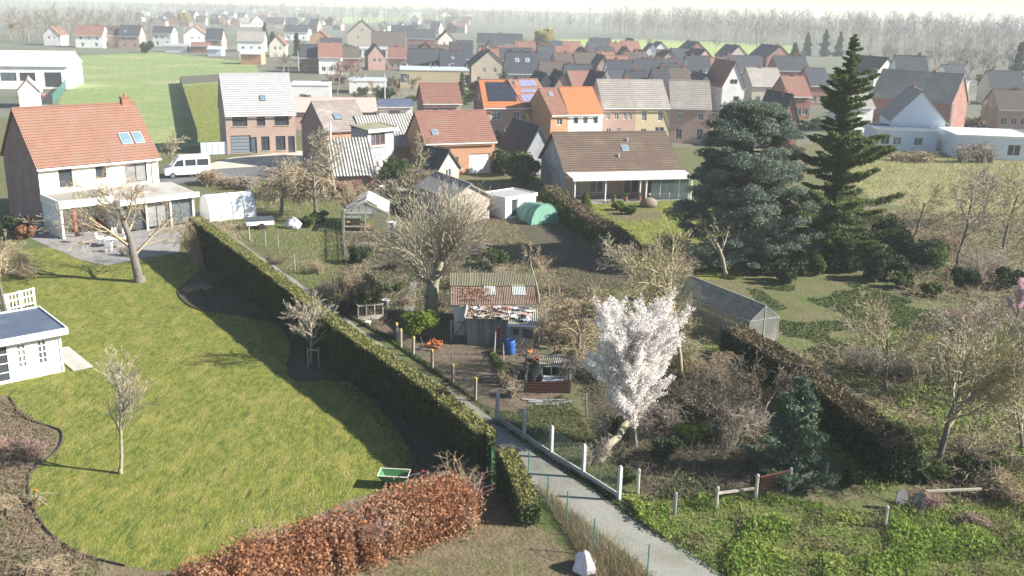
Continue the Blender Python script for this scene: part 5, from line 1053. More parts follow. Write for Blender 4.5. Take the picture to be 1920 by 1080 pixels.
# white trellis behind the summer house
a2, b2 = G(-40, 600), G(66, 573); tr = thing('white_trellis', 'white wooden trellis fence behind the summer house', 'fence', a2, math.atan2(b2[1]-a2[1], b2[0]-a2[0])); l = math.dist(a2, b2)
for i in range(5): MB().box(l*i/4 - .05, l*i/4 + .05, -.05, .05, 0, 1.25).ob('post', WHITE, tr)
for z in (.25, .75, 1.18): MB().bar((0, -.06, z), (l, -.06, z), .04, .1).ob('rail', WHITE, tr)
for i in range(16): MB().box(l*(i+.5)/16 - .035, l*(i+.5)/16 + .035, -.11, -.085, .15, 1.15).ob('slat', WHITE, tr)
# garden table and chairs on the patio
tb = thing('garden_table', 'white round garden table on the patio of the orange roofed house', 'table', G(208, 462)); lathe([(.02, .70), (.6, .70), (.62, .72), (.6, .74), (.02, .745)], 20).ob('table_top', WHITE, tb)
for k in range(4): MB().tube([(0, 0, .68), (.22*math.cos(k*1.571), .22*math.sin(k*1.571), .35), (.4*math.cos(k*1.571), .4*math.sin(k*1.571), .01)], .025, 6).ob('leg', WHITE, tb)
def chair(la, px, py, rz):
    t = thing('garden_chair', la, 'chair', G(px, py), rz, 'white chairs round the patio table'); MB().box(-.24, .24, -.24, .24, .42, .46).ob('seat', WHITE, t)
    MB().slab((-.24, .24, .47), (.24, .24, .47), (.22, .36, 1.0), (-.22, .36, 1.0), .03).ob('backrest', WHITE, t)
    for x in (-.2, .2):
        for y in (-.2, .2): MB().box(x - .02, x + .02, y - .02, y + .02, 0, .42).ob('leg', WHITE, t)
        MB().box(x - .03, x + .03, -.22, .24, .64, .67).ob('armrest', WHITE, t)
chair('white garden chair left of the patio table', 190, 458, 1.7); chair('white garden chair in front of the patio table', 205, 472, 3.3); chair('white garden chair right of the patio table', 228, 464, -1.5); chair('white garden chair behind the patio table', 214, 450, .2)
t = thing('barbecue', 'dark kettle barbecue under the porch by the red post', 'barbecue', G(150, 455)); lathe([(.02, .55), (.25, .6), (.32, .75), (.25, .92), (.02, 1.0)], 14).ob('kettle', DARKF, t, smooth=True)
for k in range(3): MB().tube([(.2*math.cos(k*2.09), .2*math.sin(k*2.09), .6), (.3*math.cos(k*2.09), .3*math.sin(k*2.09), 0)], .015, 5).ob('leg', ZINC, t)
t = thing('planter', 'red planter with a small shrub under the porch', 'planter', G(185, 425)); MB().box(-.5, .5, -.2, .2, 0, .5).ob('box', M('paint_red', (.45,.03,.03)), t); ob('foliage', leaf_mesh('foliage', NR.normal(0, 1, (200, 3))*np.array([[.3, .12, .12]]) + np.array([[0, 0, .62]]), .06, L_GREEN), t)
# vehicles
TYRE = M('tyre', (.02,.02,.02), (.03,.03,.03), scale=6); CARGL = M('car_glass', (.03,.04,.05), (.05,.06,.07), rough=.06, spec=.8); LAMP = M('head_lamp', (.7,.7,.68), rough=.15); TAIL = M('tail_lamp', (.4,.02,.02), rough=.2)
def vehicle(name, label, cat, loc, rz, prof, w, paint, wheels, glass, rw=.34, group=None):
    """prof: side outline (x,z); glass: list of side-window outlines; front at +x"""
    t = thing(name, label, cat, loc, rz, group); n = len(prof); m = MB(); cz = sum(p[1] for p in prof)/n; cx = sum(p[0] for p in prof)/n
    sec = [(-w/2, .94), (-w/2 + .05, .985), (-w/2 + .14, 1), (w/2 - .14, 1), (w/2 - .05, .985), (w/2, .94)]
    zt = max(p[1] for p in prof); R = []
    for y, s in sec: R.append([(cx + (x - cx)*(s if z > .5 else 1 - (1 - s)*.5), y*(1 - .10*max(0, (z - zt*.5)/zt)), cz + (z - cz)*s) for x, z in prof])
    m.rings(R); m.ob('body', paint, t, smooth=False)
    for g in glass:
        for s in (-1, 1):
            q = [(x, s*(w/2*(1 - .10*max(0, (z - zt*.5)/zt)) + .008), z) for x, z in g]; MB().add(q if s < 0 else q[::-1], [tuple(range(len(g)))]).ob('side_window', CARGL, t)
    for x in wheels:
        for s in (-1, 1):
            wh = MB(); wh.rings([[(x + r*math.cos(2*math.pi*k/18), y, rw + r*math.sin(2*math.pi*k/18)) for k in range(18)] for r, y in ((rw*.6, s*(w/2 - .2)), (rw, s*(w/2 - .19)), (rw, s*(w/2 + .0)), (rw*.62, s*(w/2 + .015)))]); wo = wh.ob('wheel', TYRE, t)
            rm = MB(); rm.rings([[(x + r*math.cos(2*math.pi*k/12), s*(w/2 + .02), rw + r*math.sin(2*math.pi*k/12)) for k in range(12)] for r in (rw*.6, .03)]); rm.ob('rim', ZINC, wo)
    xf = max(p[0] for p in prof); xb = min(p[0] for p in prof)
    for s in (-1, 1):
        MB().box(xf - .06, xf + .012, s*w*.37 - .16, s*w*.37 + .16, .68, .84).ob('headlight', LAMP, t); MB().box(xb - .012, xb + .05, s*w*.42 - .09, s*w*.42 + .09, .7, .95).ob('tail_light', TAIL, t)
    return t
vp = [(-2.6, .35), (2.45, .35), (2.55, .75), (2.45, 1.05), (1.75, 1.3), (1.05, 2.2), (.7, 2.42), (-2.4, 2.48), (-2.6, 2.3)]
vn = vehicle('parked_van', 'white panel van parked right of the orange roofed house', 'van', G(350, 331), math.radians(205), vp, 2.0, WHITE, (-1.7, 1.6), [[(.35, 1.35), (1.5, 1.35), (1.0, 2.0), (.35, 2.1)], [(-1.0, 1.4), (.15, 1.4), (.15, 2.1), (-1.0, 2.1)], [(-2.4, 1.4), (-1.15, 1.4), (-1.15, 2.1), (-2.4, 2.1)]])
MB().slab((1.72, -.85, 1.36), (1.72, .85, 1.36), (1.12, .78, 2.17), (1.12, -.78, 2.17), .02).ob('windscreen', CARGL, vn)
cp_ = [(-2.0, .3), (2.0, .3), (2.1, .55), (2.0, .78), (1.1, .92), (.45, 1.42), (-1.2, 1.45), (-1.95, .95), (-2.08, .6)]; cgl = [[(-1.1, .95), (.9, .95), (.4, 1.35), (-1.0, 1.36)]]
PAINT = [M('car_paint_' + n, c, tuple(x*.85 for x in c), rough=.3, spec=.6, scale=1) for n, c in (('yellow', (.6,.45,.03)), ('black', (.03,.03,.035)), ('blue', (.15,.22,.33)), ('silver', (.42,.44,.46)), ('red', (.4,.05,.04)), ('navy', (.05,.08,.16)))]
for la, px, py, rz, pi_ in [('yellow car parked in front of the white hall', 82, 146, .3, 0), ('black car parked right of the yellow car', 104, 148, .4, 1), ('blue-grey car nearest the green fence by the hall', 126, 143, .5, 2), ('silver car behind the blue-grey car by the hall', 132, 134, .5, 3), ('red car beside the small white gabled shed', 62, 184, .2, 4),
    ('navy car parked in the village below the tall beige gable', 712, 158, .2, 5), ('dark car parked in the village beside the navy car', 736, 156, .2, 1)]:
    vehicle('parked_car', la, 'car', G(px, py), rz, cp_, 1.75, PAINT[pi_], (-1.3, 1.3), cgl, .31, 'parked cars')
# green mesh fence by the hall
a, b = G(100, 196), G(150, 134); gf = thing('mesh_fence', 'green mesh fence between the hall yard and the green field', 'fence', a); d = (b[0]-a[0], b[1]-a[1])
GMESH = M('mesh_green', (.05,.20,.16), (.06,.17,.14), scale=3, alpha=.7)
for i in range(9): p = (d[0]*i/8, d[1]*i/8); MB().box(p[0]-.06, p[0]+.06, p[1]-.06, p[1]+.06, 0, 2).ob('post', WIRE, gf)
for i in range(8): p, q = (d[0]*i/8, d[1]*i/8), (d[0]*(i+1)/8, d[1]*(i+1)/8); MB().quad((*p, .05), (*q, .05), (*q, 1.9), (*p, 1.9)).ob('mesh_panel', GMESH, gf)
# white polytunnel, trailer, white sack
a = G(392, 408); pt_ = thing('polytunnel', 'white plastic covered garden tunnel behind the hedge', 'polytunnel', G(428, 406), math.radians(35)); V = []; n = 12; m = MB()
R_ = [[(x, 1.5*math.cos(math.pi*k/n)*(1 + .02*math.sin(3*x)), 2.3*math.sin(math.pi*k/n)**.8*(1 - .03*abs(math.sin(2.2*x)))) for k in range(n + 1)] for x in np.linspace(-2.2, 2.2, 9)]
m.rings(R_, True); m.ob('cover', M('tunnel_white_film', (.78,.79,.80), (.70,.71,.72), scale=1.5, rough=.4), pt_)
for x in (-2.22, -1.1, 0, 1.1, 2.22): MB().tube([(x, 1.53*math.cos(math.pi*k/n), 2.34*math.sin(math.pi*k/n)**.8) for k in range(n + 1)], .025, 5).ob('hoop', ZINC, pt_)
MB().box(2.225, 2.25, -.45, -.25, .3, 1.2).ob('red_tag', M('paint_red', (.45,.03,.03)), pt_)
tl = thing('trailer', 'small trailer with white sides and dark tarpaulin behind the polytunnel', 'trailer', G(487, 428), math.radians(22)); MB().box(-1.2, 1.2, -.7, .7, .42, .85).ob('box', WHITE, tl)
MB().slab((-1.24, -.74, .87), (1.24, -.74, .87), (1.24, .74, .93), (-1.24, .74, .93), .05).ob('tarpaulin', M('tarp_dark', (.05,.06,.075), (.075,.085,.10), scale=3, rough=.5, bump=.4), tl); MB().tube([(-1.2, 0, .45), (-2.2, 0, .42)], .04, 6).ob('drawbar', ZINC, tl)
for s in (-1, 1): w = MB(); w.rings([[(.1 + r*math.cos(k*.524), y, .3 + r*math.sin(k*.524)) for k in range(12)] for r, y in ((.02, s*.73), (.3, s*.73), (.3, s*.88), (.02, s*.88))]); w.ob('wheel', TYRE, tl)
def sack(name, label, loc, s, mat, seed, cat='sack'):
    t = thing(name, label, cat, loc, seed); rp = random.Random(seed); m = MB(); n = 14; ph = [rp.uniform(0, 6.28) for _ in range(4)]
    def rad(k, z): a = 2*math.pi*k/n; return 1 + .22*math.sin(3*a + ph[0] + 4*z) + .14*math.sin(5*a + ph[1] - 5*z) + .1*math.sin(2*a + ph[2])
    m.rings([[(r*s*math.cos(2*math.pi*k/n)*rad(k, z)*1.15 + .18*s*z, r*s*math.sin(2*math.pi*k/n)*rad(k, z)*.85, z*s*(1 + .12*math.sin(2*math.pi*k/n + ph[3]))) for k in range(n)] for r, z in ((.42, 0), (.52, .1), (.5, .3), (.42, .5), (.36, .62), (.2, .78), (.08, .84))]); m.ob('bag', mat, t)
    MB().tube([(-.5*s, -.1*s, .12*s), (-.15*s, -.44*s, .5*s), (.3*s, -.05*s, .8*s), (.5*s, .3*s, .3*s)], .02*s, 5).ob('tie', OLDPALE, t); return t
sack('white_sack', 'bulky white plastic sack in the garden behind the hedge', G(551, 428), 1.15, PLASTIC, 3)
sack('wrapped_bundle', 'white and pinkish wrapped bundle by the wire fence at lower edge', G(1095, 1070), .85, M('wrap_pinkish', (.72,.66,.68), (.60,.52,.55), scale=3, rough=.6), 8)
# wheelbarrow
wb = thing('wheelbarrow', 'green garden cart with white edge at the lower end of the lawn', 'wheelbarrow', G(740, 912), math.radians(-4)); GP = M('plastic_green', (.06,.20,.07), (.05,.16,.06), scale=3, rough=.4)
m = MB(); m.add([(-.45, -.25, .3), (.45, -.25, .3), (.45, .25, .3), (-.45, .25, .3), (-.65, -.36, .62), (.62, -.36, .62), (.62, .36, .62), (-.65, .36, .62)], [(0, 3, 2, 1), (0, 1, 5, 4), (1, 2, 6, 5), (2, 3, 7, 6), (3, 0, 4, 7)]); m.add([(-.43, -.22, .33), (.43, -.22, .33), (.43, .22, .33), (-.43, .22, .33), (-.62, -.33, .61), (.59, -.33, .61), (.59, .33, .61), (-.62, .33, .61)], [(0, 1, 2, 3), (4, 5, 1, 0), (5, 6, 2, 1), (6, 7, 3, 2), (7, 4, 0, 3)]); m.ob('tray', GP, wb)
MB().tube([(-.65, -.36, .63), (.62, -.36, .63), (.62, .36, .63), (-.65, .36, .63), (-.65, -.36, .63)], .025, 6).ob('rim', CREAMP, wb)
for s in (-1, 1):
    MB().tube([(-.3, .25*s, .3), (.6, .25*s, .4), (1.15, .3*s, .62)], .02, 6).ob('handle', ZINC, wb); MB().tube([(.4, .25*s, .36), (.45, .27*s, .01)], .02, 5).ob('leg', ZINC, wb)
w = MB(); w.rings([[(-.4 + r*math.cos(k*.45), y, .18 + r*math.sin(k*.45)) for k in range(14)] for r, y in ((.02, -.06), (.18, -.05), (.18, .05), (.02, .06))]); w.ob('wheel', TYRE, wb); MB().box(1.1, 1.2, -.36, -.26, .58, .66).box(1.1, 1.2, .26, .36, .58, .66).ob('grip', M('paint_red', (.45,.03,.03)), wb)
# green wire fence along the lane, lower edge
GPst = [G(990, 905), G(1026, 955), G(1062, 985), G(1112, 1040), G(1213, 1090)]; o0 = GPst[0]; gf = thing('wire_fence', 'green wire fence with thin steel posts along the left side of the lane', 'fence', o0); R_ = [(p[0]-o0[0], p[1]-o0[1]) for p in GPst]
for p in R_: MB().tube([(*p, 0), (*p, 1.5)], .028, 6).ob('post', M('paint_green_post', (.04,.20,.15), (.035,.17,.13), scale=3, rough=.5), gf)
for i in range(4): mesh_wire(gf, R_[i], R_[i+1], .05, 1.4, .14, .14, WIRE, .003)
a, b = G(918, 906), G(940, 880)
gp = thing('gate_post', 'green steel gate post at the end of the long hedge', 'post', G(921, 908)); MB().tube([(0, 0, 0), (0, 0, 1.7)], .04, 8).ob('post', M('paint_green_post', (.04,.20,.15)), gp); MB().box(-.05, .05, -.05, .05, 1.702, 1.74).ob('cap', DARKF, gp)
# green topped rail at lower right corner of that fence
# greenhouse on the right: ridge, glazing bars and panes
a, b = G(1402, 650), G(1478, 655); rz = math.atan2(b[1]-a[1], b[0]-a[0]); gw2 = math.dist(a, b); gl2 = 7.5; e2, r2_ = 1.6, 2.45
g2 = thing('glass_greenhouse', 'long glass greenhouse with dusty panes among the brambles', 'greenhouse', a, math.radians(28)); gw2 = 2.3
m = MB()
for i in range(7):
    y = gl2*i/6
    for p, q in (((0, y, 0), (0, y, e2)), ((gw2, y, 0), (gw2, y, e2)), ((0, y, e2), (gw2/2, y, r2_)), ((gw2/2, y, r2_), (gw2, y, e2))): m.bar(p, q, .05)
for p, q in (((0, 0, e2), (0, gl2, e2)), ((gw2, 0, e2), (gw2, gl2, e2)), ((gw2/2, 0, r2_ + .03), (gw2/2, gl2, r2_ + .03)), ((0, 0, .1), (gw2, 0, .1)), ((0, 0, .1), (0, gl2, .1)), ((gw2/2, 0, 0), (gw2/2, 0, r2_)), ((0, 0, e2), (gw2, 0, e2))): m.bar(p, q, .07)
m.ob('frame', OLDWOOD, g2); DG = M('dusty_glass', (.24,.24,.225), (.17,.175,.165), scale=2.5, rough=.5, spec=.3, alpha=.5, c3=(.30,.30,.28), big=.8)
for i in range(6):
    y0, y1 = gl2*i/6 + .03, gl2*(i+1)/6 - .03
    MB().slab((0, y1, e2 + .03), (0, y0, e2 + .03), (gw2/2, y0, r2_ + .02), (gw2/2, y1, r2_ + .02), .006).ob('roof_pane', DG, g2); MB().slab((gw2, y0, e2 + .03), (gw2, y1, e2 + .03), (gw2/2, y1, r2_ + .02), (gw2/2, y0, r2_ + .02), .006).ob('roof_pane', DG, g2)
    MB().box(-.008, 0, y0, y1, .12, e2).ob('side_pane', DG, g2); MB().box(gw2, gw2 + .008, y0, y1, .12, e2).ob('side_pane', DG, g2)
for x0, x1 in ((.03, gw2/2 - .04), (gw2/2 + .04, gw2 - .03)): MB().box(x0, x1, -.008, 0, .12, e2).ob('end_pane', DG, g2); q = (x0, x1); MB().add([(x0, -.004, e2), (x1, -.004, e2), (gw2/2, -.004, r2_)], [(0, 1, 2)]).ob('gable_pane', DG, g2)
# green net tunnel and small pale shed by the vegetable plot
tn = thing('net_tunnel', 'turquoise green netting tunnel beside the pale shed', 'net tunnel', G(1003, 412), math.radians(118)); m = MB(); n = 10
m.rings([[(x, 1.35*math.cos(math.pi*k/n)*(1 - .12*x/2), (1.7 - .12*x)*math.sin(math.pi*k/n)) for k in range(n + 1)] for x in np.linspace(-2.0, 2.0, 7)]); m.ob('netting', M('net_green', (.15,.33,.24), (.20,.40,.31), scale=1.5, rough=.7), tn)
for x in (-2.02, -.7, .7, 2.02): MB().tube([(x, 1.37*math.cos(math.pi*k/n)*(1 - .12*x/2), (1.72 - .12*x)*math.sin(math.pi*k/n)) for k in range(n + 1)], .025, 5).ob('hoop', WIRE, tn)
house('garden_shed', 'small pale shed with flat grey roof behind the green netting tunnel', (948, 375), (1005, 366), 1.9, 3.2, 1.9, W_WHITE, R_GREY, [('f', .3, .95, .8, 1.7, dict(mull=0, name='door'))], cat='shed')
for la, px, py, mt in [('blue plastic tub in the vegetable plot', 919, 386, BLUE), ('pale bucket left of the blue tub', 888, 386, PLASTIC)]:
    t = thing('tub', la, 'tub', G(px, py)); lathe([(.26, 0), (.34, .6), (.37, .62), (.37, .66), (.3, .66), (.25, .1)], 12).ob('tub', mt, t, smooth=True); MB().tube([(-.34, 0, .62), (0, .05, .72), (.34, 0, .62)], .015, 5).ob('handle', ZINC, t)
# utility pole and street lamps
up = thing('utility_pole', 'pale concrete utility pole in front of the white terraced house', 'pole', G(1078, 262)); h = HT(1078, 262, 166); MB().tube([(0, 0, 0), (0, 0, h)], [.17, .10], 8).ob('pole', CONCPOST, up); MB().box(-.5, .5, -.05, .05, h - .5, h - .38).ob('cross_arm', CONCPOST, up)
for x in (-.4, 0, .4): MB().tube([(x, 0, h - .38), (x, 0, h - .22)], .04, 6).ob('insulator', WHITE, up)
up = thing('utility_pole', 'grey pole behind the pink shed', 'pole', G(722, 214)); MB().tube([(0, 0, 0), (0, 0, 7.5)], [.15, .09], 8).ob('pole', CONCPOST, up); MB().tube([(0, 0, 7.4), (.7, -.3, 7.6)], .04, 6).ob('lamp_arm', ZINC, up); MB().box(.6, 1.1, -.42, -.28, 7.52, 7.62).ob('lamp_head', ZINC, up)
# posts, gate and planks lower right
for la, px, py, h, mt in [('pale concrete post beside the plot corner', 1195, 925, 1.1, OLDPALE), ('wooden post left of the leaning rails', 1264, 966, 1.0, OLDWOOD), ('wooden post with yellow lichen in the verge hedge', 1342, 955, 1.0, OLDPALE), ('thick pale post left of the red mesh', 1416, 937, 1.15, OLDPALE), ('grey post right of the red mesh', 1478, 922, 1.1, OLDWOOD), ('thin post standing alone in the grass verge', 1658, 990, .95, OLDPALE), ('short stake at the far end of the broken rails', 1547, 905, .9, OLDWOOD)]:
    t = thing('wooden_post', la, 'post', G(px, py)); MB().tube([(0, 0, -.05), (0, 0, h*.6), (.01, 0, h), (.01, 0, h + .03)], [.08, .075, .07, .04], 7).ob('post', mt, t); MB().box(-.07, .07, -.07, .07, h - .12, h - .08).ob('wire_band', ZINC, t)
a, b = G(1420, 935), G(1476, 924); rm_ = thing('red_mesh_panel', 'rusty red mesh panel hung between two posts by the verge', 'panel', a, math.atan2(b[1]-a[1], b[0]-a[0])); l = math.dist(a, b); mesh_wire(rm_, (.1, 0), (l - .05, 0), .1, .95, .05, .1, M('paint_rust_mesh', (.12,.045,.03), (.09,.035,.025), scale=4), .004); MB().bar((.05, 0, .98), (l, 0, 1.05), .05).ob('top_rail', M('paint_rust_mesh', (.28,.08,.04)), rm_)
for la, p, q, z0, z1 in [('slanting grey rail right of the grey post', (1480, 925), (1520, 912), .15, .7), ('low grey rail between grey post and stake', (1484, 918), (1546, 905), .1, .35), ('pale pole lying across the brush heap', (1730, 952), (1835, 945), .75, .7), ('mossy rail in the verge left of the thick post', (1345, 945), (1412, 928), .5, .3)]:
    s, e = G(*p), G(*q); t = thing('wooden_rail', la, 'rail', s); MB().bar((0, 0, z0), (e[0]-s[0], e[1]-s[1], z1), .08, .09).ob('rail', OLDPALE, t); MB().box(-.02, .02, -.06, -.05, z0 - .02, z0 + .02).ob('nail', DARKF, t)
for la, px, py, rz in [('grey plywood sheet leaning on the hedge end', 1692, 958, .3), ('rounded grey board right of the plywood sheet', 1722, 965, -.2)]:
    t = thing('old_board', la, 'board', G(px, py), rz); t.rotation_euler[0] = -.25; m = MB(); n = 10; pl = [(-.35, 0), (.35, 0), (.36, .7)] + [(.36*math.cos(math.pi*k/n), .7 + .5*math.sin(math.pi*k/n)) for k in range(1, n)] + [(-.36, .7)]
    m.extr_y(pl, -.02, .02); m.ob('board', M('sheet_old_grey', (.13,.135,.14), (.09,.095,.10), scale=3), t); t.scale = (.8, 1, .75); MB().box(-.3, .3, .022, .05, .3, .38).ob('batten', OLDPALE, t)
# left edge bed items
t = thing('garden_marker', 'small orange topped marker stake at the lawn edge', 'stake', G(68, 938)); MB().tube([(0, 0, 0), (.02, 0, .45)], .015, 5).ob('stake', OLDPALE, t); MB().box(-.04, .08, -.04, .04, .4, .48).ob('tip', M('plastic_orange', (.6,.18,.05)), t)
t = thing('tree_stake', 'wooden H-shaped stake beside the small bare tree in the bed', 'stake', G(588, 688)); [MB().tube([(x, 0, 0), (x, 0, 1.15)], .035, 6).ob('stake', OLDPALE, t) for x in (-.3, .3)]; MB().bar((-.32, 0, 1.0), (.32, 0, 1.0), .04, .08).ob('cross_bar', OLDPALE, t)
# garden fence posts behind the hedge
for i, (px, py) in enumerate([(468, 450), (498, 462), (522, 470), (553, 508), (625, 548)]):
    t = thing('garden_post', ['tallest weathered post of the garden behind the hedge', 'grey garden post second from the polytunnel', 'thin garden post in mid grass', 'dark garden post on the grass slope', 'brown garden post close to the plot boundary'][i], 'post', G(px, py)); MB().tube([(0, 0, -.05), (0, 0, 1.3)], [.06, .045], 6).ob('post', OLDPALE if i in (0, 4) else OLDWOOD, t); MB().box(-.05, .05, -.05, .05, 1.15, 1.2).ob('wire_band', ZINC, t)
t = thing('low_fence', 'white field gate beside the grey roofed house', 'gate', G(378, 292), math.radians(25))
for i in range(6): MB().box(i*.75, i*.75 + .7, 0, .05, .1, 1.7).ob('panel', W_BLUEWHITE, t)
for i in range(7): MB().box(i*.75 - .06, i*.75 - .0, -.03, .08, 0, 1.8).ob('post', ZINC, t)
# fence round the strip of lawn beside the grey-roofed house
a, b = G(338, 158), G(371, 268); d = (b[0]-a[0], b[1]-a[1]); fn = thing('dark_fence', 'long dark board fence beside the strip of yellow grass', 'fence', a)
FD = M('fence_dark_boards', (.075,.07,.06), (.05,.05,.045), scale=2); k = 26
for i in range(k): p, q = (d[0]*i/k, d[1]*i/k), (d[0]*(i+.97)/k, d[1]*(i+.97)/k); MB().bar((*p, .95), (*q, .95), .06, 1.8).ob('panel', FD, fn)
a2, b2 = G(338, 158), G(412, 153); d = (b2[0]-a2[0], b2[1]-a2[1]); fn = thing('dark_fence', 'short dark board fence at the far end of the yellow grass strip', 'fence', a2); k = 10
for i in range(k): p, q = (d[0]*i/k, d[1]*i/k), (d[0]*(i+.97)/k, d[1]*(i+.97)/k); MB().bar((*p, .95), (*q, .95), .06, 1.8).ob('panel', FD, fn)
zone('grass_strip', [(342, 162), (410, 156), (413, 268), (374, 268)], G_LAWN, 3)
# boulder and stones in the bungalow garden
t = thing('boulder', 'rounded brown boulder on the bungalow lawn', 'boulder', G(1216, 388)); rp = random.Random(2); m = MB(); n = 12; m.rings([[((.9*r*math.cos(2*math.pi*k/n))*rp.uniform(.9, 1.1), (.7*r*math.sin(2*math.pi*k/n))*rp.uniform(.9, 1.1), z) for k in range(n)] for r, z in ((.9, 0), (1, .3), (.9, .65), (.6, .9), (.15, 1.0))]); m.ob('stone', M('stone_brown', (.26,.20,.16), (.18,.145,.12), scale=4, bump=.8), t, smooth=True)
t = thing('water_pump', 'dark garden pump post at the lawn edge of the bungalow', 'post', G(1131, 452)); MB().box(-.2, .2, -.15, .15, 0, 1.2).ob('casing', M('plastic_dark_green', (.02,.07,.05), (.03,.06,.05)), t); MB().box(-.24, .24, -.19, .19, 1.202, 1.28).ob('lid', DARKF, t)
for i, (px, py) in enumerate([(1150, 380), (1172, 378), (1198, 376)]):
    t = thing('terracotta_pot', ['terracotta pot on the terrace, leftmost', 'terracotta pot on the terrace, middle one', 'terracotta pot on the terrace nearest the glass wall'][i], 'pot', G(px, py)); lathe([(.16, 0), (.24, .4), (.27, .42), (.27, .48), (.2, .48), (.18, .4)], 10).ob('pot', CHIM, t); ob('foliage', leaf_mesh('foliage', NR.normal(0, .14, (120, 3)) + np.array([[0, 0, .65]]), .07, L_GREEN), t)

# dark edging round the flower beds
def edging(label, pts, mat):
    P = spline([G(*p) for p in pts], 5, closed=False); t = thing('bed_edging', label, 'edging', P[0]); m = MB(); o = P[0]
    for i in range(len(P) - 1):
        a, b = (P[i][0]-o[0], P[i][1]-o[1]), (P[i+1][0]-o[0], P[i+1][1]-o[1]); m = MB(); m.bar((*a, .03), (*b, .03), .055, .10); m.ob('edging_board', mat, t)
EDG = M('edging_dark', (.045,.04,.035), (.07,.06,.05), scale=4)
edging('dark low board edging round the left flower bed', [(18, 745), (45, 783), (92, 800), (116, 812), (108, 845), (60, 885), (55, 925), (80, 985), (140, 1035), (235, 1062)], EDG)
edging('dark low board edging round the bed before the hedge', [(385, 500), (350, 530), (334, 547), (345, 566), (375, 582), (450, 592), (520, 612), (545, 650), (538, 690), (560, 715), (650, 716), (725, 782), (768, 845), (772, 893)], EDG)
for i, (px, py, tp) in enumerate([(560, 132, 95), (668, 120, 78), (842, 166, 120), (1000, 168, 118), (1150, 168, 122), (1322, 178, 130), (1575, 215, 165), (1640, 178, 130), (450, 112, 80), (1780, 250, 195)]):
    h = HT(px, py, tp); t = thing('street_pole', ['street pole above the white garage row', 'street pole left of the tall beige gable', 'street pole between the flat-roofed hall and the solar house', 'street pole behind the orange terrace', 'street pole behind the grey terrace', 'street pole left of the white gabled red-roofed house', 'street pole half hidden by the spruce', 'street pole right of the spruce top', 'street pole beside the orange brick field barn', 'street pole between the white outbuildings'][i], 'pole', G(px, py), .3*i, 'street poles of the village')
    MB().tube([(0, 0, 0), (0, 0, h)], [.14, .08], 6).ob('pole', CONCPOST, t); MB().tube([(0, 0, h - .1), (.9, 0, h + .15)], .05, 5).ob('arm', ZINC, t); MB().box(.75, 1.35, -.1, .1, h + .1, h + .2).ob('lamp_head', ZINC, t)
# ---------------------------------------------------------------- hedges
hp = [G(352, 408, 3.0), G(400, 442, 2.9), G(500, 517, 2.7), G(640, 626, 2.4), G(790, 727, 2.25), G(893, 815, 2.2), G(905, 815, 2.2)]; hp = [(x + .42, y + .26) for x, y in hp]
hedge('clipped_hedge', 'long clipped green hedge with sunlight painted on its top, along the lane', hp, .88, 2.2, L_HEDGE_SHADE, CORE, L_HEDGE_SUNTOP, 1, dens=560, size=.06, hs=[3.0, 2.9, 2.7, 2.4, 2.25, 2.2, 2.2])
a, b = G(945, 915), G(992, 985); hedge('clipped_hedge', 'short clipped hedge stub beyond the gap at the end of the long hedge', [a, ((a[0]+b[0])/2, (a[1]+b[1])/2), b], .75, 1.6, L_HEDGE_SHADE, CORE, L_HEDGE_SUNTOP, 2, dens=800, size=.055, hs=[1.8, 1.6, .9])
_b0 = [G(868, 975), G(800, 990), G(700, 1030), G(600, 1065), G(480, 1110), G(370, 1160)]; bh = spline(_b0, 4, closed=False); _rb = random.Random(8); bh = [(x + _rb.gauss(0, .03), y + _rb.gauss(0, .03)) for x, y in bh]
hedge('beech_hedge', 'rusty brown beech hedge across the bottom of the lawn', bh, 1.7, 1.5, L_BEECH, M('beech_core', (.09,.045,.03), (.13,.07,.045), scale=5), L_BEECH, 3, dens=640, size=.05, rough=.28, hs=[1.42 + _rb.gauss(0, .09) for _ in bh], inset=.38)
for i, (px, py) in enumerate([(840, 985), (740, 1015), (640, 1050), (540, 1085)]): twig_bush('bare_shrub', ['leafless twigs in the beech hedge nearest the gate post', 'leafless twigs in the beech hedge below the cart', 'leafless twigs in the middle of the beech hedge', 'leafless twigs in the lower left part of the beech hedge'][i], G(px, py), 1.3, .8, 1.75, TWIG_PINK, 700 + i, n=120, arch=.1, rad=.008)
rh = [G(1370, 665), G(1480, 735), G(1580, 815), G(1690, 905)]
hedge('overgrown_hedge', 'dark overgrown hedge right of the glass greenhouse with brown dry top', rh, 1.5, 1.7, L_DARK, CORE, L_DRY, 4, dens=420, size=.07, rough=.12)
vhp = [G(1030, 388), G(1085, 425), G(1150, 470), G(1195, 505)]
hedge('mixed_hedge', 'loose mixed hedge between the vegetable plot and the bungalow lawn', vhp, 1.5, 1.6, L_GREEN, CORE, L_DRY, 5, dens=330, size=.09, rough=.28, hs=[1.9, 1.5, 1.6, 1.3])
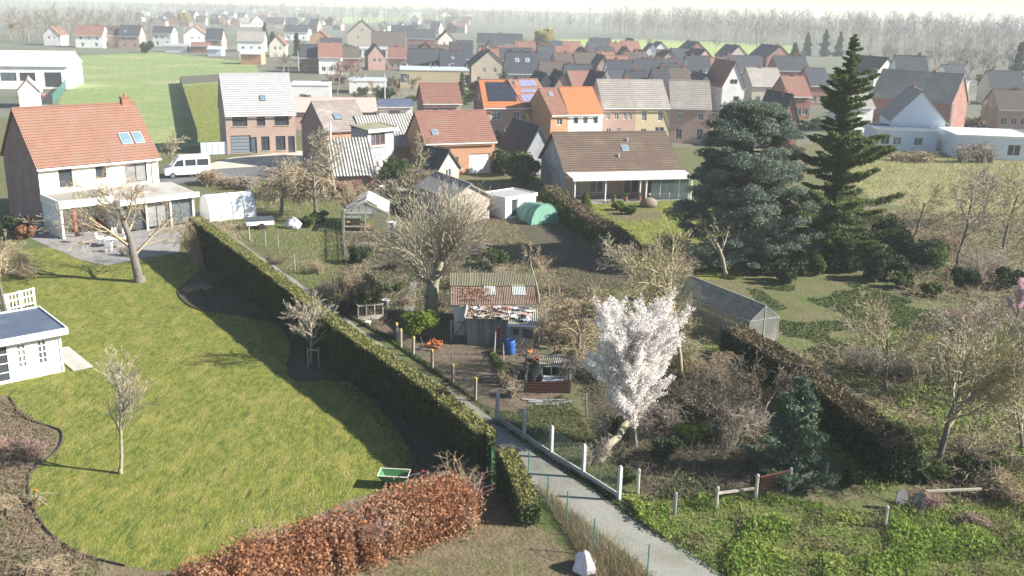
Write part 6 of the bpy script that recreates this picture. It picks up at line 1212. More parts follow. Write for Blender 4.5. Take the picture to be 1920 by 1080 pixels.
# ---------------------------------------------------------------- bare trees
POLL = dict(levels=3, kids=[22, 18, 10], ratio=[1.2, .62, .45], spread=[1.0, .5, .5], up=[0, .17, .08, .03], wob=.11, rmin=.0085, nseg=[4, 6, 4, 3], start=[.42, .12, .12], rend=[.75, .12, .3, .5], rr=.42, trunk=.30)
bare_tree('pollard_tree', 'big pale bare tree with dense fan of upright shoots in the middle of the plot', G(812, 592), HT(812, 592, 322), .34, BARK_PALE, TWIG_PALE, 4, P=POLL)
pt2 = thing('pollard_stump', 'knobbly second stem of pruned stubs at the foot of the big bare tree', 'stump', G(803, 588)); rp = random.Random(6); SS = [(0, 0, 0, .05, 0, 1.6, .26, .2), (.05, 0, 1.6, .1, 0, 2.4, .2, .12)]
for k in range(26): z = rp.uniform(.9, 2.5); a = rp.uniform(0, 6.283); l = rp.uniform(.2, .5); SS.append((.08, 0, z, .08 + math.cos(a)*l, math.sin(a)*l, z + rp.uniform(.05, .35), .06, .03))
ob('stem', seg_mesh('stem', SS, BARK_PALE, 7), pt2)
bare_tree('orchard_tree', 'thick-trunked bare tree casting a long shadow on the lawn', G(262, 528), HT(262, 528, 300), .36, BARK_GREY, TWIG_TAN, 12, trunk=.36, kids=[8, 9, 7, 5], spread=[.95, .75, .7, .7], ratio=[.95, .62, .55, .5], rmin=.008, rr=.5, rend=[.5, .2, .2, .3])
bare_tree('young_tree', 'slender pale bare tree standing on the lawn near the flower bed', G(226, 888), HT(226, 888, 655), .085, BARK_PALE, TWIG_PALE, 21, trunk=.75, kids=[18, 10, 6], levels=3, spread=[.5, .5, .5], ratio=[.55, .5, .5], up=[0, .06, .04], start=[.38, .2, .2], rmin=.006)
bare_tree('young_tree', 'small bare tree tied to a stake in the dark bed before the hedge', G(583, 682), HT(583, 682, 545), .075, BARK_PALE, TWIG_PALE, 22, trunk=.6, levels=3, kids=[12, 10, 7], spread=[.75, .6, .6], start=[.3, .2, .2], rmin=.008)
bare_tree('lichen_tree', 'broad bare tree with yellow lichen on its branches at right', G(1757, 878), HT(1757, 878, 530), .17, BARK_GREY, TWIG_LICHEN, 31, trunk=.34, kids=[11, 10, 8, 4], spread=[1.05, .7, .65, .6], ratio=[1.35, .6, .55, .5], up=[0, .03, .03, .02], rmin=.008, start=[.45, .2, .2, .15])
bare_tree('lichen_tree', 'tall bare tree with yellowish trunk right of the blossom tree', G(1277, 712), HT(1277, 712, 400), .15, TWIG_LICHEN, TWIG_LICHEN, 33, trunk=.7, kids=[16, 9, 6, 3], spread=[.8, .7, .65, .6], ratio=[.5, .55, .5, .5], start=[.25, .2, .2, .2], rmin=.008)
bare_tree('bare_tree', 'pale forked bare tree behind the tall yellowish one', G(1360, 520), HT(1360, 520, 392), .16, BARK_PALE, TWIG_PALE, 35, trunk=.45, kids=[6, 6, 4], levels=3, rmin=.012)
bare_tree('bare_tree', 'low bare fruit tree in the vegetable plot', G(1010, 575), HT(1010, 575, 455), .09, BARK_PALE, TWIG_TAN, 37, trunk=.5, levels=3, kids=[8, 7, 5], rmin=.009)
bare_tree('bare_tree', 'pale bare sapling close behind the rusty shed', G(1030, 560), HT(1030, 560, 470), .06, BARK_PALE, TWIG_TAN, 38, trunk=.6, levels=3, kids=[8, 6, 4], rmin=.008)
bare_tree('fruit_tree', 'small crooked bare fruit tree in the run beside the blue barrel', G(986, 694), HT(986, 694, 632), .05, BARK_PALE, TWIG_PALE, 39, trunk=.5, levels=3, kids=[6, 6, 4], spread=[.8, .6, .6], rmin=.006, lean=(-.1, 0))
bare_tree('bare_tree', 'grey bare tree on the meadow edge at right, left one', G(1795, 500), HT(1795, 500, 310), .14, BARK_GREY, TWIG_GREY, 41, trunk=.6, kids=[9, 6, 5, 3], rmin=.012)
bare_tree('bare_tree', 'grey bare tree at the right picture edge by the meadow', G(1880, 470), HT(1880, 470, 300), .14, BARK_GREY, TWIG_TAN, 42, trunk=.55, kids=[9, 6, 5, 3], rmin=.012)
bare_tree('bare_tree', 'pale bare tree between meadow and dark bushes', G(1705, 470), HT(1705, 470, 335), .12, BARK_GREY, TWIG_TAN, 43, trunk=.5, kids=[8, 6, 5, 3], rmin=.012)
bare_tree('bare_tree', 'pale bare tree behind the white trellis at the left edge', G(12, 590), HT(12, 590, 440), .12, BARK_GREY, TWIG_TAN, 44, trunk=.45, kids=[8, 7, 5, 3], rmin=.01)
bare_tree('bare_tree', 'bare tree right of the orange roofed house by the street', G(322, 320), HT(322, 320, 248), .12, BARK_GREY, TWIG_TAN, 45, trunk=.4, kids=[8, 7, 5], levels=3, rmin=.02)
WEEP = dict(levels=3, kids=[14, 13, 9], ratio=[.8, .6, .6], spread=[.9, .7, .6], up=[0, -.16, -.22, -.2], wob=.1, rmin=.013, nseg=[4, 5, 4, 3], start=[.4, .2, .2], rend=[.6, .3, .3, .5], rr=.5, trunk=.6)
bare_tree('weeping_tree', 'drooping bare willow left of the plot boundary, left of two', G(528, 404), HT(528, 404, 308), .2, BARK_GREY, TWIG_TAN, 51, P=WEEP)
bare_tree('weeping_tree', 'drooping bare willow touching the plot boundary, right of two', G(592, 412), HT(592, 412, 300), .2, BARK_GREY, TWIG_TAN, 52, P=WEEP)
bare_tree('bare_tree', 'tangled bare tree covering the left gable of the old house', G(632, 372), HT(632, 372, 232), .16, BARK_PALE, TWIG_PALE, 53, trunk=.45, kids=[11, 10, 7, 4], rmin=.013, spread=[.8, .8, .8, .8])
bare_tree('bare_tree', 'bare climbing tree growing over the left side of the greenhouse', G(642, 425), HT(642, 425, 345), .12, MAT_BARK, TWIG_TAN, 54, trunk=.5, kids=[10, 9, 7, 4], rmin=.011, lean=(.25, .1), up=[0, -.02, -.04, -.04])
bare_tree('ivy_tree', 'tall slim shrub-like tree with grey-green twigs behind the pollard tree', G(765, 375), HT(765, 375, 246), .14, BARK_GREY, M('twigs_olive', (.22,.21,.12), (.30,.26,.17), scale=1), 55, trunk=.7, kids=[14, 8, 6], levels=3, spread=[.6, .6, .6], ratio=[.42, .5, .5], start=[.1, .1, .1], rmin=.014)
bare_tree('bare_tree', 'pinkish bare tree in the village left of the long white garage', G(632, 178), HT(632, 178, 104), .16, TWIG_PINK, TWIG_PINK, 56, trunk=.35, kids=[8, 8, 6, 3], rmin=.025)
bare_tree('bare_tree', 'brownish round bare tree beside the orange brick barn', G(530, 142), HT(530, 142, 95), .16, TWIG_GREY, TWIG_GREY, 57, trunk=.35, kids=[8, 8, 6, 3], rmin=.03)
bare_tree('bare_tree', 'small tan bare tree behind the small red brick house', G(745, 186), HT(745, 186, 138), .12, TWIG_TAN, TWIG_TAN, 58, trunk=.4, levels=3, kids=[9, 8, 6], rmin=.025)
for la, px, py, tp, mt, sd in [('bare lichen-yellow tree behind the big lichen tree, left', 1660, 730, 560, TWIG_LICHEN, 131), ('bare grey tree behind the big lichen tree, right', 1850, 745, 545, TWIG_GREY, 132), ('bare tan tree at the right edge above the brush heap', 1915, 850, 640, TWIG_LICHEN, 133), ('bare grey tree among the brambles below the cedar', 1230, 610, 455, TWIG_TAN, 135), ('slim bare tree in the grass left of the cedar', 1200, 560, 440, TWIG_PALE, 136), ('bare grey tree at meadow edge, middle', 1835, 430, 300, TWIG_GREY, 137), ('bare tan tree at the near end of the vegetable plot', 1085, 660, 540, TWIG_TAN, 138), ('grey bare tree behind the young conifer', 1425, 800, 670, TWIG_DARK, 139), ('bare tree between blossom tree and overgrown hedge', 1340, 830, 705, TWIG_DARK, 140)]:
    bare_tree('bare_tree', la, G(px, py), HT(px, py, tp), .10, BARK_GREY, mt, sd, trunk=.36, kids=[9, 9, 7, 4], spread=[.9, .7, .65, .6], ratio=[1.1, .6, .55, .5], rmin=.009)
# blossom tree
def blossom(name, label, loc, h, seed, mat, n, P, sz=.03):
    t = bare_tree(name, label, loc, h, .13, BARK_GREY, TWIG_GREY, seed, P=P); A, B = LASTCROWN[0][:, :3], LASTCROWN[0][:, 3:6]
    rng = np.random.default_rng(seed); w = np.linalg.norm(B-A, axis=1); i = rng.choice(len(A), n, p=w/w.sum()); f = rng.random((n, 1)); Q = A[i] + (B[i]-A[i])*f + rng.normal(0, .06, (n, 3)); Q = Q[Q[:, 2] > h*.12]
    ob('blossom', leaf_mesh('blossom', Q, sz, mat, aspect=.9, rng=rng), t)
BL = dict(levels=3, kids=[44, 11, 5], ratio=[1.1, .30, .42], spread=[.42, .55, .6], up=[0, .03, .05, .03], wob=.09, rmin=.007, nseg=[5, 5, 3, 2], start=[.15, .10, .15], rend=[.6, .2, .3, .5], rr=.35, trunk=.42)
blossom('blossom_tree', 'tree in full white blossom right of the plot', G(1190, 838), HT(1190, 838, 562), 63, L_BLOSSOM, 150000, BL, .023)
blossom('blossom_shrub', 'pink blossoming shrub at right edge', G(1905, 600), HT(1905, 600, 520), 62, L_PINK, 9000, dict(BL, kids=[9, 8, 5]), .035)
# ---------------------------------------------------------------- conifers and evergreens
spruce('tall_spruce', 'tall spreading spruce, tallest tree on the right', G(1553, 492), HT(1553, 492, 66), 6.6, L_SPRUCE, MAT_BARK, 71, tiers=29, n=150000, size=.10, droop=.02, fill=.62)
def cedar(name, label, loc, h, R, seed):
    rng = np.random.default_rng(seed); rp = random.Random(seed); t = thing(name, label, 'tree', loc); cc = []; rr = []; seg = [(0, 0, 0, .1, 0, h*.6, .38, .2), (.1, 0, h*.6, 0, 0, h*.96, .2, .04)]
    for i in range(420):
        f = rp.random(); a_ = rp.uniform(0, 6.283); z = h*(.08 + .9*f); ring = R*(math.sin(min(1, (1.10 - f)*1.25)*math.pi/2))**.8*(.85 + .15*math.sin(f*9 + a_*2)); a = a_; q = ring*rp.uniform(.4, 1.0)
        c = (q*math.cos(a), q*math.sin(a), z - .12*q); cc.append(c); rr.append(rp.uniform(.4, .95)); b = (0, 0, max(.4, z - .25*q)); seg.append((*b, *c, .06, .02))
    n = 150000; i = rng.integers(0, 420, n); d = rng.normal(size=(n, 3)); d /= np.linalg.norm(d, axis=1, keepdims=True); q = rng.random((n, 1))**.5*np.array(rr)[i][:, None]
    P = np.array(cc)[i] + d*q*np.array([[1.25, 1.25, .5]]); P[:, 2] -= .10*((P[:, :2] - np.array(cc)[i][:, :2])**2).sum(1); P = P[P[:, 2] > .1]
    ob('trunk', seg_mesh('trunk', seg, MAT_BARK, 6), t); ob('crown', leaf_mesh('crown', P, .085, L_CEDAR, aspect=.42, rng=rng), t)
cedar('blue_cedar', 'broad blue-green cedar beside the bungalow', G(1388, 494), HT(1388, 494, 184), 6.3, 72)
spruce('young_conifer', 'dark blue-green young conifer in front of the overgrown hedge', G(1488, 893), HT(1488, 893, 706), 2.1, M('needles_young', (.07,.115,.08), (.15,.20,.12), scale=1.6, trans=.2), MAT_BARK, 73, tiers=15, n=26000, size=.075, droop=.0, fill=1.5)
spruce('garden_conifer', 'pointed green conifer in front of the orange terraced house', G(984, 286), HT(984, 286, 214), 1.9, L_SPRUCE, MAT_BARK, 74, tiers=16, n=12000, size=.15)
spruce('garden_conifer', 'upright green conifer between the two red roofs', G(866, 196), HT(866, 196, 137), 1.6, L_SPRUCE, MAT_BARK, 75, tiers=14, n=6000, size=.2, fill=1.4)
for i, (px, py, tp) in enumerate([(497, 75, 42), (512, 88, 60), (557, 105, 62)]):
    spruce('dark_conifer', ['dark pointed conifer in the far village, leftmost', 'dark bushy conifer in the far village, middle one', 'dark slim conifer in the far village, right one'][i], G(px, py), HT(px, py, tp), [3.2, 3.6, 1.8][i], L_DARK, MAT_BARK, 80 + i, tiers=12, n=3500, size=.45, fill=1.5)
for i, (px, py, tp) in enumerate([(1512, 104, 62), (1545, 106, 55), (1572, 106, 60), (1488, 120, 80), (1905, 150, 80)]):
    spruce('dark_conifer', ['dark conifer at the wood edge, leftmost of three', 'dark conifer at the wood edge, middle of three', 'dark conifer at the wood edge, right of three', 'short dark conifer before the wood near the brick gable', 'dark conifer at right edge before the wood'][i], G(px, py), HT(px, py, tp), 3.2, L_DARK, MAT_BARK, 90 + i, tiers=12, n=3000, size=.6, fill=1.6)
for la, px, py, rx, h, mt, sd, n, sz in [
    ('yellow-green evergreen bush between hens and big bare tree', 788, 634, 1.35, 1.75, L_YELLOW, 101, 5200, .06),
    ('dark evergreen bush against the left plot boundary', 668, 495, 1.0, 1.4, L_DARK, 103, 2600, .07),
    ('dark rounded bush under the spruce, left one', 1508, 515, 1.7, 1.8, L_GREEN, 104, 3200, .11), ('dark rounded bush right of the spruce foot', 1585, 510, 1.9, 2.3, L_DARK, 105, 4200, .11), ('dark broad bush in the middle of the evergreen group', 1655, 525, 2.1, 2.0, L_DARK, 106, 4200, .11), ('dark green rounded bush at the right of the evergreen group', 1705, 500, 2.2, 2.5, L_DARK, 107, 4600, .11),
    ('olive bush at the near edge of the evergreen group', 1690, 540, 1.2, 1.1, L_GREEN, 108, 1800, .1), ('small green bush by the clearing', 1745, 555, 1.0, 1.0, L_GREEN, 109, 1500, .1),
    ('big olive-green bush left of the bungalow', 975, 345, 2.3, 3.4, L_GREEN, 110, 5000, .15), ('dark bush below the pointed conifer', 945, 330, 1.8, 2.6, L_DARK, 111, 3200, .15), ('pale round bush beside the orange terraced house', 950, 285, 2.0, 3.2, M('leaf_pale_olive', (.22,.20,.09), (.28,.24,.12), scale=1, trans=.2), 112, 3000, .16),
    ('low dark bush at the left foot of the cedar', 1420, 515, 1.5, 1.2, L_DARK, 113, 2400, .1), ('green bush at the cedar foot', 1460, 505, 1.5, 1.4, L_GREEN, 114, 2600, .1),
    ('green bush on the verge beside the plot corner', 1175, 905, .5, .6, L_NETTLE, 115, 700, .06), ('round dark bush at the far right edge', 1890, 540, 1.6, 1.8, L_DARK, 116, 2600, .1),
    ('ivy-green bush beside the glass greenhouse', 1395, 640, 1.0, 1.1, L_WEED, 117, 2200, .07), ('dark green bush at the left edge below the brick gable', 30, 440, 1.6, 1.7, L_DARK, 118, 2600, .1), ('reddish brown bush beside the brick gable at left edge', 50, 448, 1.3, 1.2, L_BEECH, 119, 2000, .08),
    ('low evergreen bush below the drooping willows', 575, 425, 1.3, .9, L_NETTLE, 120, 1800, .08), ('green clump behind the white sack', 600, 418, 1.2, 1.1, L_GREEN, 121, 1800, .08),
    ('round low shrub on the bungalow lawn island', 1180, 402, 1.0, .9, L_GREEN, 122, 1600, .09), ('pale tufted shrub on the bungalow lawn island', 1160, 395, 1.1, 1.0, L_YELLOW, 123, 1500, .09), ('dark bush at the field edge near the far white house', 275, 100, 3.2, 4.0, L_DARK, 124, 1500, .4)]:
    bush('evergreen_bush', la, G(px, py), rx, rx*.9, h, mt, sd, n=n, size=sz)
for la, px, py, rx, h, mt, sd, n, sz in [('olive bush against the grey extension wall', 728, 348, 1.5, 3.0, L_GREEN, 621, 2600, .1), ('tall olive bush below the corrugated annex', 762, 350, 1.9, 3.4, L_NETTLE, 622, 3200, .1), ('dark bush behind the yard wall', 745, 336, 1.6, 2.6, L_DARK, 623, 2200, .1), ('dark ivy mound against the right plot boundary above the shed', 905, 525, 1.5, 1.3, L_DARK, 601, 2600, .07), ('dark ivy mound at the right plot boundary beside the pollard crown', 925, 500, 1.2, 1.6, L_NETTLE, 602, 2200, .08), ('low dark ivy patch behind the wooden pen', 655, 590, .9, .8, L_DARK, 603, 1800, .06), ('green ground ivy left of the garden path', 735, 545, 1.3, .6, L_NETTLE, 604, 2400, .06), ('dark green bush in front of the ivy tree', 755, 400, 1.3, 1.6, L_DARK, 605, 2600, .09),
    ('dark laurel in the shade below the spruce, far left', 1480, 530, 1.5, 1.6, L_DARK, 606, 2600, .1), ('dark laurel between spruce foot and middle bush', 1620, 500, 2.0, 2.6, L_DARK, 607, 3600, .11), ('dark laurel behind the evergreen group', 1660, 480, 2.2, 3.0, L_DARK, 608, 3800, .12), ('dark laurel at the right end behind the evergreen group', 1745, 505, 1.9, 2.2, L_GREEN, 609, 3000, .11), ('dark laurel at the meadow corner', 1810, 545, 1.6, 1.6, L_DARK, 610, 2400, .1),
    ('dark evergreen below the brambles beside the blossom tree', 1245, 860, 1.0, 1.0, L_DARK, 611, 1800, .06), ('dark ivy mass between conifer and hedge end', 1600, 905, 1.1, .9, L_DARK, 612, 2000, .06), ('ivy mass right of the hedge end', 1735, 900, 1.2, .9, L_NETTLE, 613, 2000, .06), ('dark ivy bush below the lichen tree', 1830, 900, 1.4, 1.0, L_DARK, 614, 2200, .06), ('ivy bush between the two thickets left of the blossom tree', 1060, 690, 1.1, 1.0, L_NETTLE, 615, 1900, .07), ('green bush at the vegetable plot end', 1110, 600, 1.2, 1.1, L_GREEN, 616, 1900, .08), ('dark bush left of the glass greenhouse', 1255, 560, 1.4, 1.6, L_DARK, 617, 2400, .09), ('green ivy bush in the brambles right of the blossom tree', 1300, 830, 1.1, .9, L_WEED, 618, 1800, .06)]:
    bush('evergreen_bush', la, G(px, py), rx, rx*.9, h, mt, sd, n=n, size=sz)
# domed clipped bush with dry brown crown
hd = HT(694, 592, 508); t = bush('domed_bush', 'domed bush with dry brown top behind the wooden pen', G(694, 592), 1.0, .95, hd, L_NETTLE, 102, n=3600, size=.055, k=26)
rng = np.random.default_rng(126); cc = ellipsoid_clumps(rng, 18, .8, .75, hd*.28, hd*.68, .3); P = clump_points(rng, 2800, cc, .28, .45) + np.array([[-.1, -.2, 0]])
ob('dry_crown', leaf_mesh('dry_crown', P, .05, M('leaf_straw', (.36,.29,.16), (.27,.21,.115), scale=3, trans=.2), rng=rng), t)
# cone topiary on the bungalow lawn
def cone(name, label, loc, h, r, leafm, seed, n=2600):
    rng = np.random.default_rng(seed); t = thing(name, label, 'shrub', loc); u = rng.random((n, 1)); a = rng.uniform(0, 6.283, (n, 1)); rr = r*np.sin(np.clip(1.02 - u, 0, 1)*1.57)*(1 + rng.normal(0, .06, (n, 1)))
    ob('foliage', leaf_mesh('foliage', np.concatenate([rr*np.cos(a), rr*np.sin(a), .05 + u*h], 1), .08, leafm, rng=rng), t); MB().tube([(0, 0, 0), (0, 0, h*.5), (0, 0, h*.95)], [r*.6, r*.55, .05], 8).ob('core', CORE, t)
cone('cone_topiary', 'bright clipped cone shrub at the left of the bungalow lawn', G(1097, 402), 2.3, .65, L_YELLOW, 131)
# lawn island bed
isl = G(1195, 403); zone('island_bed', [(1140, 400), (1160, 390), (1200, 388), (1236, 398), (1232, 410), (1180, 414), (1150, 410)], G_DRY, 4, smooth=True)
# ---------------------------------------------------------------- leafless shrubs and brambles
SH = [('tan scrub at the right plot boundary, level with the greenhouse', 865, 440, .9, 1.3, TWIG_TAN, 150, .5), ('grey scrub at the right plot boundary beside the pollard crown', 900, 488, .9, 1.3, TWIG_GREY, 150, .5), ('tan scrub at the right plot boundary above the rusty shed', 940, 528, .9, 1.2, TWIG_TAN, 150, .5), ('dark scrub behind the rusty shed', 985, 560, 1.0, 1.3, TWIG_DARK, 170, .5), ('grey scrub right of the rusty shed', 1020, 615, 1.0, 1.2, TWIG_GREY, 170, .5), ('tan scrub right of the hutch', 1075, 700, .8, 1.0, TWIG_TAN, 140, .5), ('grey scrub in front of the greenhouse', 700, 470, .9, .7, TWIG_GREY, 130, .7), ('dark scrub left of the garden path', 735, 505, 1.0, .8, TWIG_DARK, 150, .7), ('tan scrub at the foot of the pollard tree, left', 765, 570, .6, .6, TWIG_TAN, 90, .6), ('dark scrub between pollard and rusty shed', 838, 575, .7, .8, TWIG_DARK, 110, .5), ('grey scrub under the pollard crown, far side', 830, 470, 1.1, 1.0, TWIG_GREY, 150, .6), ('tan scrub on the left garden slope', 590, 510, 1.0, .9, TWIG_TAN, 140, .5), ('grey scrub beside the brown garden post', 612, 555, .8, 1.1, TWIG_GREY, 120, .4), ('dark scrub at the lane below the garden posts', 520, 495, .9, .7, TWIG_DARK, 120, .6), ('tan twiggy shrub in front of the long hedge by the patio', 395, 490, 2.5, 3.2, TWIG_TAN, 420, .5), ('pale twiggy shrub at the patio edge under the big trunk', 240, 480, 1.0, .9, TWIG_PALE, 110, 0), ('pale bare shrub at left edge beside the lawn', 20, 520, 2.4, 2.2, TWIG_TAN, 240, .3),
    ('dark bramble tangle at the left plot boundary', 660, 545, 1.2, 1.5, TWIG_TAN, 240, .4), ('dark bramble tangle behind the domed bush', 672, 575, .9, 1.4, TWIG_DARK, 160, .4), ('pale thicket behind the pollard tree, left of the ivy tree', 735, 372, 1.2, 2.0, TWIG_PALE, 200, .2), ('dense tan thicket between the ivy tree and the boundary', 800, 365, 1.9, 2.4, TWIG_TAN, 340, .2),
    ('grey twiggy shrub below the pollard crown on the right', 890, 540, 1.3, 1.3, TWIG_GREY, 240, .4), ('dry shrub at the edge of the chicken run', 962, 742, .55, 1.2, TWIG_PALE, 90, 0), ('dry shrub behind the chicken run dividing strip', 948, 722, .5, .9, TWIG_TAN, 80, 0), ('twiggy shrub inside the fence next to the fallen log', 1110, 868, .7, 1.0, TWIG_GREY, 150, .2),
    ('brown bramble mound left of the blossom tree, upper', 1075, 640, 1.7, 1.2, TWIG_TAN, 300, .6), ('brown bramble mound left of the blossom tree, lower', 1100, 715, 1.5, 1.2, TWIG_GREY, 260, .6), ('brown thicket under the blossom tree', 1215, 800, 1.6, 1.1, TWIG_GREY, 280, .5), ('brown thicket right of the blossom tree', 1310, 770, 1.8, 1.6, TWIG_DARK, 320, .5), ('grey-brown shrub before the young conifer', 1380, 830, 1.6, 1.9, TWIG_GREY, 320, .3), ('tan thicket below the tall yellowish tree', 1260, 690, 1.5, 1.6, TWIG_LICHEN, 280, .3), ('brown thicket below the greenhouse, by the tall yellowish tree', 1310, 715, 1.4, 1.4, TWIG_TAN, 260, .4),
    ('yellowish thicket left of the greenhouse', 1250, 620, 1.6, 1.8, TWIG_LICHEN, 280, .2), ('pinkish thicket right of the evergreen group', 1640, 455, 2.6, 2.2, TWIG_PINK, 360, .4), ('tan thicket at meadow edge', 1765, 470, 2.6, 2.2, TWIG_TAN, 320, .4), ('grey thicket at meadow edge, right', 1850, 520, 2.4, 2.4, TWIG_GREY, 320, .4), ('grey thicket behind the lichen tree, left', 1640, 700, 2.0, 1.9, TWIG_GREY, 320, .3), ('tan thicket behind the lichen tree, middle', 1760, 720, 2.2, 2.2, TWIG_LICHEN, 340, .3), ('grey thicket behind the lichen tree, right', 1880, 730, 2.0, 2.2, TWIG_GREY, 320, .3), ('pinkish thicket behind the lichen tree, far right', 1850, 630, 2.2, 1.9, TWIG_PINK, 320, .3),
    ('brown brush heap beside the leaning boards', 1775, 965, 1.3, .8, TWIG_PINK, 300, .9), ('brown brush heap at the right edge', 1890, 940, 1.3, 1.2, TWIG_TAN, 300, .8), ('dark bramble below the lichen tree', 1860, 870, 1.5, .9, TWIG_DARK, 260, .8), ('bramble thicket beside the overgrown hedge end', 1560, 760, 1.5, 1.4, TWIG_GREY, 260, .4), ('twigs rising from the beech hedge end', 860, 930, .5, 1.6, TWIG_TAN, 60, 0), ('brown dry shrub left of the gate post hedge', 845, 900, .8, .7, TWIG_TAN, 120, .2),
    ('dry tan shrub right of the bungalow hedge', 1045, 352, 1.6, 2.4, TWIG_PINK, 240, .3), ('tan rounded shrub in the mixed hedge', 1130, 478, .8, 1.2, TWIG_TAN, 160, .3), ('pale twiggy shrub behind the cedar', 1250, 470, 1.6, 1.4, TWIG_LICHEN, 200, .2), ('pale thicket in front of the cedar', 1270, 520, 1.6, 1.6, TWIG_PALE, 240, .2), ('dry shrub between the two vegetable strips', 1020, 500, 1.0, .9, TWIG_TAN, 150, .4), ('tan thicket at the vegetable plot end', 1055, 590, 1.5, 1.0, TWIG_TAN, 260, .7), ('pale hedge row behind the van', 400, 345, 2.4, 1.5, TWIG_TAN, 240, .5), ('tan thicket in front of the driveway', 470, 352, 2.6, 1.4, TWIG_GREY, 240, .5),
    ('brown shrub row by the street', 560, 330, 2.2, 2.0, TWIG_GREY, 240, .4), ('pale dry shrub in the dark bed', 375, 545, .9, .35, TWIG_PALE, 120, .5), ('dry shrub in the left flower bed, upper', 30, 840, 1.2, .5, TWIG_PINK, 220, .7), ('dry shrub in the left flower bed, lower', 20, 960, 1.0, .5, TWIG_TAN, 220, .7), ('dry shrub in the lower left corner', 120, 1070, 1.2, .5, TWIG_TAN, 240, .7), ('beige hedge-like thicket below the white outbuilding', 1700, 300, 3.6, 1.7, TWIG_TAN, 300, .6), ('brown thicket before the long white outbuilding', 1830, 305, 3.0, 2.6, TWIG_GREY, 320, .3), ('tan thicket at far end of the drooping willows', 600, 350, 1.6, 2.2, TWIG_PALE, 240, .3), ('tan thicket round the greenhouse roof', 668, 372, 1.6, 1.6, TWIG_TAN, 260, .7)]
for i, (la, px, py, rx, h, mt, n, ar) in enumerate(SH): twig_bush('bare_shrub', la, G(px, py), rx, rx*.8, h, mt, 200 + i, n=n, arch=ar, rad=.011 + (.008 if py < 480 else 0) + (.014 if py < 350 else 0))
# ---------------------------------------------------------------- village trees
rp = random.Random(77); TV = 'bare trees among the village houses'; protos = []
for k in range(5):
    mt = [TWIG_GREY, TWIG_TAN, TWIG_GREY, TWIG_PINK, TWIG_TAN][k]
    protos.append((mt, [None]))
def far_tree_mesh(seed, mat, rmin=.05):
    r = random.Random(seed); segs = ([], []); grow(r, segs, (0, 0, 0), (0, 0, 1), 6.5, .22, 0, dict(BARE, levels=3, kids=[9, 7, 6], rmin=rmin, trunk=.6, spread=[.6, .6, .6], ratio=[.6, .55, .5])); S = segs[0] + segs[1]; return seg_mesh('crown', segs[1], mat, 3, .06), seg_mesh('trunk', segs[0], mat, 5)
FT = [far_tree_mesh(300 + k, [TWIG_GREY, TWIG_TAN, TWIG_GREY, TWIG_PINK, TWIG_TAN][k]) for k in range(5)]
def far_tree(label, px, py, top, k, group=TV, name='bare_tree'):
    t = thing(name, label, 'tree', G(px, py), rp.uniform(0, 6.28), group); h = HT(px, py, top); zmax = 11.0; s = h / zmax; t.scale = (s*1.05, s*1.05, s); ob('crown', FT[k][0], t); ob('trunk', FT[k][1], t)
for i, (px, py, tp, k, la) in enumerate([(20, 80, 22, 4, 'tan bare tree at the far left edge'), (55, 78, 25, 4, 'tan bare tree behind the white gabled cottage'), (130, 62, 14, 0, 'tall grey bare tree left of the red roof'), (160, 45, 8, 0, 'tall grey bare tree behind the red roof'), (205, 45, 10, 2, 'bare tree behind the brown roof'), (260, 50, 16, 0, 'bare tree right of the navy roof'), (300, 48, 20, 2, 'bare tree behind the lone white house'),
    (345, 60, 24, 0, 'bare tree right of the lone white house'), (420, 68, 26, 2, 'bare tree behind the navy blue roof'), (450, 60, 22, 3, 'pinkish bare tree left of the dark conifers'), (575, 96, 60, 3, 'pinkish bare tree left of the orange gable'), (605, 130, 95, 3, 'pinkish bare tree above the white garages'), (655, 150, 118, 3, 'pinkish bare tree right of the larger pinkish one'), (135, 120, 85, 4, 'tan bare tree between the hall and the green field'),
    (850, 50, 8, 2, 'tall bare tree at the horizon, centre'), (830, 40, 5, 0, 'tall bare tree at the horizon, left of centre'), (995, 52, 20, 2, 'bare tree left of the yellow willow'), (1070, 62, 20, 0, 'bare tree right of the yellow willow'), (1085, 100, 75, 0, 'small bare tree in front of the field house'), (1215, 95, 66, 2, 'bare tree beside the green barn'), (1340, 100, 60, 2, 'bare tree right of the red brick gable'), (1430, 95, 55, 0, 'bare tree behind the beige gable'), (1600, 140, 90, 0, 'bare tree behind the spruce top'), (1790, 130, 80, 0, 'bare tree behind the tall white house'), (1840, 150, 90, 2, 'bare tree right of the tall white house'), (1850, 240, 170, 4, 'tan bare tree at the right edge behind the outbuilding'), (1600, 260, 190, 3, 'pinkish bare tree seen through the spruce'), (230, 100, 80, 4, 'small tan tree at the far field edge'), (700, 178, 140, 4, 'tan bare tree behind the pink shed'), (640, 60, 30, 2, 'bare tree left of the tall beige gable roof'), (780, 50, 24, 0, 'bare tree above the dark-roofed red brick house')]): far_tree(la, px, py, tp, k)
leaf_tree('yellow_willow', 'round yellow-green willow at the far edge of the village', G(1018, 102), HT(1018, 102, 52), 6.6, L_WILLOW, MAT_BARK, 401, n=9000, size=.45, k=40)
leaf_tree('yellow_willow', 'small yellow willow beyond the field houses', G(348, 52), HT(348, 52, 22), 6.5, L_WILLOW, MAT_BARK, 402, n=4000, size=.5)
leaf_tree('yellow_willow', 'pale yellow willow near the horizon at left', G(530, 24), HT(530, 24, 4), 8, L_WILLOW, MAT_BARK, 403, n=3000, size=.8)
for i in range(70):
    px, py = rp.uniform(-20, 900), rp.uniform(14, 58); d = G(px, py); s = rp.uniform(.75, 1.25)
    t = thing('bare_tree', 'hazy bare tree among the distant houses toward the horizon', 'tree', d, rp.uniform(0, 6.28), 'distant bare trees toward the horizon'); t.scale = (s, s, s); k = rp.randrange(5); ob('crown', FT[k][0], t); ob('trunk', FT[k][1], t)

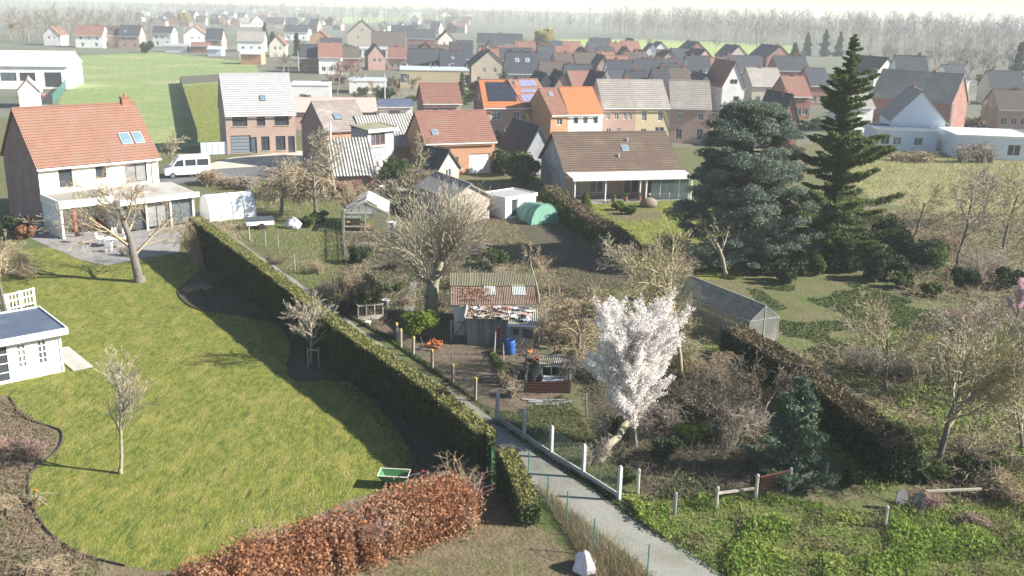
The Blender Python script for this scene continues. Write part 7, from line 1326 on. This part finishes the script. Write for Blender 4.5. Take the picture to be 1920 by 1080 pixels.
# shrubs and hedges between the village houses
_bp = []
for k in range(4):
    rng = np.random.default_rng(500 + k); cc = ellipsoid_clumps(rng, 9, .8, .8, .6, .75, .3); P = clump_points(rng, 420, cc, .35, .45); P = P[P[:, 2] > .02]
    _bp.append(leaf_mesh('foliage', P, .13, [L_DARK, L_GREEN, L_DRY, L_GREEN][k], rng=rng))
_st = MB().tube([(0, 0, 0), (.05, 0, .5), (.1, .05, .9)], [.08, .06, .03], 5).me('stem', MAT_BARK); rp = random.Random(91)
for i in range(150):
    px, py = rp.uniform(560, 1900), rp.uniform(92, 250)
    if 1040 < px < 1500 and py > 200: continue
    if py > 215 and px < 940: continue
    if px > 1600 and py < 120: continue
    t = thing('garden_shrub', 'small garden shrub between the village houses', 'shrub', G(px, py), rp.uniform(0, 6.28), 'shrubs between the village houses'); s = rp.uniform(.9, 2.2); t.scale = (s*rp.uniform(1, 2.2), s, s); k = rp.randrange(4); ob('foliage', _bp[k], t); ob('stem', _st, t)
for i in range(46):
    px, py = rp.uniform(540, 1900), rp.uniform(80, 200); t = thing('bare_tree', 'small bare garden tree between the village houses', 'tree', G(px, py), rp.uniform(0, 6.28), 'small bare trees between the village houses'); s = rp.uniform(.35, .7); t.scale = (s, s, s); k = rp.randrange(5); ob('crown', FT[k][0], t); ob('trunk', FT[k][1], t)
# ---------------------------------------------------------------- far woods, ground cover
def wood(name, label, poly, n, h, seed, twig=26):
    """far wood: trunks, upward branches and a haze of small twigs, one mass"""
    rng = np.random.default_rng(seed); P = scatter(poly, n, rng); N = len(P); H = h*rng.uniform(.7, 1.25, N); S = []
    base = np.concatenate([P, np.zeros((N, 1))], 1); top = base + np.stack([rng.normal(0, .6, N), rng.normal(0, .6, N), H], 1)
    S.append(np.concatenate([base, top, np.full((N, 1), .24), np.full((N, 1), .06)], 1))
    k = twig; i = np.repeat(np.arange(N), k); f = rng.uniform(.22, .95, (len(i), 1)); a = base[i] + (top[i]-base[i])*f; an = rng.uniform(0, 6.283, len(i)); L = (H[i]*rng.uniform(.12, .3, len(i))*(1.15 - f[:, 0]*.75))
    b = a + np.stack([np.cos(an)*L, np.sin(an)*L, L*rng.uniform(.5, 1.4, len(i))], 1); S.append(np.concatenate([a, b, np.full((len(i), 1), .085), np.full((len(i), 1), .04)], 1))
    j = np.repeat(np.arange(len(a)), 3); g = rng.uniform(.3, 1, (len(j), 1)); c = a[j] + (b[j]-a[j])*g; l = rng.uniform(.6, 2.0, (len(j), 1)); e = rng.normal(0, .6, (len(j), 3)); e[:, 2] = np.abs(e[:, 2]) + .3; S.append(np.concatenate([c, c + e*l, np.full((len(j), 1), .045), np.full((len(j), 1), .025)], 1))
    o = ob(name, seg_mesh(name, np.concatenate(S), L_FARBUD, 3, .1)); return tag(o, label, 'wood', kind='stuff')
wood('bare_wood', 'grey bare winter wood closing the view on the right', [(60, 728), (170, 553), (330, 461), (520, 420), (600, 588), (420, 784), (200, 896), (60, 896)], 1300, 19, 1, 22)
wood('bare_wood', 'hazy bare wood along the horizon, centre and left', [(-900, 1260), (-300, 1064), (0, 868), (110, 896), (60, 1260), (-500, 1680)], 900, 17, 2, 14)
wood('bare_wood', 'tan bare wood behind the white hall at far left', [(-260, 461), (-175, 399), (-160, 461), (-240, 560)], 90, 13, 3, 22)
wood('bare_wood', 'brown thicket at the wood foot behind the right outbuildings', [(130, 322), (240, 287), (330, 420), (190, 461), (140, 406)], 170, 9, 4, 22)
def tangle(name, label, poly, n, h, l, mat, seed, r=.006):
    rng = np.random.default_rng(seed); P = scatter(poly, n, rng); N = len(P); a = np.concatenate([P, rng.random((N, 1))*h*.4], 1); d = rng.normal(0, 1, (N, 3)); d[:, 2] = rng.uniform(-.1, .9, N); b = a + d*l*rng.uniform(.4, 1.2, (N, 1)); b[:, 2] = np.clip(b[:, 2], .03, h); m_ = (a + b)/2 + rng.normal(0, .08, (N, 3)); m_[:, 2] = np.abs(m_[:, 2]) + .05
    rr = np.full((N, 1), r); S = np.concatenate([np.concatenate([a, m_, rr*1.3, rr], 1), np.concatenate([m_, b, rr, rr*.6], 1)]); o = ob(name, seg_mesh(name, S, mat, 3, r*1.15)); return tag(o, label, 'brambles', kind='stuff')
def clumpy(poly, n, size, thr, seed=3):
    rng = np.random.default_rng(seed); P = scatter(poly, n*2, rng); k = 40; w = rng.normal(0, 1/size, (k, 2)); ph = rng.uniform(0, 6.283, k); v = np.cos(P @ w.T + ph).sum(1)/math.sqrt(k/2); m = v > thr; return P[m][:n], v[m][:n]
# lawns: short blades; rough areas: weeds and dry stalks
BL_LAWN = M('grass_blades', (.19,.205,.034), (.09,.13,.018), scale=2.4, trans=.3, c3=(.24,.215,.055), big=.5, stretch=(1.7,.55,1), rot=.74)
BL_DRY = M('dry_stalks', (.29,.235,.14), (.20,.16,.09), scale=1.2, trans=.15)
blades('grass', scatter(LAWN, 130000), .055, .011, BL_LAWN, 'short grass of the big left lawn', 'grass', lean=.6)
blades('grass', scatter(GLAWN, 15000), .09, .025, BL_LAWN, 'grass of the bungalow lawn', 'grass', lean=.6)
blades('grass', scatter(FIELD, 30000), .16, .05, M('field_blades', (.16,.23,.075), (.22,.27,.10), scale=.3, trans=.25), 'grass of the green field', 'grass', lean=.6)
blades('grass', scatter(MEADOW, 26000), .3, .03, M('meadow_blades', (.33,.29,.14), (.24,.24,.09), scale=.4, trans=.2), 'pale long grass of the right meadow', 'grass', lean=.5)
ground_leaves('weeds', scatter(VERGE, 26000), .09, .05, L_WEED, 'low green growth all over the verge right of the lane', 'weeds')
VP, vn_ = clumpy(VERGE, 44000, .9, -.1)
ground_leaves('weeds', VP, .10 + .28*np.clip(vn_, 0, 1.2), .03 + .05*NR.random(len(VP)), L_WEED, 'lush green weeds on the verge right of the lane', 'weeds')
VP, vn_ = clumpy(VERGE, 9000, .6, .4)
ground_leaves('dead_leaves', VP, .25, .05, L_DRY, 'dry patches in the verge right of the lane', 'leaves')
blades('dry_stalks', scatter(VERGE, 5200), .45, .010, BL_DRY, 'dry stalks sticking out of the verge', 'stalks')
vstrip = [G(*p) for p in [(1165, 950), (1205, 985), (1060, 876), (940, 794), (890, 750), (805, 693), (706, 624), (652, 594), (652, 590), (745, 640), (812, 690), (890, 748), (935, 790), (1035, 858), (1160, 936)]]
ground_leaves('weeds', scatter(vstrip, 9000), .16, .045, L_NETTLE, 'dark green weeds along the foot of the plot fence', 'weeds')
ground_leaves('weeds', scatter(NEARPLOT, 9000), .14, .04, L_NETTLE, 'weeds in the front corner of the plot', 'weeds'); blades('dry_stalks', scatter(NEARPLOT, 3500), .22, .008, BL_DRY, 'dry grass in the front corner of the plot', 'stalks', lean=.6)
ground_leaves('weeds', clumpy(GRASSPLOT, 22000, .8, -.6)[0], .16, .05, L_NETTLE, 'dark grass under the big bare tree', 'weeds'); blades('dry_stalks', scatter(GRASSPLOT, 1200), .18, .010, BL_DRY, 'dry grass under the big bare tree', 'stalks', lean=.6)  # dark leaf colour partly carries painted plant shade
blades('dry_stalks', scatter(RUNP, 2500), .10, .012, BL_DRY, 'straw scattered in the chicken run', 'stalks', lean=1.2)
tangle('dead_stalks', 'dead stalks and brambles on the orchard grass', GRASSPLOT, 2600, .35, .35, TWIG_TAN, 11, .009); tangle('dead_stalks', 'dark fallen twigs on the orchard grass', GRASSPLOT, 2200, .2, .4, TWIG_DARK, 12, .010)
RSTR = [G(*p) for p in [(850, 420), (880, 420), (960, 520), (1040, 640), (1010, 650), (930, 540)]]; tangle('brambles', 'brambles along the right plot boundary', RSTR, 2600, .6, .45, TWIG_TAN, 13, .010); ground_leaves('weeds', scatter(RSTR, 4000), .25, .06, L_NETTLE, 'nettles along the right plot boundary', 'weeds')
strip = [G(*p) for p in [(915, 662), (925, 662), (960, 712), (975, 740), (955, 730), (930, 690)]]; ground_leaves('ivy', scatter(strip, 2600), .35, .05, L_GREEN, 'low green ivy strip dividing the chicken run', 'ivy')
BR1 = [G(*p) for p in [(1000, 560), (1110, 560), (1210, 640), (1330, 700), (1420, 760), (1440, 900), (1380, 930), (1250, 940), (1180, 900), (1120, 800), (1040, 680)]]
BRD = [G(*p) for p in [(1100, 700), (1210, 690), (1330, 720), (1430, 780), (1445, 890), (1380, 930), (1250, 940), (1180, 900), (1120, 800)]]; BRU = [G(*p) for p in [(1000, 560), (1110, 560), (1210, 640), (1300, 690), (1210, 690), (1100, 700), (1040, 680)]]
zone('bramble_ground', BRD, G_SOIL, 4, px=False, jit=.3)
tangle('brambles', 'brown bramble cover right of the plot', BRU, 3200, .8, .6, TWIG_TAN, 1, .011); tangle('brambles', 'dark bramble cover right of the plot', BRD, 6000, .8, .5, TWIG_DARK, 2); ground_leaves('ivy', clumpy(BRD, 9000, .9, -.2)[0], .35, .06, L_DARK, 'dark ivy under the thickets right of the plot', 'ivy')
ground_leaves('weeds', clumpy(BR1, 6000, .8, .7)[0], .35, .06, L_WEED, 'green weeds among the brambles right of the plot', 'weeds'); ground_leaves('dead_leaves', scatter(BR1, 7000), .16, .055, L_DRY, 'dead leaves among the brambles right of the plot', 'leaves')
BR2 = [G(*p) for p in [(1500, 660), (1600, 640), (1950, 560), (2100, 900), (1800, 950), (1700, 900), (1580, 800), (1470, 700)]]
tangle('brambles', 'brown bramble cover on the right bank', BR2, 4500, .7, .6, TWIG_TAN, 3, .011); ground_leaves('weeds', clumpy(BR2, 24000, 1.2, 0)[0], .3, .06, L_WEED, 'green weeds on the right bank', 'weeds'); ground_leaves('dead_leaves', scatter(BR2, 9000), .14, .06, L_DRY, 'dead leaves on the right bank', 'leaves')
BR3 = [G(*p) for p in [(1600, 400), (1950, 400), (2050, 600), (1700, 560)]]; tangle('brambles', 'tan bramble cover at the meadow edge', BR3, 5500, 1.0, .9, TWIG_TAN, 4, .010); ground_leaves('dead_leaves', scatter(BR3, 7000), .3, .1, L_DRY, 'dead growth at the meadow edge', 'leaves')
BR4 = [G(*p) for p in [(1320, 650), (1390, 660), (1500, 720), (1640, 830), (1700, 900), (1640, 930), (1500, 800), (1400, 720)]]; ground_leaves('weeds', scatter(BR4, 7000), .3, .06, L_WEED, 'weeds round the overgrown hedge', 'weeds')
MIDG = [G(*p) for p in [(360, 405), (420, 350), (630, 345), (645, 590), (560, 525), (450, 440)]]; ground_leaves('weeds', scatter(MIDG, 8000), .10, .06, L_WEED, 'grass of the garden behind the hedge', 'weeds'); blades('dry_stalks', scatter(MIDG, 5000), .25, .02, BL_DRY, 'dry grass of the garden behind the hedge', 'stalks')
BEDS = [G(*p) for p in [(0, 745), (90, 800), (110, 830), (50, 900), (80, 1000), (200, 1060), (150, 1130), (-120, 1130), (-80, 760)]]; ground_leaves('dead_leaves', scatter(BEDS, 9000), .14, .05, L_DRY, 'dead leaves and stalks in the left flower bed', 'leaves'); tangle('dead_stalks', 'dry perennial stalks in the left flower bed', BEDS, 2200, .35, .25, TWIG_PINK, 7, .004)
DL = [G(*p) for p in [(650, 960), (760, 905), (900, 900), (985, 960), (1080, 1060), (1110, 1120), (560, 1120)]]; blades('dry_stalks', scatter(DL, 16000), .07, .010, BL_DRY, 'dry grass of the lawn beside the beech hedge', 'stalks', lean=.8); blades('grass', scatter(DL, 9000), .06, .011, BL_LAWN, 'green grass among the dry lawn beside the beech hedge', 'grass', lean=.8)
LS = [G(*p) for p in [(1000, 905), (1060, 950), (1200, 1060), (1230, 1100), (1120, 1100), (1060, 1000)]]; blades('dry_stalks', scatter(LS, 5000), .4, .010, BL_DRY, 'tall dry grass along the green wire fence', 'stalks', lean=.4)
VG = [G(*p) for p in [(885, 385), (935, 388), (1010, 470), (1170, 530), (1100, 640), (1000, 640), (940, 530), (900, 450)]]; blades('dry_stalks', scatter(VG, 6000), .22, .02, BL_DRY, 'dry growth in the vegetable plot', 'stalks'); ground_leaves('weeds', scatter(VG, 5000), .12, .06, L_NETTLE, 'weeds in the vegetable plot', 'weeds')
bedd = [G(*p) for p in [(340, 560), (380, 578), (520, 608), (545, 655), (700, 790), (744, 850), (760, 890), (900, 900), (780, 770), (620, 640), (440, 500)]]; ground_leaves('ground_cover', scatter(bedd, 6000), .12, .05, L_DARK, 'dark ground cover in the bed before the hedge', 'ground cover')
CL2 = [G(*p) for p in [(1400, 540), (1600, 530), (1760, 580), (1720, 660), (1560, 690), (1480, 640)]]; ground_leaves('weeds', clumpy(CL2, 16000, 1.4, -.6)[0], .12, .06, L_NETTLE, 'grass of the clearing, tree shade painted as dark leaves', 'weeds')  # tree shade painted in as a dark leaf colour
ledge = [(x - .3, y - .2) for x, y in _ll[1:10]] + [(x + .25, y + .15) for x, y in _ll[1:10]][::-1]; ground_leaves('weeds', scatter(ledge, 3000), .08, .04, L_NETTLE, 'weeds creeping over the left lane edge', 'weeds')
redge = [(x - .2, y - .15) for x, y in _lr[1:6]] + [(x + .3, y + .2) for x, y in _lr[1:6]][::-1]; ground_leaves('weeds', scatter(redge, 2600), .10, .04, L_NETTLE, 'weeds creeping over the right lane edge', 'weeds')
# ---------------------------------------------------------------- haze
hz = MB(); hz.box(-1800, 1800, -70, 2200, -1.0, 34); ho = hz.ob('haze', None); tag(ho, 'thin pale haze over the fields', 'haze', kind='stuff')
hm = bpy.data.materials.new('haze'); hm.use_nodes = True; n_ = hm.node_tree; n_.nodes.remove(n_.nodes['Principled BSDF']); pv = n_.nodes.new('ShaderNodeVolumePrincipled'); pv.inputs['Color'].default_value = (.88, .94, 1.0, 1); pv.inputs['Density'].default_value = .00034; pv.inputs['Anisotropy'].default_value = 0.0
n_.links.new(pv.outputs[0], n_.nodes['Material Output'].inputs['Volume']); ho.data.materials.append(hm); ho.display_type = 'WIRE'
